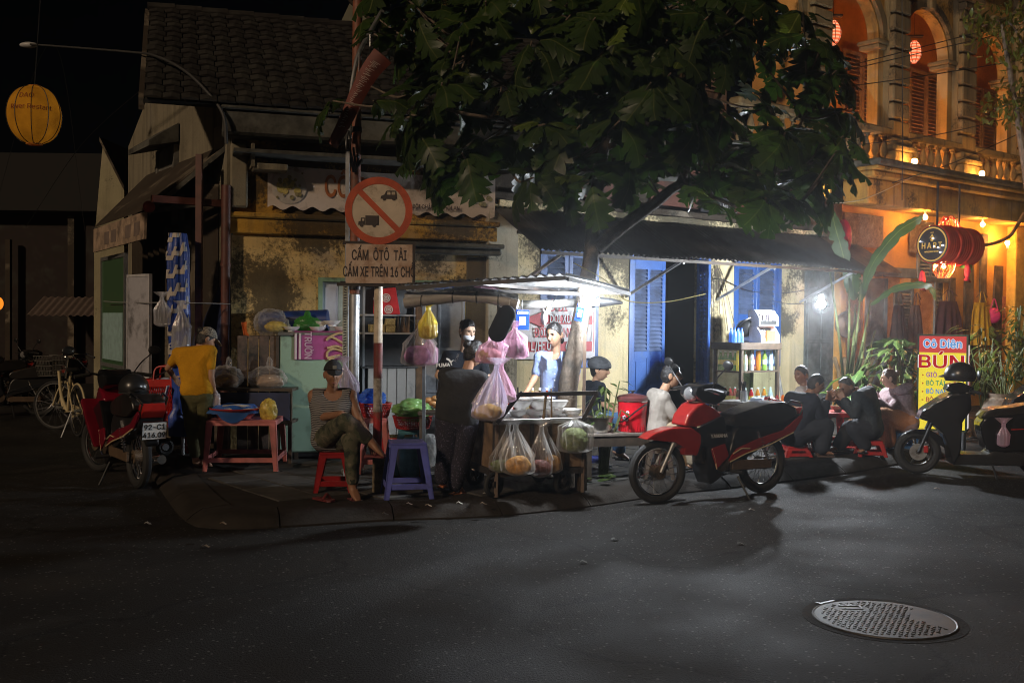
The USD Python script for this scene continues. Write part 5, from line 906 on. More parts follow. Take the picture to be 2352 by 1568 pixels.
t = thing('rice_tub', 'red and white tub heaped with white noodles on the cart counter', 'tub', FC.p(u0 + .30, -.58, zc)); part(t, 'shell', lathe([(0, 0), (.085, 0), (.10, .10), (.10, .10), (0, .10)], 24), mat('orange_red_tub', (.62, .07, .03), .35)); part(t, 'bowl', mv(bowl_mesh(.115, .05), 0, 0, .10), P_MELA); part(t, 'heap', crumple((0, 0, .155), (.085, .085, .04), 92, .25, 3), FOODS[5], 60)
t = thing('meat_plate', 'plate with brown roasted food on the cart counter before the woman in blue', 'plate', FC.p(u0 + .56, -.42, zc + .15)); part(t, 'dish', lathe([(0, 0), (.07, 0), (.11, .02), (.07, .008), (0, .008)], 24), P_MELA); part(t, 'food', crumple((0, 0, .03), (.075, .05, .03), 93, .35, 3), FOODS[6], 60)
part(t, 'stand', mv(lathe([(0, 0), (.06, 0), (.05, .075), (.06, .15), (0, .15)], 16), 0, 0, -.15), STEEL)
t = thing('knife_block', 'dark utensil block at the back of the cart counter', 'utensil holder', FC.p(u0 + .46, -.62, zc)); part(t, 'block', box(.09, .07, .12, (0, 0, .06), bev=.01), WOODD); part(t, 'handles', cat(box(.015, .02, .11, (-.03, 0, .17)), box(.015, .02, .13, (.0, 0, .18)), box(.02, .02, .09, (.03, 0, .16))), BLACK)
for k in range(3): bottle_m = mat('sauce_%d' % k, [(.35, .04, .02), (.10, .05, .02), (.55, .40, .08)][k], .2); t = thing('sauce_bottle', ['red', 'dark brown', 'yellow'][k] + ' sauce bottle at the back right of the cart counter', 'bottle', FC.p(cl - .12 - .075 * k, -.60, zc)); part(t, 'body', lathe([(0, 0), (.028, 0), (.03, .02), (.03, .13), (.012, .18), (.011, .21), (0, .21)], 14), bottle_m); part(t, 'cap', cyl((0, 0, .21), (0, 0, .235), .013, 10), WHITE)
for k in range(4): t = thing('bowl', ['lowest', 'second lowest', 'second highest', 'topmost'][k] + ' white bowl of the stack at the back of the cart counter', 'bowl', FC.p(u0 + .70, -.56, zc + .022 * k)); part(t, 'shell', bowl_mesh(.10, .07), P_MELA)
# LED lamps of the stall
def bulb(lab, p, r, s, col=(.86, .93, 1.0), nm='led_bulb', cap=True, up=V(0, 0, 1)):
    t = thing(nm, lab, 'lamp', p); part(t, 'bulb', ell((0, 0, 0), (r, r, r * 1.05), sub=3), glow('cool_glow_%d' % int(s) if col[0] < .9 else 'warm_glow_%d' % int(s), col, s))
    if cap: part(t, 'socket', tube([up * r * .9, up * (r + .07)], r * .55, 10), WHITE)
    return t
CART_W, STALL_W = 3000, 5200
bulb('white hot LED bulb at the right corner of the cart canopy', at(1364, 670, 9.6), .045, CART_W)
bulb('white hot LED bulb hanging beside the drinks cabinet', at(1886, 698, 14.1), .055, STALL_W)
single('wire', wire(at(1886, 690, 14.1), FB.p(5.4, .3, 2.05), .05, .005), BLACK, 'black lamp wire drooping from the bulb across the second blue window', 'wire')
single('wire', tube(curve([at(1320, 605, 9.9), at(1392, 645, 10.2), at(1440, 690, 11), at(1530, 693, 12), at(1620, 675, 13)], 30), .006, 5), mat('yellow_cord', (.55, .45, .08), .5), 'yellow cord drooping from the cart canopy across the blue door', 'wire')
for i, (xa, ya, xb, yb) in enumerate(((1640, 640, 1640, 790), (1650, 638, 1655, 770), (1662, 640, 1700, 805), (1636, 642, 1632, 700), (1656, 640, 1672, 760))):
    single('wire', tube(curve([FB.p(FB.hit(1648, 615, .08)[0], .08, FB.hit(1648, 615, .08)[1]), FB.p(*[FB.hit(xa, ya, .06)[0]], .06, FB.hit(xa, ya, .06)[1]), FB.p(FB.hit(xb, yb, .05)[0], .05, FB.hit(xb, yb, .05)[1])], 16), .006, 5), mat('brown_wire', (.06, .04, .03), .6), None, 'wire', None)
    tag(stage.GetPrimAtPath('/World/' + ('wire' if _used[('', 'wire')] == 0 else f'wire_{_used[("", "wire")]:03d}')), ['brown wire hanging straight down in the bunch between blue door and window', 'brown wire second from left in the bunch between door and window', 'longest brown wire slanting right towards the drinks cabinet', 'shortest brown wire at the left of the bunch between door and window', 'brown wire in the middle of the bunch between door and window'][i], 'wire')
single('wire', tube(curve([FB.p(*FB.hit(1250 * 0 + 1590, 662, .05)[:1], .05, FB.hit(1590, 662, .05)[1]), FB.p(FB.hit(1648, 640, .08)[0], .08, FB.hit(1648, 640, .08)[1]), FB.p(FB.hit(1720, 668, .06)[0], .06, FB.hit(1720, 668, .06)[1]), FB.p(FB.hit(1800, 673, .06)[0], .06, FB.hit(1800, 673, .06)[1]), at(1880, 660, 14.2)], 30), .006, 5), BLACK, 'black wire looping along the wall from the door to the hanging bulb', 'wire')
# ================================================================== wall banner behind the cart
WB = thing('phone_banner', 'white banner with red lettering and a red arrow on the cream wall', 'banner')
(wu0, wz1), (wu1, wz0) = FB.hit(1190, 703, .04), FB.hit(1367, 822, .04); ww, wh = wu1 - wu0, wz1 - wz0
part(WB, 'sheet', thick(grid(lambda a, b: FB.p(wu0 + ww * a, .04 + .012 * math.sin(5 * a + 2 * b) * (1 - b) + .004 * math.sin(17 * b), wz0 + wh * b), 24, 16), .003), mat('white_vinyl', (.74, .72, .74), .5, var=.04), 40)
RV = mat('red_vinyl_ink', (.58, .02, .035), .5, var=.06)
f2 = lambda m, u, z, n=.062: FB.place(m, wu0 + u * ww, n, wz0 + z * wh)
part(WB, 'red_panel', f2(prism([(0, 0), (0, .17 * wh), (.68 * ww, .17 * wh), (.68 * ww, 0)], .003), .26, .67, .061), RV, False)
part(WB, 'red_arrow', f2(prism([(0, 0), (.26 * ww, .16 * wh), (.26 * ww, -.16 * wh)], .003), .05, .755, .061), RV, False)
part(WB, 'red_strip', f2(prism([(0, 0), (0, .19 * wh), (.92 * ww, .19 * wh), (.92 * ww, 0)], .003), .02, .14, .061), RV, False)
WV = mat('white_vinyl_ink', (.74, .72, .74), .5)
part(WB, 'lettering', f2(text('DỜI XUỐNG', .105, .003, True, .72), .60, .70, .067), WV, False); part(WB, 'lettering', f2(text('ĐỐI DIỆN NHÀ', .12, .003, True, .68), .48, .42, .065), RV, False)
part(WB, 'lettering', f2(text('L/H: 09     65', .12, .003, True, .75), .42, .17, .067), WV, False); part(WB, 'lettering', f2(text('CÔ ĐI', .12, .003, True, .9), .45, .92, .065), RV, False)
part(WB, 'red_border', f2(cat(prism([(0, 0), (0, .8 * wh), (.008, .8 * wh), (.008, 0)], .002)), .955, .12, .062), RV, False)
# ================================================================== bench table with bowl and ice bucket
tl = gp(1341, 1107, .12); FT2 = Frame(V(tl[0], tl[1]), (.96, .28)); BT = thing('bench_table', 'low dark wooden table with steel bowl and red ice bucket beside the cart', 'table')
tz = at(1430, 992, tl[1] + .25)[2]; Lt = 1.0
for k in range(3): part(BT, 'plank', FT2.place(bz(-.02, Lt, .02 + k * .165, .18 + k * .165, tz - .03, tz, .004)), mat('grey_table_plank', (.17, .14, .115), .55, var=.35, scale=9, dirt=.4, bump=.3))
part(BT, 'apron', FT2.place(cat(bz(0, Lt - .02, .03, .055, tz - .13, tz - .032), bz(0, .03, .055, .5, tz - .12, tz - .032))), WOODD)
for u in (.03, .80):
    for n in (.05, .45): part(BT, 'leg', FT2.place(bz(u, u + .07, n, n + .06, .122, tz - .03)), WOODD)
mb = FT2.p(FT2.hit(1390, 985)[0], -.18, tz); t = thing('steel_bowl', 'brushed steel mixing bowl on the low dark table', 'bowl', (mb[0], mb[1], tz)); part(t, 'shell', lathe([(0, 0), (.105, 0), (.125, .03), (.14, .145), (.155, .15), (.157, .156), (.136, .15), (.10, .02), (0, .015)], 32), mat('brushed_steel', (.62, .60, .57), .28, metal=1.0, var=.08))
part(t, 'water', cyl((0, 0, .118), (0, 0, .12), .134, 24), mat('murky_water', (.08, .07, .06), .05)); part(t, 'ladle', tube([(-.02, 0, .12), (.04, .02, .18)], .02, 10), STEEL)
ib = FT2.p(FT2.hit(1470, 985)[0], -.20, tz); t = thing('ice_bucket', 'red insulated ice bucket with dark lid and carry handle on the low dark table', 'bucket', (ib[0], ib[1], tz))
k = np.arange(0, 6.2832, 6.2832 / 28); part(t, 'body', lathe([(0, 0), (.128, 0), (.132, .02), (.138, .06), (.142, .09), (.152, .30), (.152, .31), (0, .31)], 40), mat('glossy_red_bucket', (.50, .008, .018), .22, coat=.4))
part(t, 'base_rib', cat(*[box(.018, .014, .075, (math.cos(a) * .134, math.sin(a) * .134, .04), math.degrees(a) + 90, .004) for a in k]), mat('glossy_red_bucket', (0, 0, 0)), kind='stuff')
part(t, 'lid', lathe([(0, .385), (.03, .383), (.10, .372), (.145, .36), (.158, .345), (.158, .312), (.15, .311), (0, .311)], 40), mat('dark_red_lid', (.10, .03, .03), .3)); part(t, 'lid_band', lathe([(.153, .305), (.157, .305), (.157, .313), (.153, .313)], 40), CHROME); part(t, 'knob', lathe([(0, .415), (.03, .415), (.032, .408), (.014, .40), (.012, .384), (0, .384)], 16), BLACK)
part(t, 'handle', tube(curve([(-.155, -.05, .10), (-.10, -.15, .12), (.02, -.18, .22), (.10, -.13, .27), (.145, -.04, .275)], 20), .008, 6), BLACK)
for x, z, r in ((-.05, .20, .018), (-.085, .15, .022), (-.06, .13, .016)):
    a = -math.pi / 2 + x / .145 - .1; part(t, 'printed_flower', mv(rot(cat(*[prism(Point(r * .7 * math.cos(q), r * .7 * math.sin(q)).buffer(r * .38, 5), .002) for q in np.arange(5) * 1.2566]), math.degrees(a) + 90), math.cos(a) * (.1475 + z * .01), math.sin(a) * (.1475 + z * .01), z), mat('white_flower_print', (.7, .7, .8), .5), False)
# ================================================================== motorbikes and the bicycle
def B_(px, py): return (1.24 - (px - 810) * .001278, (1480 - (px - 800) * .103 - py) * (.00099 + (px - 810) * 1.1e-7))
def bp(*pts): return [B_(*p) for p in pts]
def wheel(parent, name, x, r, tr, spokes=True, steer=0.0, rimm=None, y=0.0, hubr=.06, alloy=False, tn=1.0):
    f = lambda m: mv(rot(m, steer), x, y, r)
    w = part(parent, name, f(cat(torus(r - tr, tr, 44, 10))), RUBBER)
    part(w, 'rim', f(cat(torus(r - 2.05 * tr, .012, 44, 8))), rimm or CHROME)
    if alloy: part(w, 'alloy_spokes', f(cat(*[bar((.04 * math.cos(a), 0, .04 * math.sin(a)), ((r - 2 * tr) * math.cos(a + .12), 0, (r - 2 * tr) * math.sin(a + .12)), .03, .02) for a in np.arange(5) * 1.2566])), BLACK)
    elif spokes: part(w, 'spokes', f(cat(*[bar((hubr * .8 * math.cos(a), s * .025, hubr * .8 * math.sin(a)), ((r - 2.1 * tr) * math.cos(a + .22 * s), 0, (r - 2.1 * tr) * math.sin(a + .22 * s)), .0035) for a in np.arange(16) * .3927 for s in (-1, 1)])), CHROME, False)
    part(w, 'hub', f(cat(cyl((0, -.05 * tn, 0), (0, .05 * tn, 0), hubr, 18), cyl((0, -.065 * tn, 0), (0, .065 * tn, 0), hubr * .4, 12))), mat('dirty_hub', (.20, .14, .09), .5, metal=.5, dirt=.5))
    return w
def taper(m, f):
    v = m.vertices.copy(); v[:, 1] *= f(v[:, 0], v[:, 2]); return tm(v, m.faces)
SEATM = mat('black_vinyl_seat', (.016, .014, .013), .32, var=.3, bump=.15, bscale=30); ENG = mat('engine_casting', (.15, .11, .08), .45, metal=.7, var=.4, dirt=.5, dirtcol=(.04, .03, .02)); BLKG = mat('gloss_black_panel', (.010, .010, .011), .14, coat=.5); CLEARL = mat('lamp_lens', (.35, .35, .36), .08, metal=.6); TAILR = mat('red_lens', (.35, .02, .015), .12, coat=.6)
GOLD = mat('gold_stripe', (.55, .42, .24), .4)
def underbone(name, label, loc, rz, red, plate=None, helmet=False, sc=1.0, group=None, rich=True, steer=0.0, stripe=GOLD, word=None):
    t = thing(name, label, 'motorbike', loc, rz, group, sc=sc)
    wheel(t, 'wheel', 1.24, .279, .034, steer=steer); wheel(t, 'wheel', 0, .288, .040)
    rm_ = lambda m: (rot(mv(m, -1.24, 0, 0), steer) if steer else mv(m, -1.24, 0, 0))
    st = lambda m: mv(rm_(m), 1.24, 0, 0)
    fork0 = (1.24, .279); fork1 = (.985, .80)
    for s in (-1, 1): part(t, 'fork', st(tube([(1.24, s * .066, .279), (1.12, s * .062, .52), (1.08, s * .055, .60)], [.018, .020, .020], 10)), STEEL)
    part(t, 'front_fender', st(taper(sprism(bp((685, 905), (745, 850), (880, 803), (1040, 800), (1112, 862), (1112, 940), (1085, 1040), (975, 1040), (985, 975), (905, 925), (760, 912)), .175, .022, 8), lambda x, z: 1 - .0 * x)), red)
    part(t, 'front_cowl', taper(sprism(bp((985, 785), (1010, 700), (1085, 610), (1140, 590), (1250, 645), (1300, 700), (1250, 790), (1065, 800)), .21, .026, 8), lambda x, z: np.clip(1.25 - 1.0 * (x - .70), .55, 1.2)), red)
    part(t, 'headlamp_pod', taper(sprism(bp((1068, 520), (1085, 455), (1150, 432), (1260, 425), (1350, 480), (1330, 560), (1240, 610), (1130, 585)), .24, .026, 8), lambda x, z: np.clip(1.15 - 1.2 * (x - .72), .6, 1.1)), BLKG)
    part(t, 'headlamp', ell((*B_(1100, 520)[:1], 0, B_(1100, 520)[1]), (.05, .085, .07)), CLEARL)
    part(t, 'leg_shield', taper(sprism(bp((1060, 805), (1290, 700), (1325, 790), (1335, 940), (1360, 1060), (1330, 1230), (1230, 1300), (1190, 1200), (1195, 1000), (1120, 880)), .33, .03, 8), lambda x, z: np.clip(.62 + .75 * (z - .25), .6, 1.12)), BLKG)
    for s in (-1, 1):
        part(t, 'side_fairing', mv(sprism(bp((1195, 985), (1325, 940), (1362, 1050), (1250, 1160), (1225, 1080)), .02, .02, 3), 0, s * .135, 0), red)
        part(t, 'body_panel', mv(sprism(bp((1352, 1100), (1440, 990), (1640, 905), (1900, 830), (2075, 700), (2100, 720), (2000, 850), (1700, 960), (1500, 1050)), .022, .025, 3), 0, s * .122, 0), red)
        part(t, 'stripe', cat(*[tube([(*B_(a, b)[:1], s * .139, B_(a, b)[1]) for a, b in pp], .006, 5) for pp in (((1372, 1100), (1520, 1030), (1750, 955), (1990, 850)), ((1400, 1030), (1480, 985), (1560, 985)), ((1205, 985), (1235, 1080), (1250, 1160)), ((1070, 795), (1245, 790), (1290, 715)))]), stripe)
    part(t, 'inner_body', taper(sprism(bp((1365, 1150), (1430, 860), (1480, 800), (1900, 770), (2080, 690), (2040, 830), (1700, 980), (1500, 1100)), .22, .03, 6), lambda x, z: 1.0), BLACK)
    part(t, 'seat', taper(sprism(bp((1410, 745), (1445, 700), (1600, 645), (1750, 604), (1900, 594), (2005, 640), (2020, 700), (1900, 765), (1600, 805), (1480, 805), (1425, 790)), .27, .026, 8), lambda x, z: np.clip(1.05 - .5 * (x - .1), .65, 1.1)), SEATM)
    for s in (-1, 1): part(t, 'grab_rail', tube([(*B_(a, b)[:1], s * w, B_(a, b)[1]) for a, b, w in ((1890, 640, .13), (1960, 585, .14), (2080, 610, .13), (2112, 650, .10), (2060, 745, .10))], .010, 8), CHROME)
    part(t, 'tail_lamp', taper(sprism(bp((2030, 655), (2115, 640), (2120, 700), (2070, 760), (2010, 770)), .20, .022, 6), lambda x, z: 1.0), TAILR)
    part(t, 'rear_fender', sprism(bp((1930, 800), (2040, 790), (2090, 950), (2070, 985), (1990, 900)), .12, .03, 5), BLACK)
    part(t, 'engine', cat(soft(box(.34, .20, .16, (.52, 0, .33), bev=.03), .03, 4), cyl((.60, -.13, .33), (.60, .13, .33), .075, 20), cyl((.44, -.12, .31), (.44, .12, .31), .065, 18), mv(box(.16, .12, .13, (.72, 0, .40), bev=.02), 0, 0, 0), *[box(.012, .135, .14, (.68 + .022 * k, 0, .40)) for k in range(5)]), ENG)
    part(t, 'chain_case', cat(bar((.48, .11, .30), (-.02, .10, .29), .03, .09, .01), bar((.48, -.10, .30), (0, -.10, .288), .03, .04)), mat('brown_case', (.10, .065, .04), .5, dirt=.4))
    part(t, 'exhaust', cat(tube(curve([(.72, -.10, .30), (.66, -.12, .20), (.45, -.13, .17), (.25, -.14, .20)], 14), .02, 10), tube([(.26, -.14, .20), (-.18, -.15, .27)], [.035, .042], 14)), CHROME)
    for s in (-1, 1): part(t, 'shock_absorber', cat(tube([(.03, s * .115, .33), (.17, s * .115, .60)], .012, 8), *[mv(rot(torus(.022, .005, 12, 5), rx=90), .055 + .012 * k, s * .115, .38 + .023 * k) for k in range(8)]), CHROME)
    part(t, 'side_stand', tube([(.42, .13, .20), (.37, .24, .0)], .011, 8), BLACK); part(t, 'foot_peg', tube([(.47, -.25, .25), (.47, .25, .25)], .016, 8), RUBBER)
    part(t, 'handlebar', tube(curve([(.78, -.34, .98), (.80, -.18, 1.0), (.84, 0, .96), (.80, .18, 1.0), (.78, .34, .98)], 20), .012, 8), BLACK)
    for s in (-1, 1):
        part(t, 'grip', tube([(.775, s * .22, .995), (.76, s * .36, .975)], .019, 10), RUBBER); part(t, 'lever', tube([(.82, s * .18, .985), (.84, s * .34, .965)], .006, 6), CHROME)
        mr = part(t, 'mirror', mv(rot(ell((0, 0, 0), (.018, .062, .045)), ry=10), .80, s * .40, 1.22), BLACK); part(mr, 'stalk', tube(curve([(.80, s * .20, 1.0), (.82, s * .28, 1.10), (.81, s * .38, 1.19)], 10), .006, 6), BLACK)
    if word: part(t, 'maker_name', cat(*[mv(rot(text(word, .030, .002, True, 1.1), 180 if s > 0 else 0), B_(1245, 0)[0], s * .172, B_(0, 985)[1] + .05) for s in (1, -1)]), mat('pale_letters', (.5, .5, .5), .4), False)
    if plate:
        pr = part(t, 'number_plate', mv(rot(box(.006, .205, .150, bev=.003), ry=-12), -.43, 0, .56), WHITE)
        part(pr, 'plate_lettering', mv(rot(cat(mv(rot(text(plate[0], .046, .002, True, .9), -90), -.005, 0, .012), mv(rot(text(plate[1], .046, .002, True, .9), -90), -.005, 0, -.06)), ry=-12), -.43, 0, .56), INK, False)
        part(pr, 'plate_frame', mv(rot(cat(*[box(.008, .006, .16, (0, s * .106, 0)) for s in (-1, 1)], *[box(.008, .216, .006, (0, 0, s * .079)) for s in (-1, 1)]), ry=-12), -.433, 0, .56), CHROME)
    return t
RED1 = mat('red_motorbike_paint', (.23, .014, .012), .22, var=.08, coat=.6); RED2 = mat('crimson_motorbike_paint', (.17, .006, .018), .2, var=.08, coat=.6)
a, b = gp(1505, 1156, 0), gp(1748, 1131, 0); d_ = (a - b)[:2]; L = np.linalg.norm(d_); print('yamaha wheelbase', L)
yb = b; ang = math.degrees(math.atan2(d_[1], d_[0]))
YM = underbone('motorbike', 'red and black motorbike parked on the road in front of the dark wooden table', (b[0], b[1], 0), ang, RED1, sc=L / 1.24 * .985, steer=-10, word='YAMAHA')
def helmet(label, p, rz, r=.135):
    t = thing('helmet', label, 'helmet', p, rz); sh = m2t(t2m(ell((0, 0, 0), (r * 1.12, r, r), sub=3)).trim_by_plane((0, 0, 1), -r * .35)); part(t, 'shell', sh, mat('matt_black_helmet', (.02, .02, .021), .3), 40); part(t, 'visor_peak', hull([(r * .7, -r * .7, -.01), (r * .7, r * .7, -.01), (r * 1.5, -r * .4, -.02), (r * 1.5, r * .4, -.02), (r * .7, 0, .04), (r * 1.5, 0, -.005)]), BLACK); part(t, 'trim', mv(rot(torus(r * .97, .008, 30, 6), rx=90), 0, 0, -r * .34), RUBBER); return t
a, b = gp(226, 1082, 0), gp(318, 1121, 0); d_ = (a - b)[:2]; print('red scooter wb', np.linalg.norm(d_)); ang2 = math.degrees(math.atan2(d_[1], d_[0]))
RM = underbone('motorbike', 'crimson motorbike seen from behind with a white number plate beside the bicycle', (b[0], b[1], 0), ang2, RED2, plate=('92-C1', '416.09'), sc=1.10, steer=18)
hd = V(math.cos(math.radians(ang2)), math.sin(math.radians(ang2)), 0)
part(RM, 'inner_leg_shield', taper(sprism([(.86, .30), (.93, .50), (.93, .74), (.90, .76), (.86, .52), (.80, .30)], .50, .03, 6), lambda x, z: np.clip(.70 + .9 * (z - .35), .65, 1.05)), RED2)
helmet('round black helmet resting on the seat of the crimson motorbike', V(b[0], b[1], 0) + hd * .16 + V(0, 0, .99), ang2 + 180, .145)
DKP = mat('dark_motorbike_paint', (.014, .015, .018), .25, coat=.5)
dk = underbone('motorbike', 'dark motorbike at the far left edge in the unlit alley', gp(20, 930, 0), 215, DKP, stripe=BLACK, steer=15)
dup(dk, 'dark motorbike just left of the bicycle basket in the alley', gp(92, 955, 0), 200, 'dark motorbikes in the alley'); tag(dk, None, None, 'dark motorbikes in the alley')
dup(dk, 'dark motorbike deep in the alley behind the bicycle', gp(150, 922, 0), 235, 'dark motorbikes in the alley')
# ---- bicycle
CREAMP = mat('cream_bicycle_paint', (.55, .46, .27), .3, var=.1, coat=.3)
a = gp(178, 1002, 0); BI = thing('bicycle', 'cream ladies bicycle with a wire front basket leaning beside the crimson motorbike', 'bicycle', a, 128, sc=1.1)
def bwheel(x, steer):
    f = lambda m: mv(rot(m, steer), x, 0, .33); w = part(BI, 'wheel', f(torus(.318, .017, 48, 8)), RUBBER); part(w, 'rim', f(torus(.296, .010, 48, 6)), CHROME); part(w, 'spokes', f(cat(*[bar((.02 * math.cos(q), s * .03, .02 * math.sin(q)), (.293 * math.cos(q + .25 * s), 0, .293 * math.sin(q + .25 * s)), .0028) for q in np.arange(14) * .4488 for s in (-1, 1)])), CHROME, False); part(w, 'hub', f(cyl((0, -.04, 0), (0, .04, 0), .022, 12)), STEEL)
STR = 40; bwheel(0, 0); bwheel(1.05, STR)
fs_ = lambda m: mv(rot(mv(m, -1.05, 0, 0), STR), 1.05, 0, 0)
for nm, pts_, r in (('down_tube', [(.88, 0, .80), (.75, 0, .48), (.46, 0, .29)], .020), ('down_tube', [(.87, 0, .72), (.70, 0, .36), (.46, 0, .31)], .016), ('seat_tube', [(.46, 0, .28), (.33, 0, .76)], .017)): part(BI, nm, tube(curve(pts_, 12), r, 10), CREAMP)
for s in (-1, 1): part(BI, 'chain_stay', tube([(.46, s * .03, .28), (0, s * .06, .33)], .010, 8), CREAMP); part(BI, 'seat_stay', tube([(.36, s * .03, .68), (0, s * .06, .33)], .009, 8), CREAMP); part(BI, 'fork_blade', fs_(tube([(.92, s * .04, .66), (.99, s * .055, .5), (1.05, s * .055, .33)], .011, 8)), CREAMP)
part(BI, 'saddle', mv(soft(hull([(-.13, -.09, .02), (-.13, .09, .02), (.14, -.02, .02), (.14, .02, .02), (-.12, -.08, .08), (-.12, .08, .08), (.13, -.02, .06), (.13, .02, .06)]), .03, 5), .32, 0, .80), SEATM); part(BI, 'seat_post', tube([(.34, 0, .74), (.32, 0, .82)], .012, 8), CHROME)
part(BI, 'stem', fs_(tube([(.90, 0, .70), (.86, 0, .98)], .014, 8)), CHROME); part(BI, 'handlebar', fs_(tube(curve([(.66, -.28, .98), (.74, -.27, 1.02), (.86, -.12, 1.03), (.86, .12, 1.03), (.74, .27, 1.02), (.66, .28, .98)], 24), .011, 8)), CHROME)
for s in (-1, 1): part(BI, 'grip', fs_(tube([(.64, s * .28, .975), (.76, s * .272, 1.02)], .017, 8)), RUBBER)
part(BI, 'chain_guard', mv(sprism([(-.03, .36), (.46, .38), (.54, .30), (.46, .20), (-.03, .29)], .02, .03, 2), 0, -.06, 0), CREAMP); part(BI, 'crank', cat(tube([(.46, -.09, .28), (.60, -.10, .20)], .010, 6), box(.09, .06, .02, (.60, -.14, .20)), tube([(.46, .09, .28), (.32, .10, .36)], .010, 6), box(.09, .06, .02, (.32, .14, .36))), STEEL)
wires = []
for i in range(11):
    u = -.17 + .34 * i / 10; wires += [tube([(1.0, u * .8, .73), (.98, u, 1.0)], .003, 4), tube([(1.22, u * .8, .73), (1.27, u, 1.0)], .003, 4), tube([(1.0, u * .8, .73), (1.22, u * .8, .73)], .003, 4)]
for i in range(7):
    x = i / 6
    for s in (-1, 1): wires.append(tube([(1.0 + .22 * x, s * .136, .73), (.98 + .29 * x, s * .17, 1.0)], .003, 4))
for z in (.73, .80, .87, .94, 1.0):
    k = (z - .73) / .27; w = .136 + .034 * k; x0, x1 = 1.0 - .02 * k, 1.22 + .05 * k; wires.append(tube([(x0, -w, z), (x1, -w, z), (x1, w, z), (x0, w, z), (x0, -w, z)], .0045 if z > .98 else .003, 4))
part(BI, 'basket', fs_(cat(wires)), mat('dull_wire', (.40, .38, .35), .35, metal=.8), False); part(BI, 'mudguard', cat(tube([(.345 * math.cos(q), 0, .33 + .345 * math.sin(q)) for q in np.linspace(.3, 2.9, 18)], .014, 6)), CREAMP); part(BI, 'kick_stand', tube([(.05, .06, .33), (.0, .20, .0)], .009, 6), STEEL)
# ---- black scooters at the right
def S_(px, py): return (1.30 - (px - 475) * .00134, (1410 - py) * .00134)
def sp_(*p): return [S_(*q) for q in p]
def scooter(label, loc, rz, sc=1.0):
    t = thing('scooter', label, 'scooter', loc, rz, sc=sc)
    wheel(t, 'wheel', 1.30, .255, .048, alloy=True, hubr=.07, rimm=BLACK); wheel(t, 'wheel', 0, .25, .052, alloy=True, hubr=.08, rimm=BLACK)
    w = part(t, 'brake_disc', mv(cyl((0, .06, 0), (0, .065, 0), .095, 26), 1.30, 0, .255), STEEL); part(t, 'brake_caliper', box(.05, .04, .08, (1.22, .075, .29), bev=.01), mat('red_caliper', (.35, .02, .02), .4))
    for s in (-1, 1): part(t, 'fork', tube([(1.30, s * .085, .255), (1.16, s * .07, .60)], .02, 10), BLACK)
    part(t, 'front_fender', sprism(sp_((365, 1065), (450, 1028), (565, 1026), (665, 1090), (690, 1180), (640, 1150), (560, 1075), (450, 1060)), .15, .022, 6), BLKG)
    part(t, 'front_apron', taper(sprism(sp_((470, 930), (500, 860), (640, 760), (720, 712), (860, 715), (870, 840), (800, 950), (790, 1200), (735, 1310), (715, 1200), (660, 1050), (560, 960)), .38, .032, 8), lambda x, z: np.clip(1.25 - .8 * (x - .75), .5, 1.15)), BLKG)
    part(t, 'headlamp', taper(sprism(sp_((472, 925), (500, 865), (600, 790), (640, 830), (560, 930)), .26, .024, 6), lambda x, z: np.clip(1.2 - 1.2 * (x - .95), .4, 1.1)), CLEARL)
    part(t, 'chrome_strip', cat(tube([(*S_(470, 932)[:1], -.12, S_(470, 932)[1]), (S_(470, 932)[0] + .02, 0, S_(470, 932)[1]), (*S_(470, 932)[:1], .12, S_(470, 932)[1])], .008, 6), *[tube([(S_(a_, b_)[0], s * .16, S_(a_, b_)[1]) for a_, b_ in ((500, 915), (580, 915), (640, 905))], .007, 6) for s in (-1, 1)]), CHROME)
    part(t, 'floor_board', sprism(sp_((735, 1310), (760, 1215), (1000, 1215), (1100, 1150), (1330, 1230), (1280, 1300)), .34, .035, 4), BLACK)
    part(t, 'body', taper(sprism(sp_((945, 960), (985, 905), (1400, 845), (1660, 870), (1700, 920), (1560, 1010), (1420, 1150), (1160, 1190), (1000, 1180), (960, 1050)), .36, .035, 8), lambda x, z: 1.0), BLKG)
    part(t, 'seat', taper(sprism(sp_((952, 910), (985, 862), (1060, 830), (1200, 815), (1300, 790), (1480, 775), (1620, 800), (1640, 860), (1400, 870), (1000, 925)), .32, .03, 8), lambda x, z: 1.0), SEATM)
    part(t, 'tail_lamp', sprism(sp_((1640, 850), (1720, 860), (1700, 920), (1640, 920)), .24, .03, 4), TAILR); part(t, 'rear_arm', bar((.35, .12, .27), (-.02, .12, .25), .08, .11, .02), BLACK); part(t, 'exhaust', tube([(.30, -.16, .24), (-.22, -.17, .32)], [.045, .06], 14), BLACK)
    part(t, 'handlebar_cover', sprism(sp_((680, 690), (700, 640), (800, 620), (900, 660), (905, 720), (800, 740)), .22, .03, 6), BLKG); part(t, 'side_stand', tube([(.55, .13, .2), (.50, .24, 0)], .012, 8), BLACK)
    for s in (-1, 1):
        part(t, 'grip', tube([(.78, s * .16, .97), (.70, s * .36, .95)], .018, 8), RUBBER); part(t, 'lever', tube([(.82, s * .15, .95), (.77, s * .34, .93)], .006, 6), CHROME); mr = part(t, 'mirror', mv(ell((0, 0, 0), (.018, .065, .055)), .74, s * .38, 1.15), BLACK); part(mr, 'stalk', tube([(.79, s * .2, .97), (.74, s * .37, 1.13)], .007, 6), BLACK)
    part(t, 'red_trim', cat(*[tube([(S_(a_, b_)[0], s * .182, S_(a_, b_)[1]) for a_, b_ in ((1180, 1000), (1300, 990), (1420, 960))], .006, 5) for s in (-1, 1)]), TAILR)
    return t
a = gp(2106, 1087, 0); A3 = 168.0; h3 = V(math.cos(math.radians(A3)), math.sin(math.radians(A3)), 0); S3 = 1.0
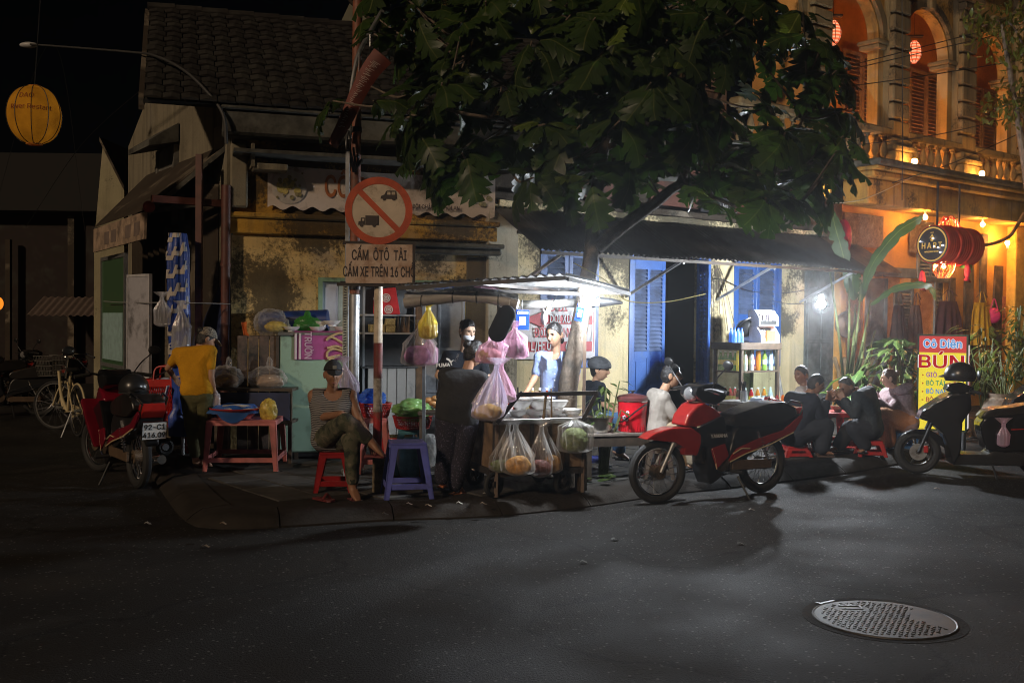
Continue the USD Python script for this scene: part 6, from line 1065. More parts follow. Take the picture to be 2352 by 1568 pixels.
SC = scooter('glossy black scooter parked at the right with a helmet on its handlebar', a - h3 * 1.30 * S3, A3, S3)
hp = a - h3 * (1.30 - .86) * S3; side = V(-h3[1], h3[0], 0)
helmet('large black helmet hung on the handlebar of the black scooter', V(hp[0], hp[1], 1.13) + side * .02, A3 + 10, .155)
bag('hanging_bag', 'small pink purple bag hanging in the footwell of the black scooter', V(*(a - h3 * .86)[:2], .62) + side * .22, V(*(a - h3 * .86)[:2], .36) + side * .22, .06, BAGP, None, .5, 95)
a4 = gp(2330, 1040, 0); dup(SC, 'black scooter at the right edge of the picture behind the helmet scooter', V(a4[0] + 1.15, a4[1] - .15, 0), 176)
# ================================================================== people
def skin_mat(name, c): return mat(name, c, .5, var=.10, scale=18, bump=.12, bscale=120, spec=.4)
SK1, SK2, SK3 = skin_mat('skin_warm', (.42, .235, .145)), skin_mat('skin_tanned', (.26, .13, .075)), skin_mat('skin_light', (.50, .31, .21))
HAIR = mat('black_hair', (.012, .010, .010), .38, var=.4, scale=40, bump=.6, bscale=160); HAIRG = mat('greying_hair', (.07, .066, .064), .45, var=.7, scale=40, bump=.6, bscale=160); HAIRB = mat('brown_hair', (.09, .045, .025), .4, var=.4, scale=40, bump=.5, bscale=160)
EYE_ = mat('dark_eye', (.01, .008, .008), .2); LIP = mat('lip', (.25, .09, .075), .5)
def sph(p, r): return m3.Manifold.sphere(float(r), 14).translate(tuple(map(float, p)))
def hl(*prs): return m3.Manifold.batch_hull([sph(p, r) for p, r in prs])
def uni(ms): return m3.Manifold.batch_boolean(list(ms), m3.OpType.Add)
def smooth_(m, length, it):
    q = m2t(m.refine_to_length(length)); q.merge_vertices(); trimesh.smoothing.filter_taubin(q, lamb=.5, nu=.52, iterations=it); return q
_ico = trimesh.creation.icosphere(subdivisions=4)
def head_local(fem=0.0, old=0.0):
    p = _ico.vertices; x, y, z = p.T; g = lambda cx, cz, sx, sz: np.exp(-((x - cx) / sx) ** 2 - ((z - cz) / sz) ** 2) * (y > 0)
    low = np.clip(-z - .1, 0, 1); rx = .073 * (1 - .34 * low ** 1.3); ry = np.where(y > 0, .088 * (1 + .06 * low), .100 * (1 - .5 * low)); rz = np.where(z > 0, .112, .122)
    q = np.stack([x * rx, y * ry, z * rz], 1)
    f = .026 * g(0, -.16, .10, .15) + .010 * g(0, .05, .09, .2) - .012 * (g(.37, .10, .15, .10) + g(-.37, .10, .15, .10)) + .006 * g(0, .27, .5, .09) + .008 * g(0, -.50, .22, .07) + .007 * g(0, -.62, .2, .06) + .010 * g(0, -.86, .25, .14) + .005 * (g(.45, -.2, .18, .16) + g(-.45, -.2, .18, .16)) - .004 * g(0, -.56, .25, .025)
    f -= old * .006 * (g(.42, -.48, .12, .2) + g(-.42, -.48, .12, .2)); q[:, 1] += f; return tm(q, _ico.faces)
def basis(fwd, up=(0, 0, 1)):
    f = np.asarray(fwd, float); f = f / np.linalg.norm(f); r = np.cross(f, up); r /= np.linalg.norm(r); return r, f, np.cross(r, f)
def local(m, c, B, s=1.0):
    R = np.eye(4); R[:3, 0], R[:3, 1], R[:3, 2], R[:3, 3] = B[0] * s, B[1] * s, B[2] * s, c; m = m.copy(); m.apply_transform(R); return m
def hand(w, d, nrm, curl=.5, s=1.0):
    """palm, four unequal bent fingers, a thumb off the side; w wrist, d pointing direction, nrm out of the back of the hand"""
    d = np.asarray(d, float); d /= np.linalg.norm(d); nrm = np.asarray(nrm, float); nrm -= d * (nrm @ d); nrm /= np.linalg.norm(nrm); x = np.cross(d, nrm); P = []
    w = np.asarray(w, float); P.append(hl((w, .024 * s), (w + d * .05 * s + x * .026 * s, .014 * s), (w + d * .05 * s - x * .026 * s, .014 * s), (w + d * .085 * s + x * .030 * s, .011 * s), (w + d * .085 * s - x * .032 * s, .011 * s)))
    for i, (o, L) in enumerate(((.030, .066), (.010, .076), (-.011, .072), (-.031, .056))):
        b = w + d * .088 * s + x * o * s; k = b; a = 0.25 * curl
        for seg, r0, r1 in ((.48, .0095, .009), (.30, .009, .008), (.22, .008, .007)):
            dd = d * math.cos(a) - nrm * math.sin(a) + x * o * 1.2; dd /= np.linalg.norm(dd); e = k + dd * L * seg * s; P.append(hl((k, r0 * s), (e, r1 * s))); k = e; a += .85 * curl
    b = w + d * .025 * s + x * .028 * s; e = b + (d * .7 + x * .75 - nrm * .35) * .038 * s; P.append(hl((b, .013 * s), (e, .0105 * s))); P.append(hl((e, .0105 * s), (e + (d * .9 + x * .15 - nrm * .4 * curl) * .032 * s, .0085 * s)))
    return uni(P)
def person(label, Y0, J, face, skin, hair, shirt, trousers, sleeve=.45, hairstyle='short', hem=1.0, up=(0, 0, 1), shoes=None, sitting=False, build=1.0, hat=None, hands=None, trouser_len=.9, neckline=.0, tops='shirt', legs=True, old=0.0, hs=1.0, wide=1.0, loose=.016, tuck=.05, sock=None):
    Pt = {}
    for k, v in J.items(): Pt[k] = at(v[0], v[1], Y0 + (v[2] if len(v) > 2 else 0)) if len(v) < 4 else np.array(v[:3])
    t = thing('person', label, 'person', (0, 0, 0)); b = build
    hc = Pt['head']; B = basis(face, up); neck = Pt['neck']; shL, shR, hiL, hiR = Pt['shL'], Pt['shR'], Pt['hiL'], Pt['hiR']
    ac = (shR - shL) / np.linalg.norm(shR - shL); hv = (hiR - hiL) / np.linalg.norm(hiR - hiL); mid = (shL + shR) / 2; pel = (hiL + hiR) / 2; wai = mid * .40 + pel * .60; che = mid * .72 + pel * .28; wv = ac + hv; wv /= np.linalg.norm(wv)
    ch = Pt.get('chest', che); wa = Pt.get('waist', wai)
    def torso(e=0.0):
        return [hl((shL, .058 * b + e), (shR, .058 * b + e), (ch - ac * .075 * b, .095 * b + e), (ch + ac * .075 * b, .095 * b + e)), hl((ch - ac * .075 * b, .095 * b + e), (ch + ac * .075 * b, .095 * b + e), (wa - wv * .06 * b * wide, .092 * b * wide + e), (wa + wv * .06 * b * wide, .092 * b * wide + e)),
                hl((wa - wv * .06 * b * wide, .092 * b * wide + e), (wa + wv * .06 * b * wide, .092 * b * wide + e), (hiL, .105 * b + e), (hiR, .105 * b + e)), hl((mid, .05 + e * .3), (neck, .046 + e * .3))]
    def arm(s, e=0, upto=1.0, r=(.047, .037, .026)):
        S, E, W = Pt['sh' + s], Pt['el' + s], Pt['wr' + s]; o = []
        if upto <= .5: E2 = S + (E - S) * (upto * 2); o.append(hl((S, r[0] * b + e), (E2, (r[0] + (r[1] - r[0]) * upto * 2) * b + e)))
        else: W2 = E + (W - E) * ((upto - .5) * 2); o += [hl((S, r[0] * b + e), (E, r[1] * b + e)), hl((E, r[1] * b + e), (W2, (r[1] + (r[2] - r[1]) * (upto - .5) * 2) * b + e))]
        return o
    def leg(s, e=0, upto=1.0, r=(.088, .056, .036)):
        S, K, A = Pt['hi' + s], Pt['kn' + s], Pt['an' + s]; A2 = K + (A - K) * upto; o = [hl((S, r[0] * b + e), (K, r[1] * b + e))]
        calf = K + (A - K) * .35
        if e == 0: o += [hl((K, r[1] * b * .95), (calf, .054 * b)), hl((calf, .054 * b), (A, r[2] * b))]
        else: o.append(hl((K, r[1] * b + e), (A2, (r[1] + (r[2] - r[1]) * upto) * b + e)))
        return o
    bones = torso() + arm('L') + arm('R') + [hl((mid * .3 + neck * .7, .048 * b), (hc + B[1] * -.02 * hs - B[2] * .05 * hs, .046))]
    if legs:
        bones += leg('L') + leg('R')
        for s in 'LR':
            A, T = Pt['an' + s], Pt['to' + s]; d = T - A; dn = d / np.linalg.norm(d); side_ = np.cross(dn, (0, 0, 1)); side_ /= max(np.linalg.norm(side_), 1e-6)
            bones += [hl((A, .036 * b), (A - dn * .035 + V(0, 0, -.03), .026), (T - dn * .06 + side_ * .02, .022), (T - dn * .06 - side_ * .02, .022)), hl((T - dn * .06 + side_ * .02, .022), (T - dn * .06 - side_ * .02, .022), (T + side_ * .012, .013), (T - side_ * .016, .012))]
    core = smooth_(uni(bones), .035, 6); hd_ = local(head_local(old=old), hc, B, hs)
    ears = [t2m(local(mv(rot(ell((0, 0, 0), (.011, .026, .034)), rz=s * 20), s * .074, -.012, -.008), hc, B, hs)) for s in (-1, 1)]
    hands_ = []
    for s in 'LR':
        W, E = Pt['wr' + s], Pt['el' + s]; dd, nn, cu = (hands or {}).get(s, (None, None, .6)); d = W - E if dd is None else np.asarray(dd, float)
        n = np.cross(d, (0, 0, 1)) if nn is None else np.asarray(nn, float)
        if np.linalg.norm(np.cross(d, n)) < 1e-3: n = np.cross(d, (1, 0, 0))
        hands_.append(hand(W, d, n, cu, .98 * b))
    body = m2t(uni([t2m(core), t2m(hd_), *ears, *hands_])); part(t, 'body', body, skin, 60)
    def face_(m): return local(m, hc, B, hs)
    for s in (-1, 1):
        part(t, 'eye', face_(ell((s * .030, .0775, .012), (.0125, .006, .0042))), EYE_); part(t, 'eyebrow', face_(mv(rot(box(.034, .006, .006, bev=.002), ry=s * 8, rz=-s * 18), s * .031, .083, .030)), HAIR if hair is not HAIRB else HAIRB)
    part(t, 'mouth', face_(ell((0, .0865, -.066), (.022, .008, .0042))), LIP)
    # hair
    if hairstyle != 'none':
        r = {'short': (.080, .105, .120), 'long': (.081, .107, .122), 'thin': (.0775, .1025, .1165)}.get(hairstyle, (.081, .106, .121)); hm = t2m(wob(ell((0, -.006, .004), r, sub=4), .007, 30, 3))
        tl = {'thin': .055, 'short': .030, 'long': .015}.get(hairstyle, .025); hm = hm.trim_by_plane((0, -.80, .60), tl * -.0 + .012 if hairstyle == 'thin' else -.012); hm = hm.trim_by_plane((0, -.35, .94), -.072 if hairstyle != 'long' else -.11)
        q = m2t(hm); part(t, 'hair', face_(q), hair, 50)
        if hairstyle == 'bun': part(t, 'hair_bun', face_(wob(ell((0, -.105, .045), (.042, .036, .042), sub=3), .005, 40)), hair)
        if hairstyle == 'tail': part(t, 'pony_tail', face_(wob(cat(ell((0, -.115, -.02), (.036, .032, .05), sub=3), ell((0, -.12, -.075), (.028, .022, .05), sub=3)), .004, 40)), hair)
    # clothes
    e = loose
    if tops:
        ms = torso(e)[:2] + [hl((ch - ac * .075 * b, .095 * b + e), (ch + ac * .075 * b, .095 * b + e), (wa - wv * .06 * b * wide, .092 * b * wide + e + .006), (wa + wv * .06 * b * wide, .092 * b * wide + e + .006))]
        lo = wa + (pel - wa) * hem; hw = (hiR - hiL) / 2; ms.append(hl((wa - wv * .06 * b * wide, .092 * b * wide + e + .006), (wa + wv * .06 * b * wide, .092 * b * wide + e + .006), (lo - hw, .10 * b + e + .004), (lo + hw, .10 * b + e + .004)))
        if sleeve > 0: ms += arm('L', e * .9, sleeve) + arm('R', e * .9, sleeve)
        m = uni(ms); dn = (wa - mid) / np.linalg.norm(wa - mid); m = m.trim_by_plane(tuple(-dn), float(-(dn @ (lo + dn * tuck)))) if not sitting else m
        if neckline: 
            m = m - m3.Manifold.sphere(float(neckline), 24).translate(tuple(map(float, mid + (neck - mid) * .55 + B[1] * .05)))
        if sleeve == 0:
            for S, sg in ((shL, -1), (shR, 1)): m = m - m3.Manifold.sphere(.088, 24).translate(tuple(map(float, S + ac * sg * .045 + V(0, 0, -.01))))
        part(t, tops, wob(smooth_(m, .028, 3), .010, 9, 5), shirt, 60)
        if hat == 'hood': pass
    if trousers is not None and legs:
        ms = [hl((wa * .35 + pel * .65 - wv * .065 * b, .095 * b + e * .6), (wa * .35 + pel * .65 + wv * .065 * b, .095 * b + e * .6), (hiL, .105 * b + e * .9), (hiR, .105 * b + e * .9))] + leg('L', e * 1.5, trouser_len) + leg('R', e * 1.5, trouser_len)
        part(t, 'trousers', wob(smooth_(uni(ms), .03, 3), .011, 9, 8), trousers, 60)
    if shoes is not None and legs:
        for s in 'LR':
            A, T = Pt['an' + s], Pt['to' + s]; d = T - A; d[2] = 0; d /= max(np.linalg.norm(d), 1e-6); side_ = np.cross(d, (0, 0, 1)); z = min(A[2] - .075, T[2] - .02); base = V(A[0], A[1], z)
            o = [base - d * .05, base + d * .06, V(T[0], T[1], z) + d * .0]
            part(t, 'sandal', hull([q + side_ * w * k + V(0, 0, h) for q, w in ((o[0], .032), (o[1], .036), (o[2], .044), (o[2] + d * .02, .03)) for k in (-1, 1) for h in (.0, .016)]), shoes); part(t, 'strap', tube(curve([o[2] - d * .06 + side_ * .044 + V(0, 0, .012), o[2] - d * .06 + V(0, 0, .062), o[2] - d * .06 - side_ * .044 + V(0, 0, .012)], 10), .009, 6), shoes)
    t_ = dict(t=t, B=B, hc=hc, face=face_, Pt=Pt, mid=mid, ac=ac, ch=ch, pel=pel); return t_
def cap(Pn, m, brim=True, z=.0, patt=None):
    sh = m2t(t2m(ell((0, -.006, .012), (.088, .112, .122), sub=4)).trim_by_plane((0, -.22, .97), .035)); q = part(Pn['t'], 'cap', Pn['face'](sh), m, 40)
    if brim: part(q, 'brim', Pn['face'](mv(rot(wob(hull([(s * .072, .0, .0) for s in (-1, 1)] + [(s * .060, .065, -.012) for s in (-1, 1)] + [(s * .03, .095, -.016) for s in (-1, 1)] + [(0, .04, .018), (0, .09, .0)]), .001, 9), rx=-8), 0, .085, .045)), m)
    return q
def stripes(name, a, b, sc, rough=.8, thin=.5):
    return usdkit.material(stage, '/World/Looks/' + name, {'g': ('geometry', {}), 'x': ('separate_xyz', {}), 'n': ('noise_texture', {'scale': 7.0}), 'm': ('math', {'math_type': 'multiply_add', 'value2': .035}), 'k': ('math', {'math_type': 'multiply', 'value2': sc}), 'f': ('math', {'math_type': 'fraction'}), 's': ('math', {'math_type': 'greater_than', 'value2': thin}), 'mx': ('mix', {'color1': a, 'color2': b}), 'p': ('principled_bsdf', {'roughness': rough})},
        [('g.position', 'x.vector'), ('g.position', 'n.vector'), ('n.fac', 'm.value1'), ('x.z', 'm.value3'), ('m.value', 'k.value1'), ('k.value', 'f.value1'), ('f.value', 's.value1'), ('s.value', 'mx.fac'), ('mx.color', 'p.base_color')], surface='p.BSDF')
def blotch(name, stops, sc, rough=.85, det=2.0):
    return usdkit.material(stage, '/World/Looks/' + name, {'g': ('geometry', {}), 'n': ('noise_texture', {'scale': sc, 'detail': det}), 'r': ('rgb_ramp', {'interpolate': False, 'ramp': stops}), 'p': ('principled_bsdf', {'roughness': rough})}, [('g.position', 'n.vector'), ('n.fac', 'r.fac'), ('r.color', 'p.base_color')], surface='p.BSDF')
cl_ = lambda n, c, **k: mat(n, c, k.pop('rough', .85), var=.14, scale=6, bump=.8, bscale=20, spec=.2, **k)
# 1 woman in yellow
p1 = person('woman seen from behind in a yellow T-shirt and olive trousers reaching into a basin', 10.95, dict(head=(474, 779, .10), neck=(460, 798, .06), shL=(409, 812, .02), shR=(484, 806, .0), chest=(446, 835, .02), elL=(386, 845, .08), wrL=(401, 868, .42), elR=(485, 866, -.02), wrR=(493, 908, .04), hiL=(438, 912, 0), hiR=(468, 912, .02), waist=(452, 878, 0), knL=(442, 985, .0), knR=(466, 988, .05), anL=(449, 1056, .0), anR=(466, 1058, .08), toL=(461, 1071, .16), toR=(484, 1071, .22)),
    (.75, .55, -.55), SK1, HAIR, cl_('mustard_tshirt', (.55, .27, .012)), cl_('olive_trousers', (.095, .09, .04)), sleeve=.30, hairstyle='bun', hem=.5, tuck=.06, shoes=mat('brown_sandal', (.08, .045, .03), .6), trouser_len=.78, build=.92, hands={'L': ((.2, .8, -.6), (-.8, .2, 0), .9), 'R': ((.25, .15, -1), (.6, -.7, 0), .45)})
cap(p1, blotch('patterned_cap', [(0, (.05, .045, .04)), (.45, (.30, .26, .20)), (.55, (.08, .07, .06))], 60))
W = p1['Pt']['wrR']; part(p1['t'], 'plastic_glove', wob(cat(ell(W + V(.012, .01, -.055), (.048, .04, .085), sub=3), ell(W + V(0, 0, .03), (.034, .034, .04), sub=3)), .014, 30), film('glove_film', (.9, .88, .9), white=.30), 60)
# 2 old man
p2 = person('old man in a black cap and striped sleeveless shirt sitting on a red stool', 9.55, dict(head=(765, 859, -.06), neck=(764, 890, .0), shL=(805, 909, .02), shR=(722, 909, .02), chest=(763, 945, .0), waist=(762, 985, .05), elL=(824, 962, -.06), wrL=(849, 1008, -.25), elR=(737, 958, -.05), wrR=(785, 950, -.30), hiL=(790, 1008, .03), hiR=(744, 1008, .03), knR=(795, 968, -.42), anR=(852, 1014, -.40), toR=(880, 1045, -.44), knL=(808, 1012, -.42), anL=(810, 1122, -.36), toL=(822, 1148, -.46)),
    (.28, -.95, -.12), SK2, HAIRG, stripes('navy_white_stripes', (.016, .016, .022), (.26, .25, .245), 58), blotch('camouflage_cloth', [(0, (.02, .022, .015)), (.42, (.05, .055, .03)), (.50, (.085, .08, .05)), (.58, (.14, .12, .08)), (.66, (.03, .032, .02))], 9), sleeve=0, hairstyle='thin', hem=1.0, tuck=.05, sitting=True, shoes=mat('maroon_sandal', (.12, .02, .02), .5), trouser_len=.80, neckline=.085, tops='tank_top', old=1.0, build=1.10, hands={'R': ((.9, -.1, -.5), (.2, -.6, .8), .8), 'L': ((.35, -.2, -.8), (.6, -.7, .2), .7)}, loose=.012)
cpq = cap(p2, mat('black_cap_cloth', (.012, .012, .014), .85, bump=.2)); part(p2['t'], 'cap_badge', p2['face'](mv(box(.035, .004, .03), .0, .112, .082)), mat('dull_badge', (.22, .20, .15), .6)); part(p2['t'], 'watch', mv(torus(.032, .007, 16, 6), *(p2['Pt']['wrL'] + (p2['Pt']['elL'] - p2['Pt']['wrL']) * .12)), STEEL)
stp = V(p2['pel'][0] + .0, p2['pel'][1] + .04, .122); zt_ = at(760, 1030, 9.6)[2]; stool('plastic_stool', 'dark red plastic stool under the old man', 'stool', stp, .36, p2['pel'][2] - .235, mat('dark_red_plastic', (.26, .014, .016), .25, dirt=.15), 6, leg=.055)
t = thing('loose_sandal', 'empty dark red sandal lying on the road before the red stool', 'sandal', gp(742, 1150, .12) + V(0, 0, .006)); part(t, 'sole', rot(hull([(x, s * w, h) for x, w in ((-.11, .03), (0, .036), (.10, .045), (.13, .025)) for s in (-1, 1) for h in (0, .018)]), -40), mat('maroon_sandal', (0, 0, 0))); part(t, 'strap', rot(tube(curve([(.05, -.045, .012), (.05, 0, .06), (.05, .045, .012)], 10), .012, 6), -40), mat('maroon_sandal', (0, 0, 0)))
# 3 masked woman
std = lambda x, dx, ys, hip, foot: dict(hiL=(x + dx, hip, 0), hiR=(x - dx, hip, 0), knL=(x + dx, (hip + foot) / 2, -.03), knR=(x - dx, (hip + foot) / 2, -.03), anL=(x + dx, foot - 12, 0), anR=(x - dx, foot - 12, 0), toL=(x + dx + 3, foot, -.16), toR=(x - dx + 3, foot, -.16))
p3 = person('woman in a black printed T-shirt and white face mask behind the stooping customer', 10.75, dict(head=(1074, 760, -.03), neck=(1068, 791, .02), shL=(1104, 821, .0), shR=(1030, 819, .05), chest=(1068, 852, .03), waist=(1066, 895, .03), elL=(1122, 872, -.05), wrL=(1132, 900, -.25), elR=(1006, 862, .0), wrR=(1040, 888, -.18), **std(1066, 17, 0, 930, 1083)),
    (.50, -.80, -.28), SK3, HAIR, cl_('black_tshirt', (.014, .016, .022)), cl_('dark_trousers', (.03, .03, .035)), sleeve=.34, hairstyle='bun', hem=.7, shoes=BLACK, build=.93)
part(p3['t'], 'face_mask', p3['face'](m2t(t2m(ell((0, .012, -.048), (.066, .092, .058), sub=3)).trim_by_plane((0, 1, 0), .035))), mat('mask_white', (.70, .70, .74), .8)); 
sh = p3['Pt']['shR']; el = p3['Pt']['elR']
def on_cloth(txt, h, p, rz, rx, tilt, nm='shirt_lettering', parent=None, m=WHITE, sx=1.0): part(parent, nm, mv(rot(rot(text(txt, h, .003, True, sx), ry=tilt), rz, rx), *p), m, False)
on_cloth('PUMA', .035, at(1018, 842, 10.62), -28, 0, -4, parent=p3['t'], sx=1.2); on_cloth('PUMA', .022, at(1052, 822, 10.60), -10, 0, -66, parent=p3['t']); on_cloth('PUMA', .024, at(1078, 846, 10.60), 10, 0, -55, parent=p3['t'])
part(p3['t'], 'leaping_cat_print', mv(rot(prism(Polygon([(-.04, .035), (-.015, .03), (.01, .005), (.035, .02), (.04, .015), (.015, -.01), (.022, -.04), (.014, -.042), (.0, -.012), (-.02, .01), (-.045, .02)]), .003), -20), *at(1034, 830, 10.615)), WHITE, False)
# 4 customer
p4 = person('stooping customer in a charcoal jumper and dark speckled trousers seen from behind at the cart', 9.55, dict(head=(1090, 811, .06), neck=(1078, 838, .04), shL=(1026, 862, .03), shR=(1104, 872, .0), chest=(1062, 890, .0), waist=(1050, 930, .0), elL=(1016, 912, .12), wrL=(1050, 935, .28), elR=(1122, 912, .08), wrR=(1138, 930, .30), hiL=(1030, 968, 0), hiR=(1068, 970, .02), knL=(1026, 1040, .0), knR=(1060, 1046, .0), anL=(1016, 1096, .05), anR=(1045, 1112, -.02), toL=(1030, 1108, .18), toR=(1062, 1128, .06)),
    (.80, .50, -.42), SK1, HAIR, cl_('charcoal_jumper', (.030, .030, .031), sub=0), blotch('speckled_trousers', [(0, (.014, .012, .022)), (.60, (.014, .012, .022)), (.64, (.10, .09, .13)), (1, (.12, .11, .15))], 80, det=1.0), sleeve=.96, hairstyle='bun', hem=1.0, tuck=.02, shoes=mat('orange_sandal', (.42, .13, .04), .5), trouser_len=.98, build=1.0, wide=1.08, loose=.026, neckline=.0)
# 5 woman in blue
p5 = person('woman in a pale blue button shirt standing behind the cart counter beside the tree trunk', 10.3, dict(head=(1273, 768, -.03), neck=(1276, 797, .02), shL=(1316, 822, .0), shR=(1240, 822, .02), chest=(1278, 845, .02), waist=(1279, 885, .02), elL=(1326, 866, .0), wrL=(1316, 900, -.18), elR=(1228, 868, .0), wrR=(1210, 899, -.16), **std(1280, 18, 0, 925, 1088)),
    (-.55, -.80, -.22), SK1, HAIR, cl_('pale_blue_shirt', (.22, .29, .50)), cl_('navy_trousers', (.03, .035, .06)), sleeve=.36, hairstyle='tail', hem=.95, shoes=BLACK, neckline=.072, build=.93)
for k in range(5): part(p5['t'], 'button', ell(at(1274 - k * .5, 842 + k * 15, 10.3) + V(0, -.118 - .003 * k, 0), (.006, .004, .006)), WHITE)
CLR = mat('pale_blue_collar', (.25, .32, .54), .8)
for s, xs in ((-1, 1264), (1, 1292)): c = at(xs, 820, 10.16); part(p5['t'], 'collar', thick(tm(np.array([c + V(-s * .02, 0, .055), c + V(s * .055, .05, .05), c + V(s * .05, .01, -.01), c + V(-s * .012, -.005, -.05)]), [(0, 1, 2), (0, 2, 3)]), .006), CLR)
for xs in (1266, 1300): part(p5['t'], 'pocket', mv(box(.075, .006, .012), *(at(xs, 886, 10.3) + V(0, -.125, 0))), CLR)
# 6 seated woman in hat
def sit_side(x, yh, s, foot, dx=.0): pass
p6 = person('seated woman in a puffy grey hat and black T-shirt beside the white wall banner', 11.3, dict(head=(1379, 848, -.02), neck=(1370, 874, .03), shL=(1352, 886, .16), shR=(1378, 890, -.14), chest=(1364, 910, 0), waist=(1362, 938, 0), elL=(1366, 925, .18), wrL=(1396, 930, .02), elR=(1386, 928, -.16), wrR=(1404, 938, -.18), hiL=(1360, 965, .10), hiR=(1364, 966, -.10), knL=(1420, 950, .05), knR=(1424, 955, -.16), anL=(1418, 1035, .0), anR=(1424, 1040, -.18), toL=(1436, 1048, -.02), toR=(1442, 1052, -.2)),
    (.93, -.30, -.2), SK1, HAIR, cl_('black_tshirt', (0, 0, 0)), cl_('blue_jeans', (.06, .12, .22)), sleeve=.36, hairstyle='long', sitting=True, shoes=BLACK, build=.9, hem=.9)
part(p6['t'], 'hat', p6['face'](wob(m2t(t2m(ell((0, -.02, .045), (.115, .13, .095), sub=4)).trim_by_plane((0, -.2, .98), .01)), .008, 14)), mat('grey_hat', (.045, .047, .052), .8, bump=.3))
stool('plastic_stool', 'stool under the seated woman in the puffy hat', 'stool', V(p6['pel'][0], p6['pel'][1], .122), .30, p6['pel'][2] - .24, P_BLUE)
# 7 man in white T-shirt
p7 = person('young man in glasses and a white T-shirt sitting sideways behind the red motorbike', 10.6, dict(head=(1543, 862, 0), neck=(1530, 891, .0), shL=(1503, 906, .18), shR=(1524, 914, -.16), chest=(1515, 935, 0), waist=(1512, 968, 0), elL=(1546, 955, .22), wrL=(1576, 932, .12), elR=(1552, 962, -.16), wrR=(1584, 948, -.10), hiL=(1508, 998, .10), hiR=(1514, 1000, -.10), knL=(1578, 985, .10), knR=(1584, 980, -.14), anL=(1584, 1062, .10), anR=(1592, 1066, -.16), toL=(1606, 1074, .08), toR=(1614, 1078, -.16)),
    (.98, -.10, -.06), SK1, HAIR, cl_('white_tshirt', (.30, .275, .245)), cl_('khaki_trousers', (.32, .25, .17)), sleeve=.42, hairstyle='short', sitting=True, shoes=BLACK, build=.98, hem=1.0, loose=.02)
for s in (-1, 1): part(p7['t'], 'spectacles', p7['face'](cat(mv(torus(.022, .003, 18, 5), s * .030, .096, .010), tube([(s * .052, .094, .012), (s * .076, 0, .015)], .003, 4))), BLACK)
stool('plastic_stool', 'low dark stool under the man in the white T-shirt', 'stool', V(p7['pel'][0], p7['pel'][1], .122), .32, p7['pel'][2] - .245, WOODD)
# 8 grey haired man
p8 = person('grey haired man in a white shirt facing left behind the dark jacketed diner', 13.2, dict(head=(1840, 861, 0), neck=(1846, 884, .0), shL=(1838, 900, -.16), shR=(1866, 896, .16), chest=(1852, 920, 0), waist=(1854, 950, 0), elL=(1826, 932, -.18), wrL=(1806, 938, -.1), elR=(1840, 930, .2), wrR=(1812, 936, .1), hiL=(1856, 975, -.1), hiR=(1858, 974, .1), knL=(1806, 972, -.12), knR=(1808, 970, .12), anL=(1804, 1030, -.12), anR=(1806, 1028, .12), toL=(1786, 1038, -.14), toR=(1788, 1036, .1)),
    (-.86, -.50, -.05), SK2, HAIRG, cl_('white_shirt', (.55, .54, .55)), cl_('dark_trousers', (0, 0, 0)), sleeve=.4, hairstyle='short', sitting=True, shoes=BLACK)
# 9 man in dark jacket
p9 = person('diner in a dark jacket hunched with his back to the street at the red table', 12.45, dict(head=(1875, 882, .02), neck=(1858, 906, .0), shL=(1818, 915, .14), shR=(1866, 920, -.12), chest=(1840, 940, 0), waist=(1828, 968, 0), elL=(1872, 945, .2), wrL=(1898, 918, .12), elR=(1885, 962, -.1), wrR=(1898, 925, -.02), hiL=(1816, 996, .10), hiR=(1830, 998, -.10), knL=(1886, 972, .10), knR=(1896, 978, -.12), anL=(1882, 1030, .10), anR=(1888, 1034, -.14), toL=(1904, 1038, .08), toR=(1912, 1042, -.14)),
    (.95, .05, -.32), SK2, HAIR, cl_('dark_jacket', (.014, .016, .024)), cl_('dark_slate_trousers', (.022, .024, .03)), sleeve=.97, hairstyle='short', sitting=True, shoes=mat('brown_sandal', (0, 0, 0)), hem=1.1, loose=.03, build=1.08)
stool('plastic_stool', 'red plastic stool under the diner in the dark jacket', 'stool', V(p9['pel'][0], p9['pel'][1], .122), .34, p9['pel'][2] - .255, P_RED, 10)
# 10 head down man
p10 = person('balding diner in a dark checked jacket bending over his bowl at the red table', 12.55, dict(head=(1944, 888, -.02), neck=(1964, 896, .0), shL=(1972, 912, -.16), shR=(1996, 902, .16), chest=(1990, 925, 0), waist=(1996, 955, 0), elL=(1962, 950, -.18), wrL=(1940, 918, -.12), elR=(1958, 945, .15), wrR=(1926, 918, .1), hiL=(1996, 985, -.1), hiR=(2004, 984, .1), knL=(1962, 982, -.14), knR=(1950, 984, .12), anL=(1988, 1026, -.12), anR=(1926, 1024, .1), toL=(1976, 1036, -.16), toR=(1908, 1034, .08)),
    (-.85, -.35, -.55), SK2, HAIRG, blotch('dark_check_jacket', [(0, (.016, .020, .024)), (.5, (.022, .03, .034)), (.6, (.012, .015, .02))], 14), cl_('dark_slate_trousers', (0, 0, 0)), sleeve=.97, hairstyle='thin', sitting=True, shoes=BLACK, hem=1.0, loose=.028, build=1.06)
stool('plastic_stool', 'red plastic stool under the bending diner', 'stool', V(p10['pel'][0], p10['pel'][1], .122), .34, p10['pel'][2] - .255, P_RED, -8)
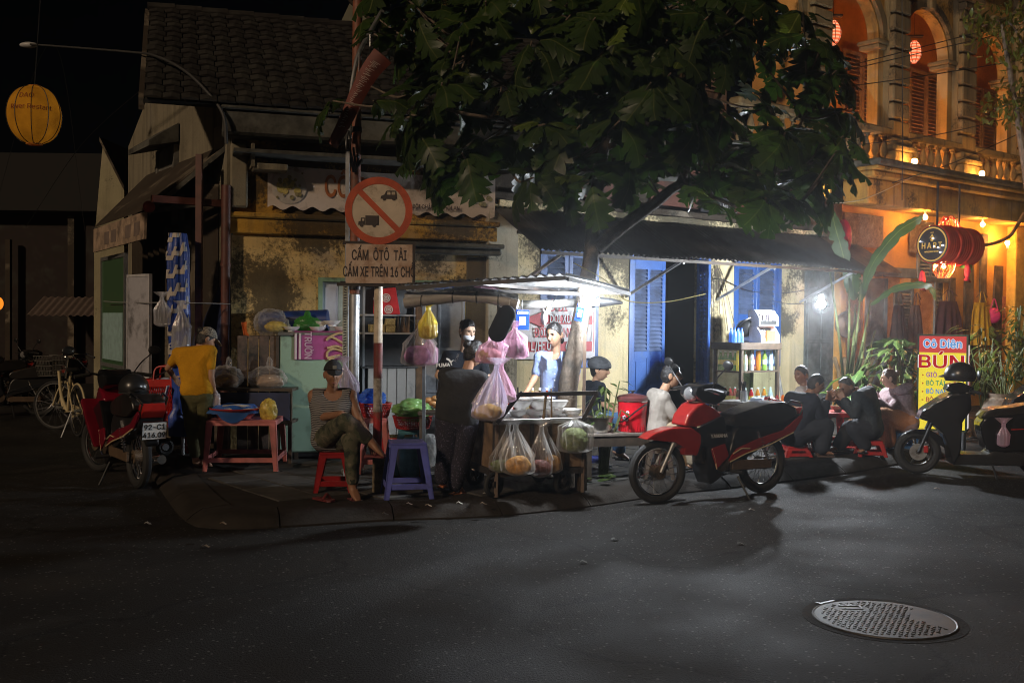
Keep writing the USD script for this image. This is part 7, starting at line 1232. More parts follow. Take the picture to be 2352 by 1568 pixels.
# 11 woman in hoodie
p11 = person('woman in a fluffy mauve hoodie and peach trousers seated left of the lit menu sign', 13.1, dict(head=(2042, 868, .05), neck=(2052, 886, .04), shL=(2038, 906, .14), shR=(2082, 902, -.08), chest=(2062, 922, 0), waist=(2068, 945, 0), elL=(2022, 932, .2), wrL=(2006, 905, .2), elR=(2046, 944, -.1), wrR=(2016, 922, -.02), hiL=(2072, 968, .1), hiR=(2084, 968, -.1), knL=(2020, 946, .1), knR=(2030, 952, -.10), anL=(2032, 1012, .14), anR=(2042, 1018, -.02), toL=(2016, 1020, .14), toR=(2026, 1026, -.04)),
    (-.90, .30, -.15), SK3, HAIRB, mat('mauve_fleece', (.34, .24, .25), .95, var=.25, scale=30, bump=.9, bscale=50), cl_('peach_trousers', (.50, .25, .14)), sleeve=.95, hairstyle='bun', sitting=True, shoes=BLACK, hem=1.15, loose=.04, build=.98)
part(p11['t'], 'hood', wob(ell(at(2076, 895, 13.0), (.12, .10, .075), sub=3, ry=-25), .03, 10), mat('mauve_fleece', (0, 0, 0)), 60)
stool('plastic_stool', 'blue plastic stool under the woman in the fluffy hoodie', 'stool', V(p11['pel'][0], p11['pel'][1], .122), .32, p11['pel'][2] - .26, mat('blue_plastic', (.05, .14, .34), .4))
# ================================================================== plants
def leafmat(name, col, tr, rough=.32, vein=(.20, .24, .06)):
    """a leaf: deep tone, pale midrib and side veins along its own length, light coming through"""
    N = {'uv': ('uvmap', {'attribute': 'st'}), 'x': ('separate_xyz', {}), 'a': ('math', {'math_type': 'absolute'}), 'l': ('math', {'math_type': 'less_than', 'value2': .035}), 'mm': ('math', {'math_type': 'multiply_add', 'value2': -.55}), 'k': ('math', {'math_type': 'multiply', 'value2': 11.0}), 'f': ('math', {'math_type': 'fraction'}), 's': ('math', {'math_type': 'less_than', 'value2': .09}), 'sm': ('math', {'math_type': 'multiply', 'value2': .5}), 'mx': ('math', {'math_type': 'maximum'}),
         'n': ('noise_texture', {'scale': 1.7, 'detail': 4.0}), 'g': ('geometry', {}), 'r': ('rgb_ramp', {'ramp': [(.3, np.array(col) * .55), (.7, np.array(col) * 1.5)]}), 'c': ('mix', {'color2': vein}), 'p': ('principled_bsdf', {'roughness': rough, 'specular_ior_level': .28}), 't': ('translucent_bsdf', {'color': tr}), 'm': ('mix_closure', {'fac': .28})}
    L = [('uv.UV', 'x.vector'), ('x.x', 'a.value1'), ('a.value', 'l.value1'), ('a.value', 'mm.value1'), ('x.y', 'mm.value3'), ('mm.value', 'k.value1'), ('k.value', 'f.value1'), ('f.value', 's.value1'), ('s.value', 'sm.value1'), ('l.value', 'mx.value1'), ('sm.value', 'mx.value2'), ('g.position', 'n.vector'), ('n.fac', 'r.fac'), ('r.color', 'c.color1'), ('mx.value', 'c.fac'), ('c.color', 'p.base_color'), ('p.BSDF', 'm.closure1'), ('t.BSDF', 'm.closure2')]
    return usdkit.material(stage, '/World/Looks/' + name, N, L, surface='m.closure')
LEAF, LEAFY, LEAFB = leafmat('breadfruit_leaf', (.021, .042, .008), (.045, .095, .010), rough=.42, vein=(.09, .105, .032)), leafmat('young_leaf', (.055, .085, .012), (.13, .18, .02)), leafmat('banana_leaf', (.028, .060, .014), (.10, .17, .025))
LEAFS, LEAFW = leafmat('shrub_leaf', (.035, .06, .016), (.08, .12, .02)), leafmat('warm_lit_leaf', (.06, .08, .015), (.2, .22, .03))
BARK = mat('grey_brown_bark', (.15, .115, .085), .85, var=.4, scale=12, dirt=.4, dirtcol=(.06, .05, .04), bump=.8, bscale=40)
def lobed(L, Wd, n=5, depth=.62, droop=.35, fold=.25, twist=0.0, seed=0):
    """a big pinnately lobed leaf: verts, faces, (side, length) coordinates; base at origin, growing along +y, upper side +z"""
    rr = random.Random(seed); P, uvs, F = [], [], []; sub = 4 if n > 2 else 2; M = sub * n; mids = []; K = n > 2
    for i in range(M + 1):
        t = .06 + .94 * i / M; mids.append(len(P)); P.append((0, t, 0)); uvs.append((0, t))
    for s in (-1, 1):
        e = []; am = [rr.uniform(.85, 1.12) for _ in range(n + 1)]; dr = [rr.uniform(-.1, .25) for _ in range(n + 1)]
        for i in range(M + 1):
            t = i / M; k = min(n - 1, int(t * n)); ph = i % sub / sub; env = math.sin(math.pi * (.10 + .86 * t)) ** .75 * am[k]
            prof = {0: 1 - depth, 1: .70, 2: 1.0, 3: .58}[i % sub] if K else 1.0; w = env * prof if i < M else .0
            fw = ({0: -.01, 1: .05, 2: .12, 3: .13}[i % sub] * (1.25 - .7 * t)) if K else .02
            e.append(len(P)); P.append((s * w * .5, min(1.0, .06 + .94 * t + fw), -abs(w) * fold * .5 - dr[k] * w * w * .35)); uvs.append((s * w, .06 + .94 * t + fw))
        for i in range(M):
            for tri in ((mids[i], e[i], e[i + 1]), (mids[i], e[i + 1], mids[i + 1])): F.append(tri if s > 0 else tri[::-1])
    P = np.array(P); P[:, 0] *= Wd; y = P[:, 1].copy(); P[:, 2] = P[:, 2] * Wd - droop * L * y ** 2; P[:, 1] = L * (y - droop * .35 * y ** 2); P[:, 2] += .025 * np.sin(9 * y + seed) * L; P[:, 0] += .05 * L * np.sin(3 * y + seed)
    return P, np.array(F), np.array(uvs)
def frame_leaf(P, base, d, upv):
    d = d / np.linalg.norm(d); x = np.cross(d, upv); x /= max(np.linalg.norm(x), 1e-6); z = np.cross(x, d); return base + P[:, :1] * x + P[:, 1:2] * d + P[:, 2:3] * z
def uvpart(parent, name, P, F, uv, m, kind=None):
    pth = str(parent.GetPath()); q = usdkit.mesh(stage, f'{pth}/{numbered(pth, name)}', (P, F), m, True, uv=uv).GetPrim(); return tag(q, None, None, None, kind)
TR = thing('breadfruit_tree', 'breadfruit tree with huge dark lobed leaves growing behind the food cart', 'tree')
t0 = V(*gp(1300, 1085, .12)[:2], .1); t0 = V(at(1300, 900, 10.05)[0], 10.05, .1)
tr_pts = [t0, at(1304, 900, 10.05), at(1322, 800, 10.07), at(1340, 700, 10.1), at(1356, 600, 10.15), at(1364, 500, 10.2), at(1376, 400, 10.3), at(1390, 320, 10.4), at(1400, 250, 10.5)]
part(TR, 'trunk', wob(tube(curve(tr_pts, 56), np.interp(np.linspace(0, 1, 57), [0, .25, .55, .8, 1], [.105, .085, .075, .06, .035])[:len(curve(tr_pts, 56))], 14), .006, 12), BARK, 60)
limbs = []
def limb(pts, r0, r1): c = curve(pts, 20); limbs.append(c); part(TR, 'limb', tube(c, np.linspace(r0, r1, len(c)), 9), BARK)
limb([at(1368, 570, 10.15), at(1430, 520, 10.2), at(1500, 470, 10.3), at(1560, 425, 10.4), at(1640, 410, 10.5), at(1760, 395, 10.6), at(1850, 380, 10.5)], .075, .022)
limb([at(1560, 425, 10.4), at(1600, 440, 10.2), at(1680, 470, 10.0), at(1790, 515, 9.9)], .03, .012)
limb([at(1560, 425, 10.4), at(1590, 360, 10.8), at(1640, 250, 11.2), at(1700, 120, 11.4)], .045, .015)
limb([at(1385, 345, 10.4), at(1420, 320, 10.3), at(1450, 240, 10.2), at(1470, 170, 10.1)], .035, .012)
limb([at(1380, 385, 10.3), at(1300, 390, 10.0), at(1210, 392, 9.7), at(1120, 400, 9.6), at(1000, 415, 9.6)], .035, .010)
limb([at(1395, 290, 10.4), at(1300, 240, 10.3), at(1180, 200, 10.0), at(1080, 130, 9.8)], .04, .012)
limb([at(1400, 250, 10.5), at(1420, 150, 10.5), at(1440, 40, 10.4)], .035, .012)
limb([at(1300, 240, 10.3), at(1150, 270, 9.5), at(1020, 250, 9.3), at(940, 220, 9.3)], .025, .008)
limb([at(1760, 395, 10.6), at(1830, 300, 10.6), at(1880, 200, 10.8)], .022, .008)
allp = np.vstack(limbs); R_ = random.Random(11); ros = []
area = Polygon([(860, -70), (850, 60), (860, 120), (842, 240), (900, 330), (1010, 380), (1120, 430), (1250, 440), (1420, 450), (1560, 452), (1700, 460), (1810, 475), (1890, 445), (1935, 330), (1950, 230), (1900, 110), (1850, -70)])
tries = 0
while len(ros) < 170 and tries < 9000:
    tries += 1; x, y = R_.uniform(840, 2000), R_.uniform(-80, 510); Yd = R_.uniform(8.9, 11.6)
    if not area.contains(Point(x, y)): continue
    p = at(x, y, Yd)
    if all(np.linalg.norm(p - q) > .255 for q in ros): ros.append(p)
for x, y, Yd in ((765, 232, 9.8), (975, 360, 9.6), (1010, 400, 9.7), (960, 300, 9.3), (1475, 165, 9.4), (1015, 190, 9.0), (1385, 120, 9.0), (1820, 470, 9.3), (1645, 470, 9.3), (1935, 150, 10.4), (1945, 250, 10.3), (1930, 320, 10.6)): ros.append(at(x, y, Yd))
leaves = []
for i, c in enumerate(ros):
    k = R_.randint(6, 9); out = c - at(1400, 300, 10.3); out[2] *= .4; out = out / max(np.linalg.norm(out), .1); ax = V(out[0] * .45, out[1] * .45 - .12, .55); ax /= np.linalg.norm(ax); a0 = R_.uniform(0, 6.28)
    s = np.cross(ax, (1, .3, 0)); s /= np.linalg.norm(s); tt = np.cross(ax, s)
    for j in range(k):
        a = a0 + j * 6.283 / k + R_.uniform(-.25, .25); el = R_.uniform(-.45, .45) if j > 1 else R_.uniform(.4, .9); d = (math.cos(a) * s + math.sin(a) * tt) * math.cos(el) + ax * math.sin(el) + V(0, 0, -.22); L = R_.uniform(.29, .50) * (1 if j > 1 else .6)
        P, F, uv = lobed(L, L * R_.uniform(.58, .78), R_.choice((4, 5, 5, 6)), R_.uniform(.6, .8), R_.uniform(.15, .5), R_.uniform(.1, .5), 0, i * 10 + j)
        dn = d / np.linalg.norm(d); P = frame_leaf(P, c + dn * .05, dn, ax + V(R_.uniform(-.3, .3), R_.uniform(-.3, .3), 0)); leaves.append((np.linalg.norm(P.mean(0) - EYE) - 8 * (L / 10), P, F, uv, LEAFY if (j == 0 and R_.random() < .45) or R_.random() < .02 else LEAF))
    near = allp[np.argmin(np.linalg.norm(allp - c, axis=1) + .3 * np.maximum(0, allp[:, 2] - c[2]))]; mid = (near + c) / 2 + V(R_.uniform(-.08, .08), R_.uniform(-.08, .08), -.06)
    if np.linalg.norm(near - c) < 1.6: part(TR, 'twig', tube(curve([near, mid, c], 8), np.linspace(.014, .008, 9)[:len(curve([near, mid, c], 8))], 6), BARK)
def px_(q):
    w = q - EYE; d = w @ _f; return 1176 + FPX * (w @ _r) / d, 784 - FPX * (w @ _u) / d
def clear(l):
    for q in l[1]:
        x, y = px_(q)
        if q[1] < 10.4 and ((x - 870) ** 2 + (y - 484) ** 2 < 86 ** 2 or (790 < x < 950 and 550 < y < 660) or (abs(x - (880 - (y - 125) * .5)) < 34 and 115 < y < 350)): return False
        if q[1] < 11 and y > 555: return False
        if q[1] < 10.3 and 330 < y < 590 and abs(x - (1364 - (y - 500) * .12)) < 20 and hash(round(float(l[0]), 3)) % 5: return False
        if q[1] < 10.5 and abs(y - (575 - (x - 1372) * .8)) < 26 and 1372 < x < 1560 and hash(round(float(l[0]), 3)) % 4: return False
    return True
leaves = [l for l in leaves if clear(l)]      # pruned clear of the sign, the board and the awning
leaves.sort(key=lambda l: l[0])
for l in leaves[:300]: uvpart(TR, 'leaf', *l[1:])
def bulk(parent, ls, m, nm='far_leaves'):
    if not ls: return
    o, Ps, Fs, us = 0, [], [], []
    for l in ls: Ps.append(l[1]); Fs.append(l[2] + o); us.append(l[3]); o += len(l[1])
    uvpart(parent, nm, np.vstack(Ps), np.vstack(Fs), np.vstack(us), m, 'stuff')
bulk(TR, leaves[300:], LEAF)
# small leaved tree at the right edge
def small_tree(label, base, clumps, m, size=.10, n=150, seed=3):
    t = thing('street_tree', label, 'tree', (0, 0, 0)); rr = random.Random(seed); ls = []
    top = max(clumps, key=lambda c: c[0][2])[0]; part(t, 'trunk', tube(curve([base, base * .5 + top * .5 + V(.2, 0, 0), top], 12), np.linspace(.10, .03, 13)[:len(curve([base, base, top], 12))], 9), BARK)
    for c, r in clumps:
        part(t, 'branch', tube(curve([V(base[0], base[1], c[2] * .8), (V(base[0], base[1], c[2]) + c) / 2, c], 8), .016, 6), BARK)
        for i in range(int(n * r * r)):
            q = V(rr.gauss(0, 1), rr.gauss(0, 1), rr.gauss(0, .8)); q = q / max(np.linalg.norm(q), .3) * r * rr.uniform(.3, 1.05); L = size * rr.uniform(.7, 1.4); P, F, uv = lobed(L, L * .4, 1, .1, .3, .2, 0, i); d = V(rr.uniform(-1, 1), rr.uniform(-1, 1), rr.uniform(-1.0, .3)); ls.append((0, frame_leaf(P, c + q, d, V(rr.uniform(-.5, .5), rr.uniform(-.5, .5), 1)), F, uv))
    bulk(t, ls, m, 'crown'); return t
small_tree('small leaved street tree lit yellow green at the upper right edge', V(at(2390, 600, 16)[0], 16, 0), [(at(2300, 45, 16), .62), (at(2350, 70, 15.8), .6), (at(2340, 130, 16), .35), (at(2320, 235, 16), .45), (at(2285, 250, 16), .3), (at(2345, 215, 15.8), .4), (at(2255, 60, 16), .3)], LEAFW, .13, 520)
# banana plant before the colonial house
BP = thing('banana_plant', 'tall banana plant with torn leaves between the hanging bulb and the red barrel', 'plant')
bb = at(1955, 900, 17.0)
def ban_leaf(pts, W, seed, tear=True):
    rr = random.Random(seed); c = curve(pts, 26); n = len(c); P, uv, F = [], [], []
    for i, p in enumerate(c):
        t = i / (n - 1); tg = c[min(i + 1, n - 1)] - c[max(i - 1, 0)]; tg /= np.linalg.norm(tg); x = np.cross(tg, (0.25, 1, .25)); x /= np.linalg.norm(x); w = W * math.sin(math.pi * min(1, .06 + .94 * t)) ** .6
        wl, wr = (w * (rr.uniform(.55, 1) if tear and i % 3 == 0 else 1) for _ in (0, 1)); P += [p - x * wl + V(0, 0, -.25 * wl), p, p + x * wr + V(0, 0, -.25 * wr)]; uv += [(-1, t * 2), (0, t * 2), (1, t * 2)]
    for i in range(n - 1):
        for j in (0, 1): a = i * 3 + j; F += [(a, a + 1, a + 4), (a, a + 4, a + 3)]
    return np.array(P), np.array(F), np.array(uv)
for sd, (pts_, W) in enumerate((([at(1975, 690, 16.80), at(2005, 605, 16.60), at(2060, 535, 16.40), at(2100, 508, 16.30), at(2122, 495, 16.20)], .10), ([at(1950, 650, 16.90), at(1935, 580, 16.90), at(1918, 520, 16.90), at(1910, 480, 16.90)], .13), ([at(1990, 800, 16.40), at(2040, 783, 16.20), at(2105, 790, 16.00)], .07), ([at(1955, 600, 17.00), at(1958, 640, 16.90), at(1962, 690, 16.80)], .14), ([at(2000, 700, 16.60), at(2060, 660, 16.40), at(2130, 655, 16.20), at(2150, 690, 16.10)], .06))): uvpart(BP, 'leaf', *ban_leaf(pts_, W, sd), LEAFB)
STALK = mat('banana_stalk', (.11, .13, .045), .5, var=.25, scale=5)
for xa, ya, xb, yb_ in ((1938, 880, 1905, 620), (1945, 880, 1950, 640), (1952, 880, 1978, 650), (1958, 880, 2000, 690), (1962, 885, 1990, 760), (1966, 890, 2010, 760), (1948, 885, 1965, 700), (1970, 890, 2005, 800)): part(BP, 'stalk', tube(curve([at(xa, ya, 17.00), at((xa + xb) / 2 + 3, (ya + yb_) / 2, 15.55), at(xb, yb_, 16.85)], 10), np.linspace(.024, .013, 11)[:len(curve([at(xa, ya, 17.00)] * 3, 10))], 7), STALK)
part(BP, 'dry_sheath', wob(cat(*[tube(curve([V(bb[0] + dx, 17.0, .2), V(bb[0] + dx * 1.3, 16.95, .7), V(bb[0] + dx * 2.2, 16.9, 1.15 + .1 * abs(dx))], 8), .035, 6) for dx in (-.14, -.07, 0, .07, .14, .2)]), .03, 9), mat('dry_leaf', (.20, .13, .06), .85, var=.4, bump=.5))
def pot_plant(label, base, h, spread, n, L, m, seed, wr=.38, pot=.2, nm='potted_plant', stem=True, up=.4):
    t = thing(nm, label, 'plant', base); rr = random.Random(seed)
    if pot: part(t, 'pot', lathe([(0, 0), (pot * .7, 0), (pot, pot * 1.2), (pot * 1.06, pot * 1.3), (pot * .9, pot * 1.25), (0, pot * 1.2)], 20), mat('brown_clay', (.14, .075, .045), .7, dirt=.4))
    z0 = pot * 1.2
    for i in range(n):
        a, q = rr.uniform(0, 6.28), rr.random(); top = V(math.cos(a) * spread * q, math.sin(a) * spread * q, z0 + h * rr.uniform(.35, 1)); ll = L * rr.uniform(.7, 1.3); P, F, uv = lobed(ll, ll * wr, 1, .05, .45, .25, 0, seed * 100 + i); P = frame_leaf(P, top, V(math.cos(a), math.sin(a), rr.uniform(-.4, up)), V(0, 0, 1)); uvpart(t, 'leaf', P, F, uv, m)
        if i % 3 == 0: part(t, 'stem', tube(curve([V(math.cos(a) * .04, math.sin(a) * .04, z0 * .9), V(top[0] * .4, top[1] * .4, (z0 + top[2]) * .5), top], 6), .007, 5), STALK)
    return t
pot_plant('bushy dark green potted plant left of the lit menu sign', V(*at(2062, 900, 14.6)[:2], .12), 1.15, .42, 90, .26, LEAFS, 5)
pot_plant('broad leaved potted plant behind the two hunched diners', V(*at(1985, 900, 14.3)[:2], .12), .75, .40, 26, .42, LEAFB, 6, wr=.26)
pot_plant('leafy potted plant right of the lit menu sign', V(*at(2262, 850, 14.8)[:2], .12), 1.35, .35, 80, .22, LEAFW, 7)
pot_plant('spiky potted plant in the jar at the right edge', V(*at(2305, 850, 14.5)[:2], .62), .75, .42, 60, .28, LEAFW, 8, wr=.16, pot=0.05)
pot_plant('yellow lit shrub under the wall lamp at the right edge', V(*at(2340, 800, 15.2)[:2], .9), 1.1, .40, 110, .14, LEAFW, 9, pot=.0)
t = thing('clay_jar', 'big old clay jar holding a plant at the right edge', 'jar', V(*at(2305, 880, 14.5)[:2], .12)); part(t, 'shell', lathe([(0, 0), (.16, 0), (.27, .18), (.30, .34), (.24, .52), (.18, .58), (.21, .64), (.17, .62), (.15, .5), (0, .45)], 28), mat('grey_brown_jar', (.19, .14, .10), .7, var=.3, dirt=.4, bump=.3))
pot_plant('thin leafy shrub growing beside the steel bowl and the cart', V(*at(1386, 1085, 10.55)[:2], .12), 1.0, .22, 60, .13, LEAFS, 12, pot=0.0, nm='shrub')
rr = random.Random(8)
for k in range(9):
    p = gp(rr.uniform(1355, 1440), rr.uniform(1070, 1110), .126); P, F, uv = lobed(rr.uniform(.10, .2), .09, 2, .4, .2, .3, 0, 300 + k); P = frame_leaf(P, p + V(0, 0, .04), V(rr.uniform(-1, 1), rr.uniform(-1, 1), .1), V(0, 0, 1))
    q = usdkit.mesh(stage, '/World/' + numbered('', 'fallen_leaf'), (P, F), LEAFS, True, uv=uv).GetPrim(); tag(q, 'fallen dark leaf on the wet pavement between cart and dark table', 'leaf', 'fallen leaves beside the cart')
# ================================================================== drinks cabinet and counter
c0 = at(1703, 790, 14.5); FK = Frame(c0, FB.u[:2]); ku = FK.hit(1790, 840)[0]; kz = FK.hit(1745, 787)[1]; kd = .52
DC = thing('drinks_cabinet', 'dark wooden glass fronted cabinet full of bottled drinks under the second blue window', 'cabinet')
kp = lambda m: FK.place(m)
sh1 = FK.hit(1745, 851)[1]; sh0 = sh1 - .50
part(DC, 'top', kp(bz(-.03, ku + .03, -.02, kd + .02, kz - .10, kz, .008)), WOODD)
part(DC, 'back', kp(bz(0, ku, kd - .02, kd, .2, kz - .1)), mat('pale_cabinet_back', (.42, .38, .30), .7), False)
for u in (0, ku - .045): part(DC, 'post', kp(bz(u, u + .045, -.005, .04, .12, kz - .1)), WOODD); part(DC, 'post', kp(bz(u, u + .045, kd - .06, kd - .021, .12, kz - .1)), WOODD)
for z in (sh1, sh0): part(DC, 'shelf', kp(bz(.0, ku, .0, kd - .021, z - .025, z)), WOODD)
part(DC, 'lower_front', kp(bz(.0, ku, .002, .03, .15, sh0 - .03)), WOODD)
part(DC, 'glass', kp(bz(.046, ku - .046, .012, .016, sh0, kz - .1)), pane('cabinet_glass')); part(DC, 'side_glass', kp(bz(.012, .016, .041, kd - .061, sh0, kz - .1)), pane('cabinet_glass'))
DCOL = dict(green=(.08, .34, .05), yellow=(.75, .58, .03), red=(.60, .03, .04), clear=(.65, .72, .75), orange=(.75, .28, .04), lime=(.40, .60, .10), white=(.7, .7, .7), cola=(.06, .02, .015))
def bottle(kind, label, p, h=.23, r=.031, cap_=(.7, .7, .7), lab=(.7, .7, .7), can=False):
    t = thing('can' if can else 'bottle', label, 'can' if can else 'bottle', p); m = mat('drink_' + kind, DCOL[kind], .15, var=.1, sub=.45)
    part(t, 'body', lathe([(0, 0), (r * .9, 0), (r, .01), (r, h * .95), (r * .8, h), (0, h)] if can else [(0, 0), (r * .9, 0), (r, .012), (r * .94, h * .3), (r, h * .55), (r * .95, h * .66), (r * .42, h * .88), (r * .38, h * .96), (0, h * .96)], 14), m)
    if not can: part(t, 'label', lathe([(r * 1.02, h * .30), (r * 1.03, h * .31), (r * 1.03, h * .54), (r * 1.02, h * .55)], 14), mat('label_%d%d%d' % tuple(int(x * 100) for x in lab), lab, .5)); part(t, 'cap', lathe([(0, h), (r * .42, h), (r * .44, h * .94), (0, h * .94)], 10), mat('cap_%d%d%d' % tuple(int(x * 100) for x in cap_), cap_, .4))
rowU = [('yellow', 1), ('yellow', 1), ('white', 0), ('red', 0), ('white', 0), ('red', 0), ('orange', 1), ('green', 0), ('lime', 0), ('clear', 0), ('clear', 0)]; rowL = [('cola', 0), ('green', 0), ('red', 0), ('white', 0), ('red', 0), ('clear', 0), ('orange', 0), ('clear', 0), ('orange', 0), ('lime', 0), ('clear', 0)]
ordn = ['first', 'second', 'third', 'fourth', 'fifth', 'sixth', 'seventh', 'eighth', 'ninth', 'tenth', 'last']; step = (ku - .13) / 10
for nm, row, z in (('upper', rowU, sh1), ('lower', rowL, sh0)):
    for i, (c, can) in enumerate(row):
        bottle(c, f'{c} drink, {ordn[i]} from the left on the {nm} shelf of the drinks cabinet', FK.p(.065 + i * step, -.10 - .05 * (i % 2), z), .28 if nm == 'upper' else .25, .034, DCOL['green'] if c in ('green', 'lime') else DCOL['white'], DCOL['red'] if c == 'cola' else (DCOL['yellow'] if c in ('green', 'red') else DCOL['white']), bool(can))
    for j in range(4): bottle('green' if nm == 'upper' else 'red', f'{"green" if nm == "upper" else "red"} drink, {ordn[j]} from the back behind the side glass of the {nm} shelf', FK.p(.055, -kd + .10 + .09 * j, z), .27, .036, DCOL['white'], DCOL['yellow'])
def disp(label, u, z, rzf, w=.34, h=.22, lower=False):
    t = thing('display_box', label, 'display box', FK.p(u, -.12, z), FK.deg() - 6 if lower else FK.deg() - 10); T = .014
    part(t, 'case', cat(bz(-w / 2, w / 2, -.12, .12, 0, T), bz(-w / 2, w / 2, .105, .12, T, h), hull([(x, y, zz) for x in (-w / 2, -w / 2 + T) for y, zz in ((-.12, T), (.105, T), (.105, h), (-.02, h), (-.12, h * .5))]), hull([(x, y, zz) for x in (w / 2, w / 2 - T) for y, zz in ((-.12, T), (.105, T), (.105, h), (-.02, h), (-.12, h * .5))]), bz(-w / 2 + T, w / 2 - T, -.02, .105, h - T, h)), mat('white_display_plastic', (.72, .72, .76), .3))
    if not lower:
        for k in range(5): part(t, 'packet', bz(-w / 2 + .025 + k * .06, -w / 2 + .065 + k * .06, -.03, .02, T + .065, T + .15), mat('packet_%d' % (k % 2), (.65, .62, .6) if k % 2 == 0 else (.06, .05, .06), .4))
        part(t, 'orange_strip', bz(-w / 2 + .02, w / 2 - .02, -.09, -.03, T, T + .06), mat('orange_card', (.75, .36, .05), .5))
    else:
        part(t, 'packet', bz(-w / 2 + .02, -.02, -.04, .03, T, h - .06), mat('grey_packet', (.35, .36, .40), .4)); part(t, 'orange_packet', bz(-.01, w / 2 - .03, -.07, .02, T, h - .07), mat('orange_packet', (.8, .25, .04), .5)); part(t, 'orange_packet', bz(.0, w / 2 - .03, .025, .06, T, h - .04), mat('orange_card', (0, 0, 0)))
du = FK.hit(1755, 780, -.12)[0]; disp('lower white display box with orange packets on the drinks cabinet', du, kz, 0, lower=True, w=.36, h=.235); disp('upper white display box with cigarette packets on the drinks cabinet', du - .02, kz + .237, 0, w=.36, h=.225)
for i in range(6):
    u = FK.hit(1672, 780, -.3)[0] + (i % 3) * .075; t = thing('water_bottle', 'clear blue plastic water bottle in the pack left of the display boxes', 'bottle', FK.p(u + (i // 3) * .02, -.18 - (i // 3) * .08, kz), 0, 'pack of water bottles on the drinks cabinet'); part(t, 'body', lathe([(0, 0), (.03, 0), (.033, .02), (.030, .07), (.033, .12), (.015, .17), (.014, .19), (0, .19)], 14), film('blue_water_plastic', (.35, .6, .95), white=.35)); part(t, 'cap', cyl((0, 0, .19), (0, 0, .205), .016, 10), mat('blue_cap', (.02, .1, .5), .4))
kt = FK.p(FK.hit(1712, 760, -.3)[0], -.30, kz + .20); t = thing('black_helmet', 'black open helmet resting on the water bottles beside the display boxes', 'helmet', kt); part(t, 'shell', rot(m2t(t2m(ell((0, 0, 0), (.15, .12, .12), sub=3)) - t2m(ell((.05, 0, -.04), (.13, .10, .10), sub=3))), -30, 0, -35), BLACK); part(t, 'strap', tube(curve([(-.12, -.05, .02), (-.05, -.12, .10), (.06, -.1, .16)], 10), .010, 6), BLACK)
t = thing('leaning_plank', 'grey timber board leaning against the right end of the drinks cabinet', 'board'); part(t, 'plank', bar(FK.p(ku + .22, .0, .13), FK.p(ku + .08, -.25, kz + .32), .12, .03), GREYW)
a0 = at(1652, 918, 13.9); a1 = at(1800, 936, 13.35); FT3 = Frame(a0, (a1 - a0)[:2]); Lc = np.linalg.norm((a1 - a0)[:2]); tz3 = FT3.hit(1720, 924)[1]
CN = thing('counter_table', 'dark plank counter table with jars in front of the drinks cabinet', 'table')
part(CN, 'top', FT3.place(bz(-.02, Lc + .1, -.02, .42, tz3 - .035, tz3, .006)), mat('worn_grey_top', (.16, .155, .15), .45, var=.3, dirt=.3))
for k in range(8): part(CN, 'front_plank', FT3.place(bz(k * Lc / 8 + .004, (k + 1) * Lc / 8 - .004, .0, .02, .2, tz3 - .036)), WOODD)
for u in (.02, Lc - .06): 
    for n in (.05, .36): part(CN, 'leg', FT3.place(bz(u, u + .05, n, n + .05, .122, tz3 - .036)), WOODD)
def onc(x, n): u = FT3.hit(x, 918, -n)[0]; return FT3.p(u, -n, tz3 + .001)
t = thing('cutlery_holder', 'steel cutlery holder with black handles on the counter table', 'holder', onc(1708, .12)); part(t, 'can', lathe([(0, 0), (.045, 0), (.048, .14), (.044, .14), (.04, .01), (0, .01)], 18), STEEL); part(t, 'handles', cat(*[bar((rng.uniform(-.03, .03), rng.uniform(-.03, .03), .08), (rng.uniform(-.06, .06), rng.uniform(-.04, .04), .26), .016, .006) for _ in range(12)]), BLACK)
t = thing('tissue_box', 'pale blue tissue box on the counter table', 'box', onc(1740, .12), FT3.deg()); part(t, 'box', box(.16, .11, .06, (0, 0, .03), bev=.006), mat('pale_blue_box', (.42, .48, .58), .4))
t = thing('chilli_jar', 'small red jar on the counter table', 'jar', onc(1762, .10)); part(t, 'glass', lathe([(0, 0), (.036, 0), (.04, .02), (.04, .07), (.03, .085), (0, .085)], 16), mat('chilli_red', (.40, .03, .03), .15)); part(t, 'rim', mv(rot(torus(.033, .005, 16, 6), rx=90), 0, 0, .085), CHROME)
t = thing('sauce_tray', 'dark tray of sauce bottles on the far end of the counter table', 'tray', onc(1788, .2), FT3.deg()); part(t, 'tray', box(.26, .16, .02, (0, 0, .01)), BLACK); part(t, 'sauce_bottle', mv(lathe([(0, 0), (.022, 0), (.022, .06), (.01, .09), (0, .09)], 12), .06, 0, .02), mat('drink_orange', (0, 0, 0))); part(t, 'sauce_bottle', mv(lathe([(0, 0), (.022, 0), (.022, .05), (.01, .08), (0, .08)], 12), -.03, .02, .02), mat('chilli_red', (0, 0, 0)))
t = thing('fire_extinguisher', 'dark gas bottle standing at the foot of the wall left of the drinks cabinet', 'gas bottle', V(*FB.p(FB.hit(1642, 920, .2)[0], .25, 0)[:2], .12)); part(t, 'tank', lathe([(0, 0), (.10, 0), (.11, .04), (.11, .55), (.07, .66), (.03, .7), (0, .7)], 20), mat('dark_green_tank', (.03, .05, .035), .4)); part(t, 'hose', tube(curve([(0, 0, .7), (.06, 0, .85), (.14, 0, .75), (.13, 0, .5)], 12), .014, 6), BLACK)
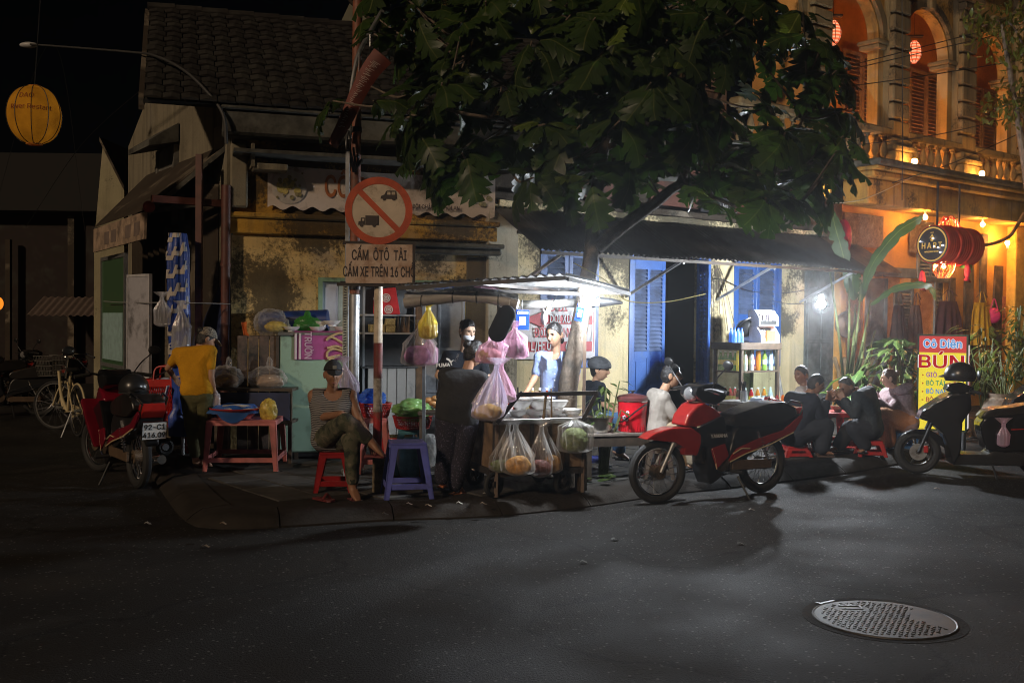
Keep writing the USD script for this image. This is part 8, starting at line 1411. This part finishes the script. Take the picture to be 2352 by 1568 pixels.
# red tables and baskets of the diners
rt = gp(1930, 1040, .12); rz_ = at(1930, 946, rt[1] + .2)[2]
stool('plastic_table', 'dark red plastic table between the two hunched diners', 'table', V(rt[0], rt[1] + .28, .122), .56, rz_ - .122, mat('table_red_plastic', (.36, .018, .02), .3, dirt=.1), 14, top=.92, leg=.06)
stool('plastic_table', 'low red plastic table behind the man in the white T-shirt', 'table', V(*at(1628, 960, 12.4)[:2], .122), .5, .50, mat('table_red_plastic', (0, 0, 0)), 8, top=.92, leg=.055)
p = V(rt[0] + .03, rt[1] + .22, rz_ + .002); t = thing('noodle_bowl', 'cream noodle bowl on the red table between the diners', 'bowl', p); part(t, 'shell', bowl_mesh(.095, .075), mat('cream_bowl', (.60, .52, .36), .25)); part(t, 'broth', cyl((0, 0, .058), (0, 0, .06), .084, 20), FOODS[6])
t = thing('condiment_jar', 'small red condiment jar on the red table beside the noodle bowl', 'jar', p + V(-.16, .02, 0)); part(t, 'jar', lathe([(0, 0), (.03, 0), (.033, .05), (.02, .06), (0, .06)], 14), mat('chilli_red', (0, 0, 0))); part(t, 'lid', cyl((0, 0, .06), (0, 0, .07), .022, 12), STEEL)
for i, (x, y, Yd, lab) in enumerate(((1864, 1026, 12.9, 'red lattice basket on the ground under the dark jacketed diner'), (1954, 1010, 13.3, 'red lattice basket on the ground behind the red table'))):
    b_ = V(*at(x, y, Yd)[:2], .122); t = thing('waste_basket', lab, 'basket', b_); basket(t, .11, .145, .26, P_RED, n=24, rows=7, open_=.9)
# lit menu sign
e1, e0, e2 = at(2224, 800, 13.05), at(2107, 800, 13.35), at(2243, 800, 13.22); FL = Frame(e0, (e1 - e0)[:2]); wl_ = np.linalg.norm((e1 - e0)[:2]); zt3, zb3 = FL.hit(2165, 768)[1], .38
LS = thing('menu_sign', 'bright backlit yellow and red menu light box standing on the pavement', 'sign')
dl = .16; 
def emis(name, c, s): return glow(name, c, s)
part(LS, 'lit_panel', FL.place(bz(.022, wl_ - .022, .008, .02, zb3, zt3 - .23)), emis('lit_yellow', (1.0, .80, .06), .85), False)
part(LS, 'lit_header', FL.place(bz(.022, wl_ - .022, .008, .02, zt3 - .229, zt3 - .022)), emis('lit_red', (.75, .08, .07), .75), False)
part(LS, 'frame', FL.place(cat(bz(0, .022, 0, dl, zb3 - .02, zt3), bz(wl_ - .022, wl_, 0, dl, zb3 - .02, zt3), bz(.022, wl_ - .022, 0, dl, zt3 - .022, zt3), bz(.022, wl_ - .022, 0, dl, zb3 - .02, zb3))), mat('green_sign_frame', (.05, .09, .05), .5))
part(LS, 'back', FL.place(bz(.022, wl_ - .022, dl - .01, dl, zb3, zt3 - .022)), GREYP, False)
part(LS, 'side_panel', FL.place(bz(wl_ + .0005, wl_ + .004, .015, dl - .02, zb3 + .02, zt3 - .13)), emis('lit_white', (1, .93, .9), .62), False)
for k, ch in enumerate('BÚN'): part(LS, 'side_letter', FL.place(mv(rot(text(ch, .085, .002, True, .9), 90), wl_ + .006, dl / 2, zt3 - .35 - k * .31)), emis('lit_red_letter', (.65, .03, .03), .6), False)
lt = lambda s, h, u, z, m, sx=.8, nm='lettering': part(LS, nm, FL.place(text(s, h, .002, True, sx), u, .0075 - (.001 if nm != 'lettering' else 0), z), m, False)
lwh = emis('lit_white_letter', (1, .95, .95), .8)
for dx, dz in ((-.008, 0), (.008, 0), (0, .008), (0, -.008)): lt('Cô Diên', .098, wl_ / 2 + dx, zt3 - .165 + dz, lwh, .92, 'lettering')
part(LS, 'title', FL.place(text('Cô Diên', .098, .003, True, .92), wl_ / 2, .0095, zt3 - .165), emis('lit_blue', (.10, .38, .85), .75), False)
lt('BÚN', .155, wl_ * .48, zt3 - .42, emis('lit_deep_red', (.62, .012, .02), .7), 1.25)
for dx in (-.006, .006): part(LS, 'letter_edge', FL.place(text('BÚN', .158, .001, True, 1.25), wl_ * .48 + dx, .0055, zt3 - .421), lwh, False)
LCOL = [(.35, .05, .45), (.02, .35, .18), (.05, .30, .75), (.55, .03, .08), (.45, .08, .50), (.55, .03, .08)]
for k, s in enumerate(('GIÒ', 'BÒ TÁI', 'BÒ NẠM', 'BÒ GÂN', 'CHẢ', 'CUA')):
    m = text(s, .058, .002, True, .85, center=False); part(LS, 'menu_line', FL.place(m, .11, .0065, zt3 - .54 - k * .105), emis('lit_menu_%d' % k, LCOL[k], .7), False); part(LS, 'menu_mark', FL.place(prism([(0, 0), (0, .024), (.022, .012)], .002), .065, .0075, zt3 - .53 - k * .105), emis('lit_red_letter', (0, 0, 0), 0), False)
for u in (.03, wl_ - .06): part(LS, 'foot', FL.place(bz(u, u + .03, -.06, dl + .06, .122, zb3 - .021)), STEEL)
# barrel sign and red wire lanterns
bc, be = at(2142, 561, 16.1), at(2226, 569, 16.55); ax = (be - bc) / np.linalg.norm(be - bc); BRL = thing('barrel_sign', 'red metal barrel sign with a black round face and gold ring hung under the balcony', 'sign')
br = .295; sA, sB = axes(ax)[1:]
def bl(m, o=0): R = np.eye(4); R[:3, 0] = -sA if (-sA)[0] > 0 else sA; R[:3, 1] = ax; R[:3, 2] = np.cross(R[:3, 0], ax) ; R[:3, 3] = bc + ax * o; m = m.copy(); m.apply_transform(R); return m
Lb = .85; prof = [(0, 0), (br - .01, 0)] + [(br + .008 * math.sin(z * 60) ** 2 + (.014 if abs(z - .28) < .02 or abs(z - .57) < .02 else 0), z) for z in np.linspace(.0, Lb, 60)] + [(br - .01, Lb), (0, Lb)]
part(BRL, 'drum', bl(rot(lathe(prof, 44), rx=-90)), mat('red_barrel_paint', (.40, .03, .015), .22, metal=.35, coat=.5), 30)
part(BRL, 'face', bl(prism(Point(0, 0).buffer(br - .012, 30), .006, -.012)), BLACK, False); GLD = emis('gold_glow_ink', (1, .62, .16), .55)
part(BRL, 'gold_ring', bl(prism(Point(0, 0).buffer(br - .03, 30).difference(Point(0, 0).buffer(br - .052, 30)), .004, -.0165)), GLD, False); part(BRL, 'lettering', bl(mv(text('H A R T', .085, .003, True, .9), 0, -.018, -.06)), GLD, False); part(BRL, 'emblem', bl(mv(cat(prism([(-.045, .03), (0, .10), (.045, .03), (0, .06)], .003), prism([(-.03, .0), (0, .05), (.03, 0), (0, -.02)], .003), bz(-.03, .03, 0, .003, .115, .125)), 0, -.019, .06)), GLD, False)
part(BRL, 'small_lettering', bl(mv(text('WOODEN SHOP', .022, .003, True, 1.1), 0, -.018, -.125)), GLD, False)
wl3 = emis('sign_led', (.85, .85, 1), 40)
for x, z in ((-.20, .05), (.05, -.04), (.02, .09), (.20, -.03), (.12, -.06), (.16, -.13)): part(BRL, 'sign_lamp', bl(ell((x, -.03, z), (.009, .009, .009), sub=1)), wl3)
for o in (.10, .62): q = bc + ax * o + V(0, 0, br); part(BRL, 'chain', tube([q, V(q[0], q[1], 3.9)], .018, 6), BLACK)
def wlantern(label, c, r, h, seed, m, lampc=None, s=0):
    t = thing('wire_lantern', label, 'lantern', c); rr = random.Random(seed); part(t, 'wire_cage', cat(*[tube(curve([(math.cos(a) * r * .4, math.sin(a) * r * .4, h / 2), (math.cos(a + b) * r, math.sin(a + b) * r, rr.uniform(-.1, .1) * h), (math.cos(a + 2 * b) * r * .5, math.sin(a + 2 * b) * r * .5, -h / 2)], 12), .006, 4) for a, b in ((rr.uniform(0, 6.28), rr.uniform(-.9, .9)) for _ in range(34))]), m, 60)
    if s: part(t, 'bulb', ell((0, 0, 0), (.03, .03, .03)), glow('lantern_core', (1, .35, .12), s))
RW = mat('red_wire', (.55, .04, .02), .35, sub=.1)
wlantern('red wire cage lantern above the barrel sign', at(2178, 522, 16.4), .17, .34, 1, RW, s=1800); wlantern('copper wire cage lantern below the barrel sign', at(2168, 612, 16.3), .17, .36, 2, mat('copper_wire', (.55, .18, .06), .3, metal=.6), s=2200)
for i, (x, y, lab) in enumerate(((2118, 640, 'red cloth fish hanging left below the barrel sign'), (2222, 620, 'red and green cloth fish hanging right below the barrel sign'))):
    t = thing('cloth_fish', lab, 'ornament', at(x, y, 16.4)); part(t, 'body', wob(ell((0, 0, 0), (.05, .04, .13), sub=3), .01, 12), mat('red_cloth', (.5, .02, .03), .8)); part(t, 'tail', hull([(-.06, 0, -.16), (.07, 0, -.2), (0, .01, -.09), (0, -.01, -.09)]), mat('red_cloth', (0, 0, 0)))
    if i: part(t, 'green_scarf', wob(thick(grid(lambda a, b: V(-.12 + .2 * a, .02 * math.sin(8 * a), .16 - .12 * b - .05 * a), 8, 6), .005), .01, 20), mat('green_cloth', (.12, .42, .06), .8))
single('silk_ball', mv(ell((0, 0, 0), (.13, .13, .30), sub=3), *at(1938, 545, 17.2)), mat('red_silk', (.30, .006, .02), .3, sub=.3), 'dark red silk lantern behind the upright banana leaf', 'lantern')
single('brass_gong', mv(rot(lathe([(0, -.03), (.20, -.03), (.22, 0), (.20, .03), (.08, .05), (0, .08)], 36), 0, 90, 0), *at(1948, 745, 17.0)), mat('brown_gong', (.12, .06, .03), .4, metal=.3, dirt=.3), 'round brown tray hung behind the banana stalks', 'tray')
# red lanterns of the gallery and lamps
for i, (x, y, lab) in enumerate(((1914, 76, 'striped red lantern in the left gallery arch beside the tree'), (2100, 120, 'striped red lantern in the middle gallery arch behind a pilaster'))):
    lu = FB.hit(x, y, -.45); c = FB.p(lu[0], -.45, lu[1]); t = thing('gallery_lantern', lab, 'lantern', c)
    part(t, 'skin', lathe([(.05, -.21)] + [(.135 * math.cos(a), .21 * math.sin(a)) for a in np.linspace(-1.25, 1.25, 15)] + [(.05, .21)], 24), stripes('lantern_stripes%d' % i, (.6, .1, .04), (.7, .45, .3), 26) if False else usdkit.material(stage, '/World/Looks/lantern_glow%d' % i, {'g': ('geometry', {}), 'x': ('separate_xyz', {}), 'k': ('math', {'math_type': 'multiply', 'value2': 17.0}), 'f': ('math', {'math_type': 'fraction'}), 'r': ('rgb_ramp', {'ramp': [(0, (1, .16, .05)), (.45, (1, .10, .03)), (.55, (1, .42, .22)), (1, (1, .35, .18))]}), 'e': ('emission', {'strength': 1.3})}, [('g.position', 'x.vector'), ('x.z', 'k.value1'), ('k.value', 'f.value1'), ('f.value', 'r.fac'), ('r.color', 'e.color')], surface='e.emission'))
    for k in range(8): part(t, 'rib', tube([(.138 * math.cos(a) * math.cos(k * .785), .138 * math.cos(a) * math.sin(k * .785), .212 * math.sin(a)) for a in np.linspace(-1.25, 1.25, 11)], .006, 4), mat('dark_red_rib', (.2, .02, .01), .5))
    part(t, 'hook_board', box(.3, .12, .03, (0, 0, .30)), WOODD); part(t, 'cord', tube([(0, 0, .3), (0, 0, .9)], .005, 4), BLACK)
WARM = (1.0, .43, .09)
def uplight(lab, p, s, r=.05): bulb(lab, p, r, s, WARM, 'uplight', True, V(0, 0, -1))
UPS = 260
for i, c in enumerate(piers[1:]):
    uplight(['warm uplight at the foot of the left stone pilaster', 'warm uplight at the foot of the second stone pilaster', 'warm uplight at the foot of the right stone pilaster'][i], FB.p(c + .02, .58, 4.56), UPS)
for i, c in enumerate(arcs[:4]): bulb(['warm lamp on the gallery floor behind the first arch', 'warm lamp on the gallery floor behind the second arch', 'warm lamp on the gallery floor behind the third arch', 'warm lamp on the gallery floor behind the fourth arch'][i], FB.p(c + .55, -.55, 4.56), .04, 900, (1, .44, .11), 'gallery_lamp', True, V(0, 0, -1))
wlp = at(2314, 558, FB.p(12.9, .5, 0)[1]); WL = FB.hit(2314, 558, .45); wlp = FB.p(WL[0], .45, WL[1])
bulb('bare warm bulb on the yellow pillar of the colonial house', wlp, .045, 900, (1.0, .60, .22), 'wall_lamp', True, V(0, 0, -1))
for i, (u, z, s) in enumerate(((9.2, 3.6, 480), (11.2, 3.6, 480))): bulb(['warm spot lamp under the balcony above the shop door', 'warm spot lamp under the balcony above the barrel sign'][i], FB.p(u, .62, z), .04, s, (1, .50, .14), 'balcony_lamp')
bulb('warm lamp glowing inside the shop doorway', FB.p(8.1, -.8, 2.6), .06, 260, (1, .75, .5), 'shop_lamp')
bx = at(1893, 434, 17.3); t = thing('box_lantern', 'small yellow glowing box lantern behind the right side of the tree', 'lantern', bx); part(t, 'glass', box(.15, .15, .26, (0, 0, 0)), glow('yellow_glass', (1, .5, .08), 1.6)); part(t, 'frame', cat(box(.22, .22, .03, (0, 0, .15)), box(.2, .2, .03, (0, 0, -.15)), *[box(.02, .02, .28, (sx * .085, sy * .085, 0)) for sx in (-1, 1) for sy in (-1, 1)]), mat('gold_frame', (.30, .17, .04), .4)); part(t, 'wall_arm', bar((0, 0, -.16), (.1, .8, -.3), .05), BLACK)
t = thing('alley_lamp', 'orange lamp glowing at the far left edge of the alley', 'lamp', at(-5, 697, 20)); part(t, 'globe', ell((0, 0, 0), (.10, .10, .13)), glow('orange_alley', (1, .25, .02), 1.3)); part(t, 'bracket', bar((0, 0, .12), (-.6, .2, .3), .04), BLACK)
# clothes and bags for sale
def dress(label, x0, x1, y0, y1, col, seed, n=.22, neck=True):
    (u0, z1), (u1, z0) = FB.hit(x0, y0, n), FB.hit(x1, y1, n); W, H = u1 - u0, z1 - z0; t = thing('dress', label, 'dress'); rr = random.Random(seed)
    def fn(a, b): w = W * (.30 + .20 * (1 - b) ** .8 + (.02 if b < .8 else -.1 * (b - .8))); u = (u0 + u1) / 2 + (a - .5) * 2 * w; return FB.p(u, n + .05 * math.sin(a * 25 + seed) * (1 - b) + .05 * math.sin(math.pi * a), z0 + H * b)
    part(t, 'fabric', thick(grid(fn, 40, 14), .006), mat('dress_%d' % seed, col, .8, var=.15, bump=.2), 50)
    for s in (-.3, .3): part(t, 'strap', bar(FB.p((u0 + u1) / 2 + s * W * .5, n + .05, z1), FB.p((u0 + u1) / 2 + s * W * .2, n + .03, z1 + .22), .015, .006), mat('dress_%d' % seed, (0, 0, 0)))
    part(t, 'hanger', tube(curve([FB.p(u0 + W * .25, n + .03, z1 + .10), FB.p((u0 + u1) / 2, n + .03, z1 + .22), FB.p(u1 - W * .25, n + .03, z1 + .10)], 10), .008, 5), WOOD)
    return t
dress('yellow strap dress hanging on the rough planks of the orange wall', 2226, 2276, 694, 792, (.50, .30, .012), 1)
dress('dark maroon dress hanging in the shop front behind the menu sign', 2142, 2210, 690, 800, (.075, .025, .028), 2, .28); dress('brown dress hanging on the grey shutter of the shop', 2046, 2080, 700, 790, (.06, .03, .02), 3, .3); dress('dark brown dress hanging between shutter and menu sign', 2086, 2118, 700, 800, (.10, .05, .03), 4, .3)
hp_ = FB.hit(2283, 725, .25); t = thing('hand_bag', 'pink cloth bag hanging beside the yellow dress', 'bag', FB.p(hp_[0], .25, hp_[1])); part(t, 'body', wob(ell((0, 0, 0), (.13, .06, .15), sub=3), .02, 8), mat('pink_cloth', (.52, .03, .14), .7)); part(t, 'strap', tube(curve([(-.08, 0, .1), (0, 0, .34), (.08, 0, .1)], 10), .012, 5), mat('pink_cloth', (0, 0, 0)))
sp_a = FB.hit(2305, 720, .25); t = thing('scarf', 'orange brown patterned scarf hanging at the right of the pink bag', 'scarf'); part(t, 'fabric', thick(grid(lambda a, b: FB.p(sp_a[0] - .06 + .12 * a, .25 + .02 * math.sin(9 * a), sp_a[1] - .35 + .7 * b), 8, 10), .006), mat('rust_scarf', (.30, .09, .03), .8, var=.6, scale=25), 40)
part(CO, 'dark_bracket', FB.place(bz(13.8, 13.86, -.4, -.12, .2, 3.7)), BLACK)
t = thing('branch_rail', 'bare wooden branch fixed along the orange wall beside the wall lamp', 'branch'); part(t, 'branch', tube(curve([at(2220, 560, 17.5), at(2270, 562, 18), at(2315, 545, 18.5), at(2335, 520, 19), at(2352, 490, 19.2)], 20), .03, 7), mat('pale_branch', (.30, .18, .09), .8))
# overhead wires before the colonial house
for i, (pts_, lab) in enumerate((([at(1860, 175, 15), at(2080, 118, 16), at(2380, 40, 17)], 'uppermost black cable before the gallery arches'), ([at(1860, 182, 15), at(2080, 130, 16), at(2380, 60, 17)], 'second black cable before the gallery arches'), ([at(1900, 205, 15), at(2120, 175, 16), at(2400, 130, 17)], 'third black cable crossing the middle gallery arch'), ([at(1900, 340, 15), at(2150, 310, 16), at(2400, 250, 17)], 'black cable crossing the gallery shutters'), ([at(2050, 420, 15), at(2200, 370, 16), at(2400, 280, 17)], 'black cable rising before the balcony to the right edge'), ([at(1905, 468, 15.5), at(1990, 455, 16), at(2110, 400, 17)], 'pale thin wire slanting across the ochre beam'), ([at(2072, 0, 15), at(2073, 300, 15), at(2072, 460, 15.2)], 'thin black wire hanging straight down before the pilaster'))):
    single('wire', tube(curve(pts_, 24), .007, 5), BLACK if i != 5 else mat('pale_wire', (.5, .4, .25), .5), lab, 'wire')
# manhole
mh = gp(2030, 1421, 0); MH = thing('manhole_cover', 'round iron manhole cover with raised studs in the road at the lower right', 'manhole cover', (mh[0], mh[1], 0)); mr_ = .385
IRON = mat('wet_iron', (.022, .020, .018), .6, spec=.3, metal=.1, var=.3, dirt=.65, dirtcol=(.055, .038, .022), dscale=4)
part(MH, 'plate', cyl((0, 0, .001), (0, 0, .006), mr_, 48), IRON); part(MH, 'rim', mv(rot(torus(mr_ + .008, .008, 60, 8), rx=90), 0, 0, .001), mat('shiny_iron', (.055, .052, .05), .5, metal=.4, var=.4, dirt=.3, dirtcol=(.03, .022, .016))); part(MH, 'hinge', cat(box(.12, .022, .008, (-.22, .345, .003), 35, .002), box(.022, .05, .008, (-.28, .31, .003), 35, .002)), mat('shiny_iron', (0, 0, 0)))
st_ = []
for i in range(-10, 11):
    for j in range(-10, 11):
        x, y = i * .034 + (.017 if j % 2 else 0), j * .034
        if math.hypot(x, y) < mr_ - .04 and meshkit.noise(np.array([x * 9, y * 9, 2.5])) * .5 > x + .02 and not (abs(x + .12) < .09 and abs(y - .22) < .05): st_.append(box(.022, .008, .005, (x, y, .0075), 45 if (i + j) % 2 else -45, .002))
st_.sort(key=lambda m: m.vertices[:, 1].mean() * .3 + m.vertices[:, 0].mean())
for m in st_[:300]: part(MH, 'stud', m, mat('shiny_iron', (0, 0, 0)), False)
if st_[300:]: part(MH, 'studs', cat(st_[300:]), mat('shiny_iron', (0, 0, 0)), False, kind='stuff')
part(MH, 'collar', mv(rot(prism(Point(0, 0).buffer(mr_ + .07, 30).difference(Point(0, 0).buffer(mr_ + .012, 30)), .004), rx=90), 0, 0, -.0022), mat('patched_collar', (.016, .0145, .013), .9, var=.5, scale=14, dirt=.5, dirtcol=(.04, .028, .017), spec=.15, bump=.8, bscale=60), False)
part(MH, 'lift_handle', cat(box(.13, .010, .005, (-.12, .25, .007)), box(.13, .010, .005, (-.12, .19, .007)), box(.010, .06, .005, (-.06, .22, .007))), mat('shiny_iron', (0, 0, 0)))
rr = random.Random(5)
for k in range(14):
    x, y = rr.choice([(rr.uniform(900, 1150), rr.uniform(1135, 1165)), (rr.uniform(1150, 2200), rr.uniform(1080, 1300)), (rr.uniform(300, 900), rr.uniform(1180, 1260))]); p = gp(x, y, 0)
    if PV.contains(Point(p[0], p[1])): p = gp(x, y, .124)
    single('litter_scrap', wob(thick(grid(lambda a, b: p + V(.05 * (a - .5), .035 * (b - .5), .012 + .008 * math.sin(5 * a)), 4, 4), .002), .008, 40, k), mat('scrap_%d' % (k % 3), [(.5, .48, .44), (.16, .10, .05), (.06, .06, .05)][k % 3], .7), 'small scrap of litter lying on the ground', 'litter', 'litter scraps on the street')
# ================================================================== damp night air
airm = usdkit.material(stage, '/World/Looks/damp_air', {'v': ('principled_volume', {'color': (.85, .88, .92), 'density': .0015, 'anisotropy': .88})}, [], volume='v.volume')
single('haze', bz(-62, 62, -22, 102, -1.0, 11.5), airm, kind='stuff', smooth=False)
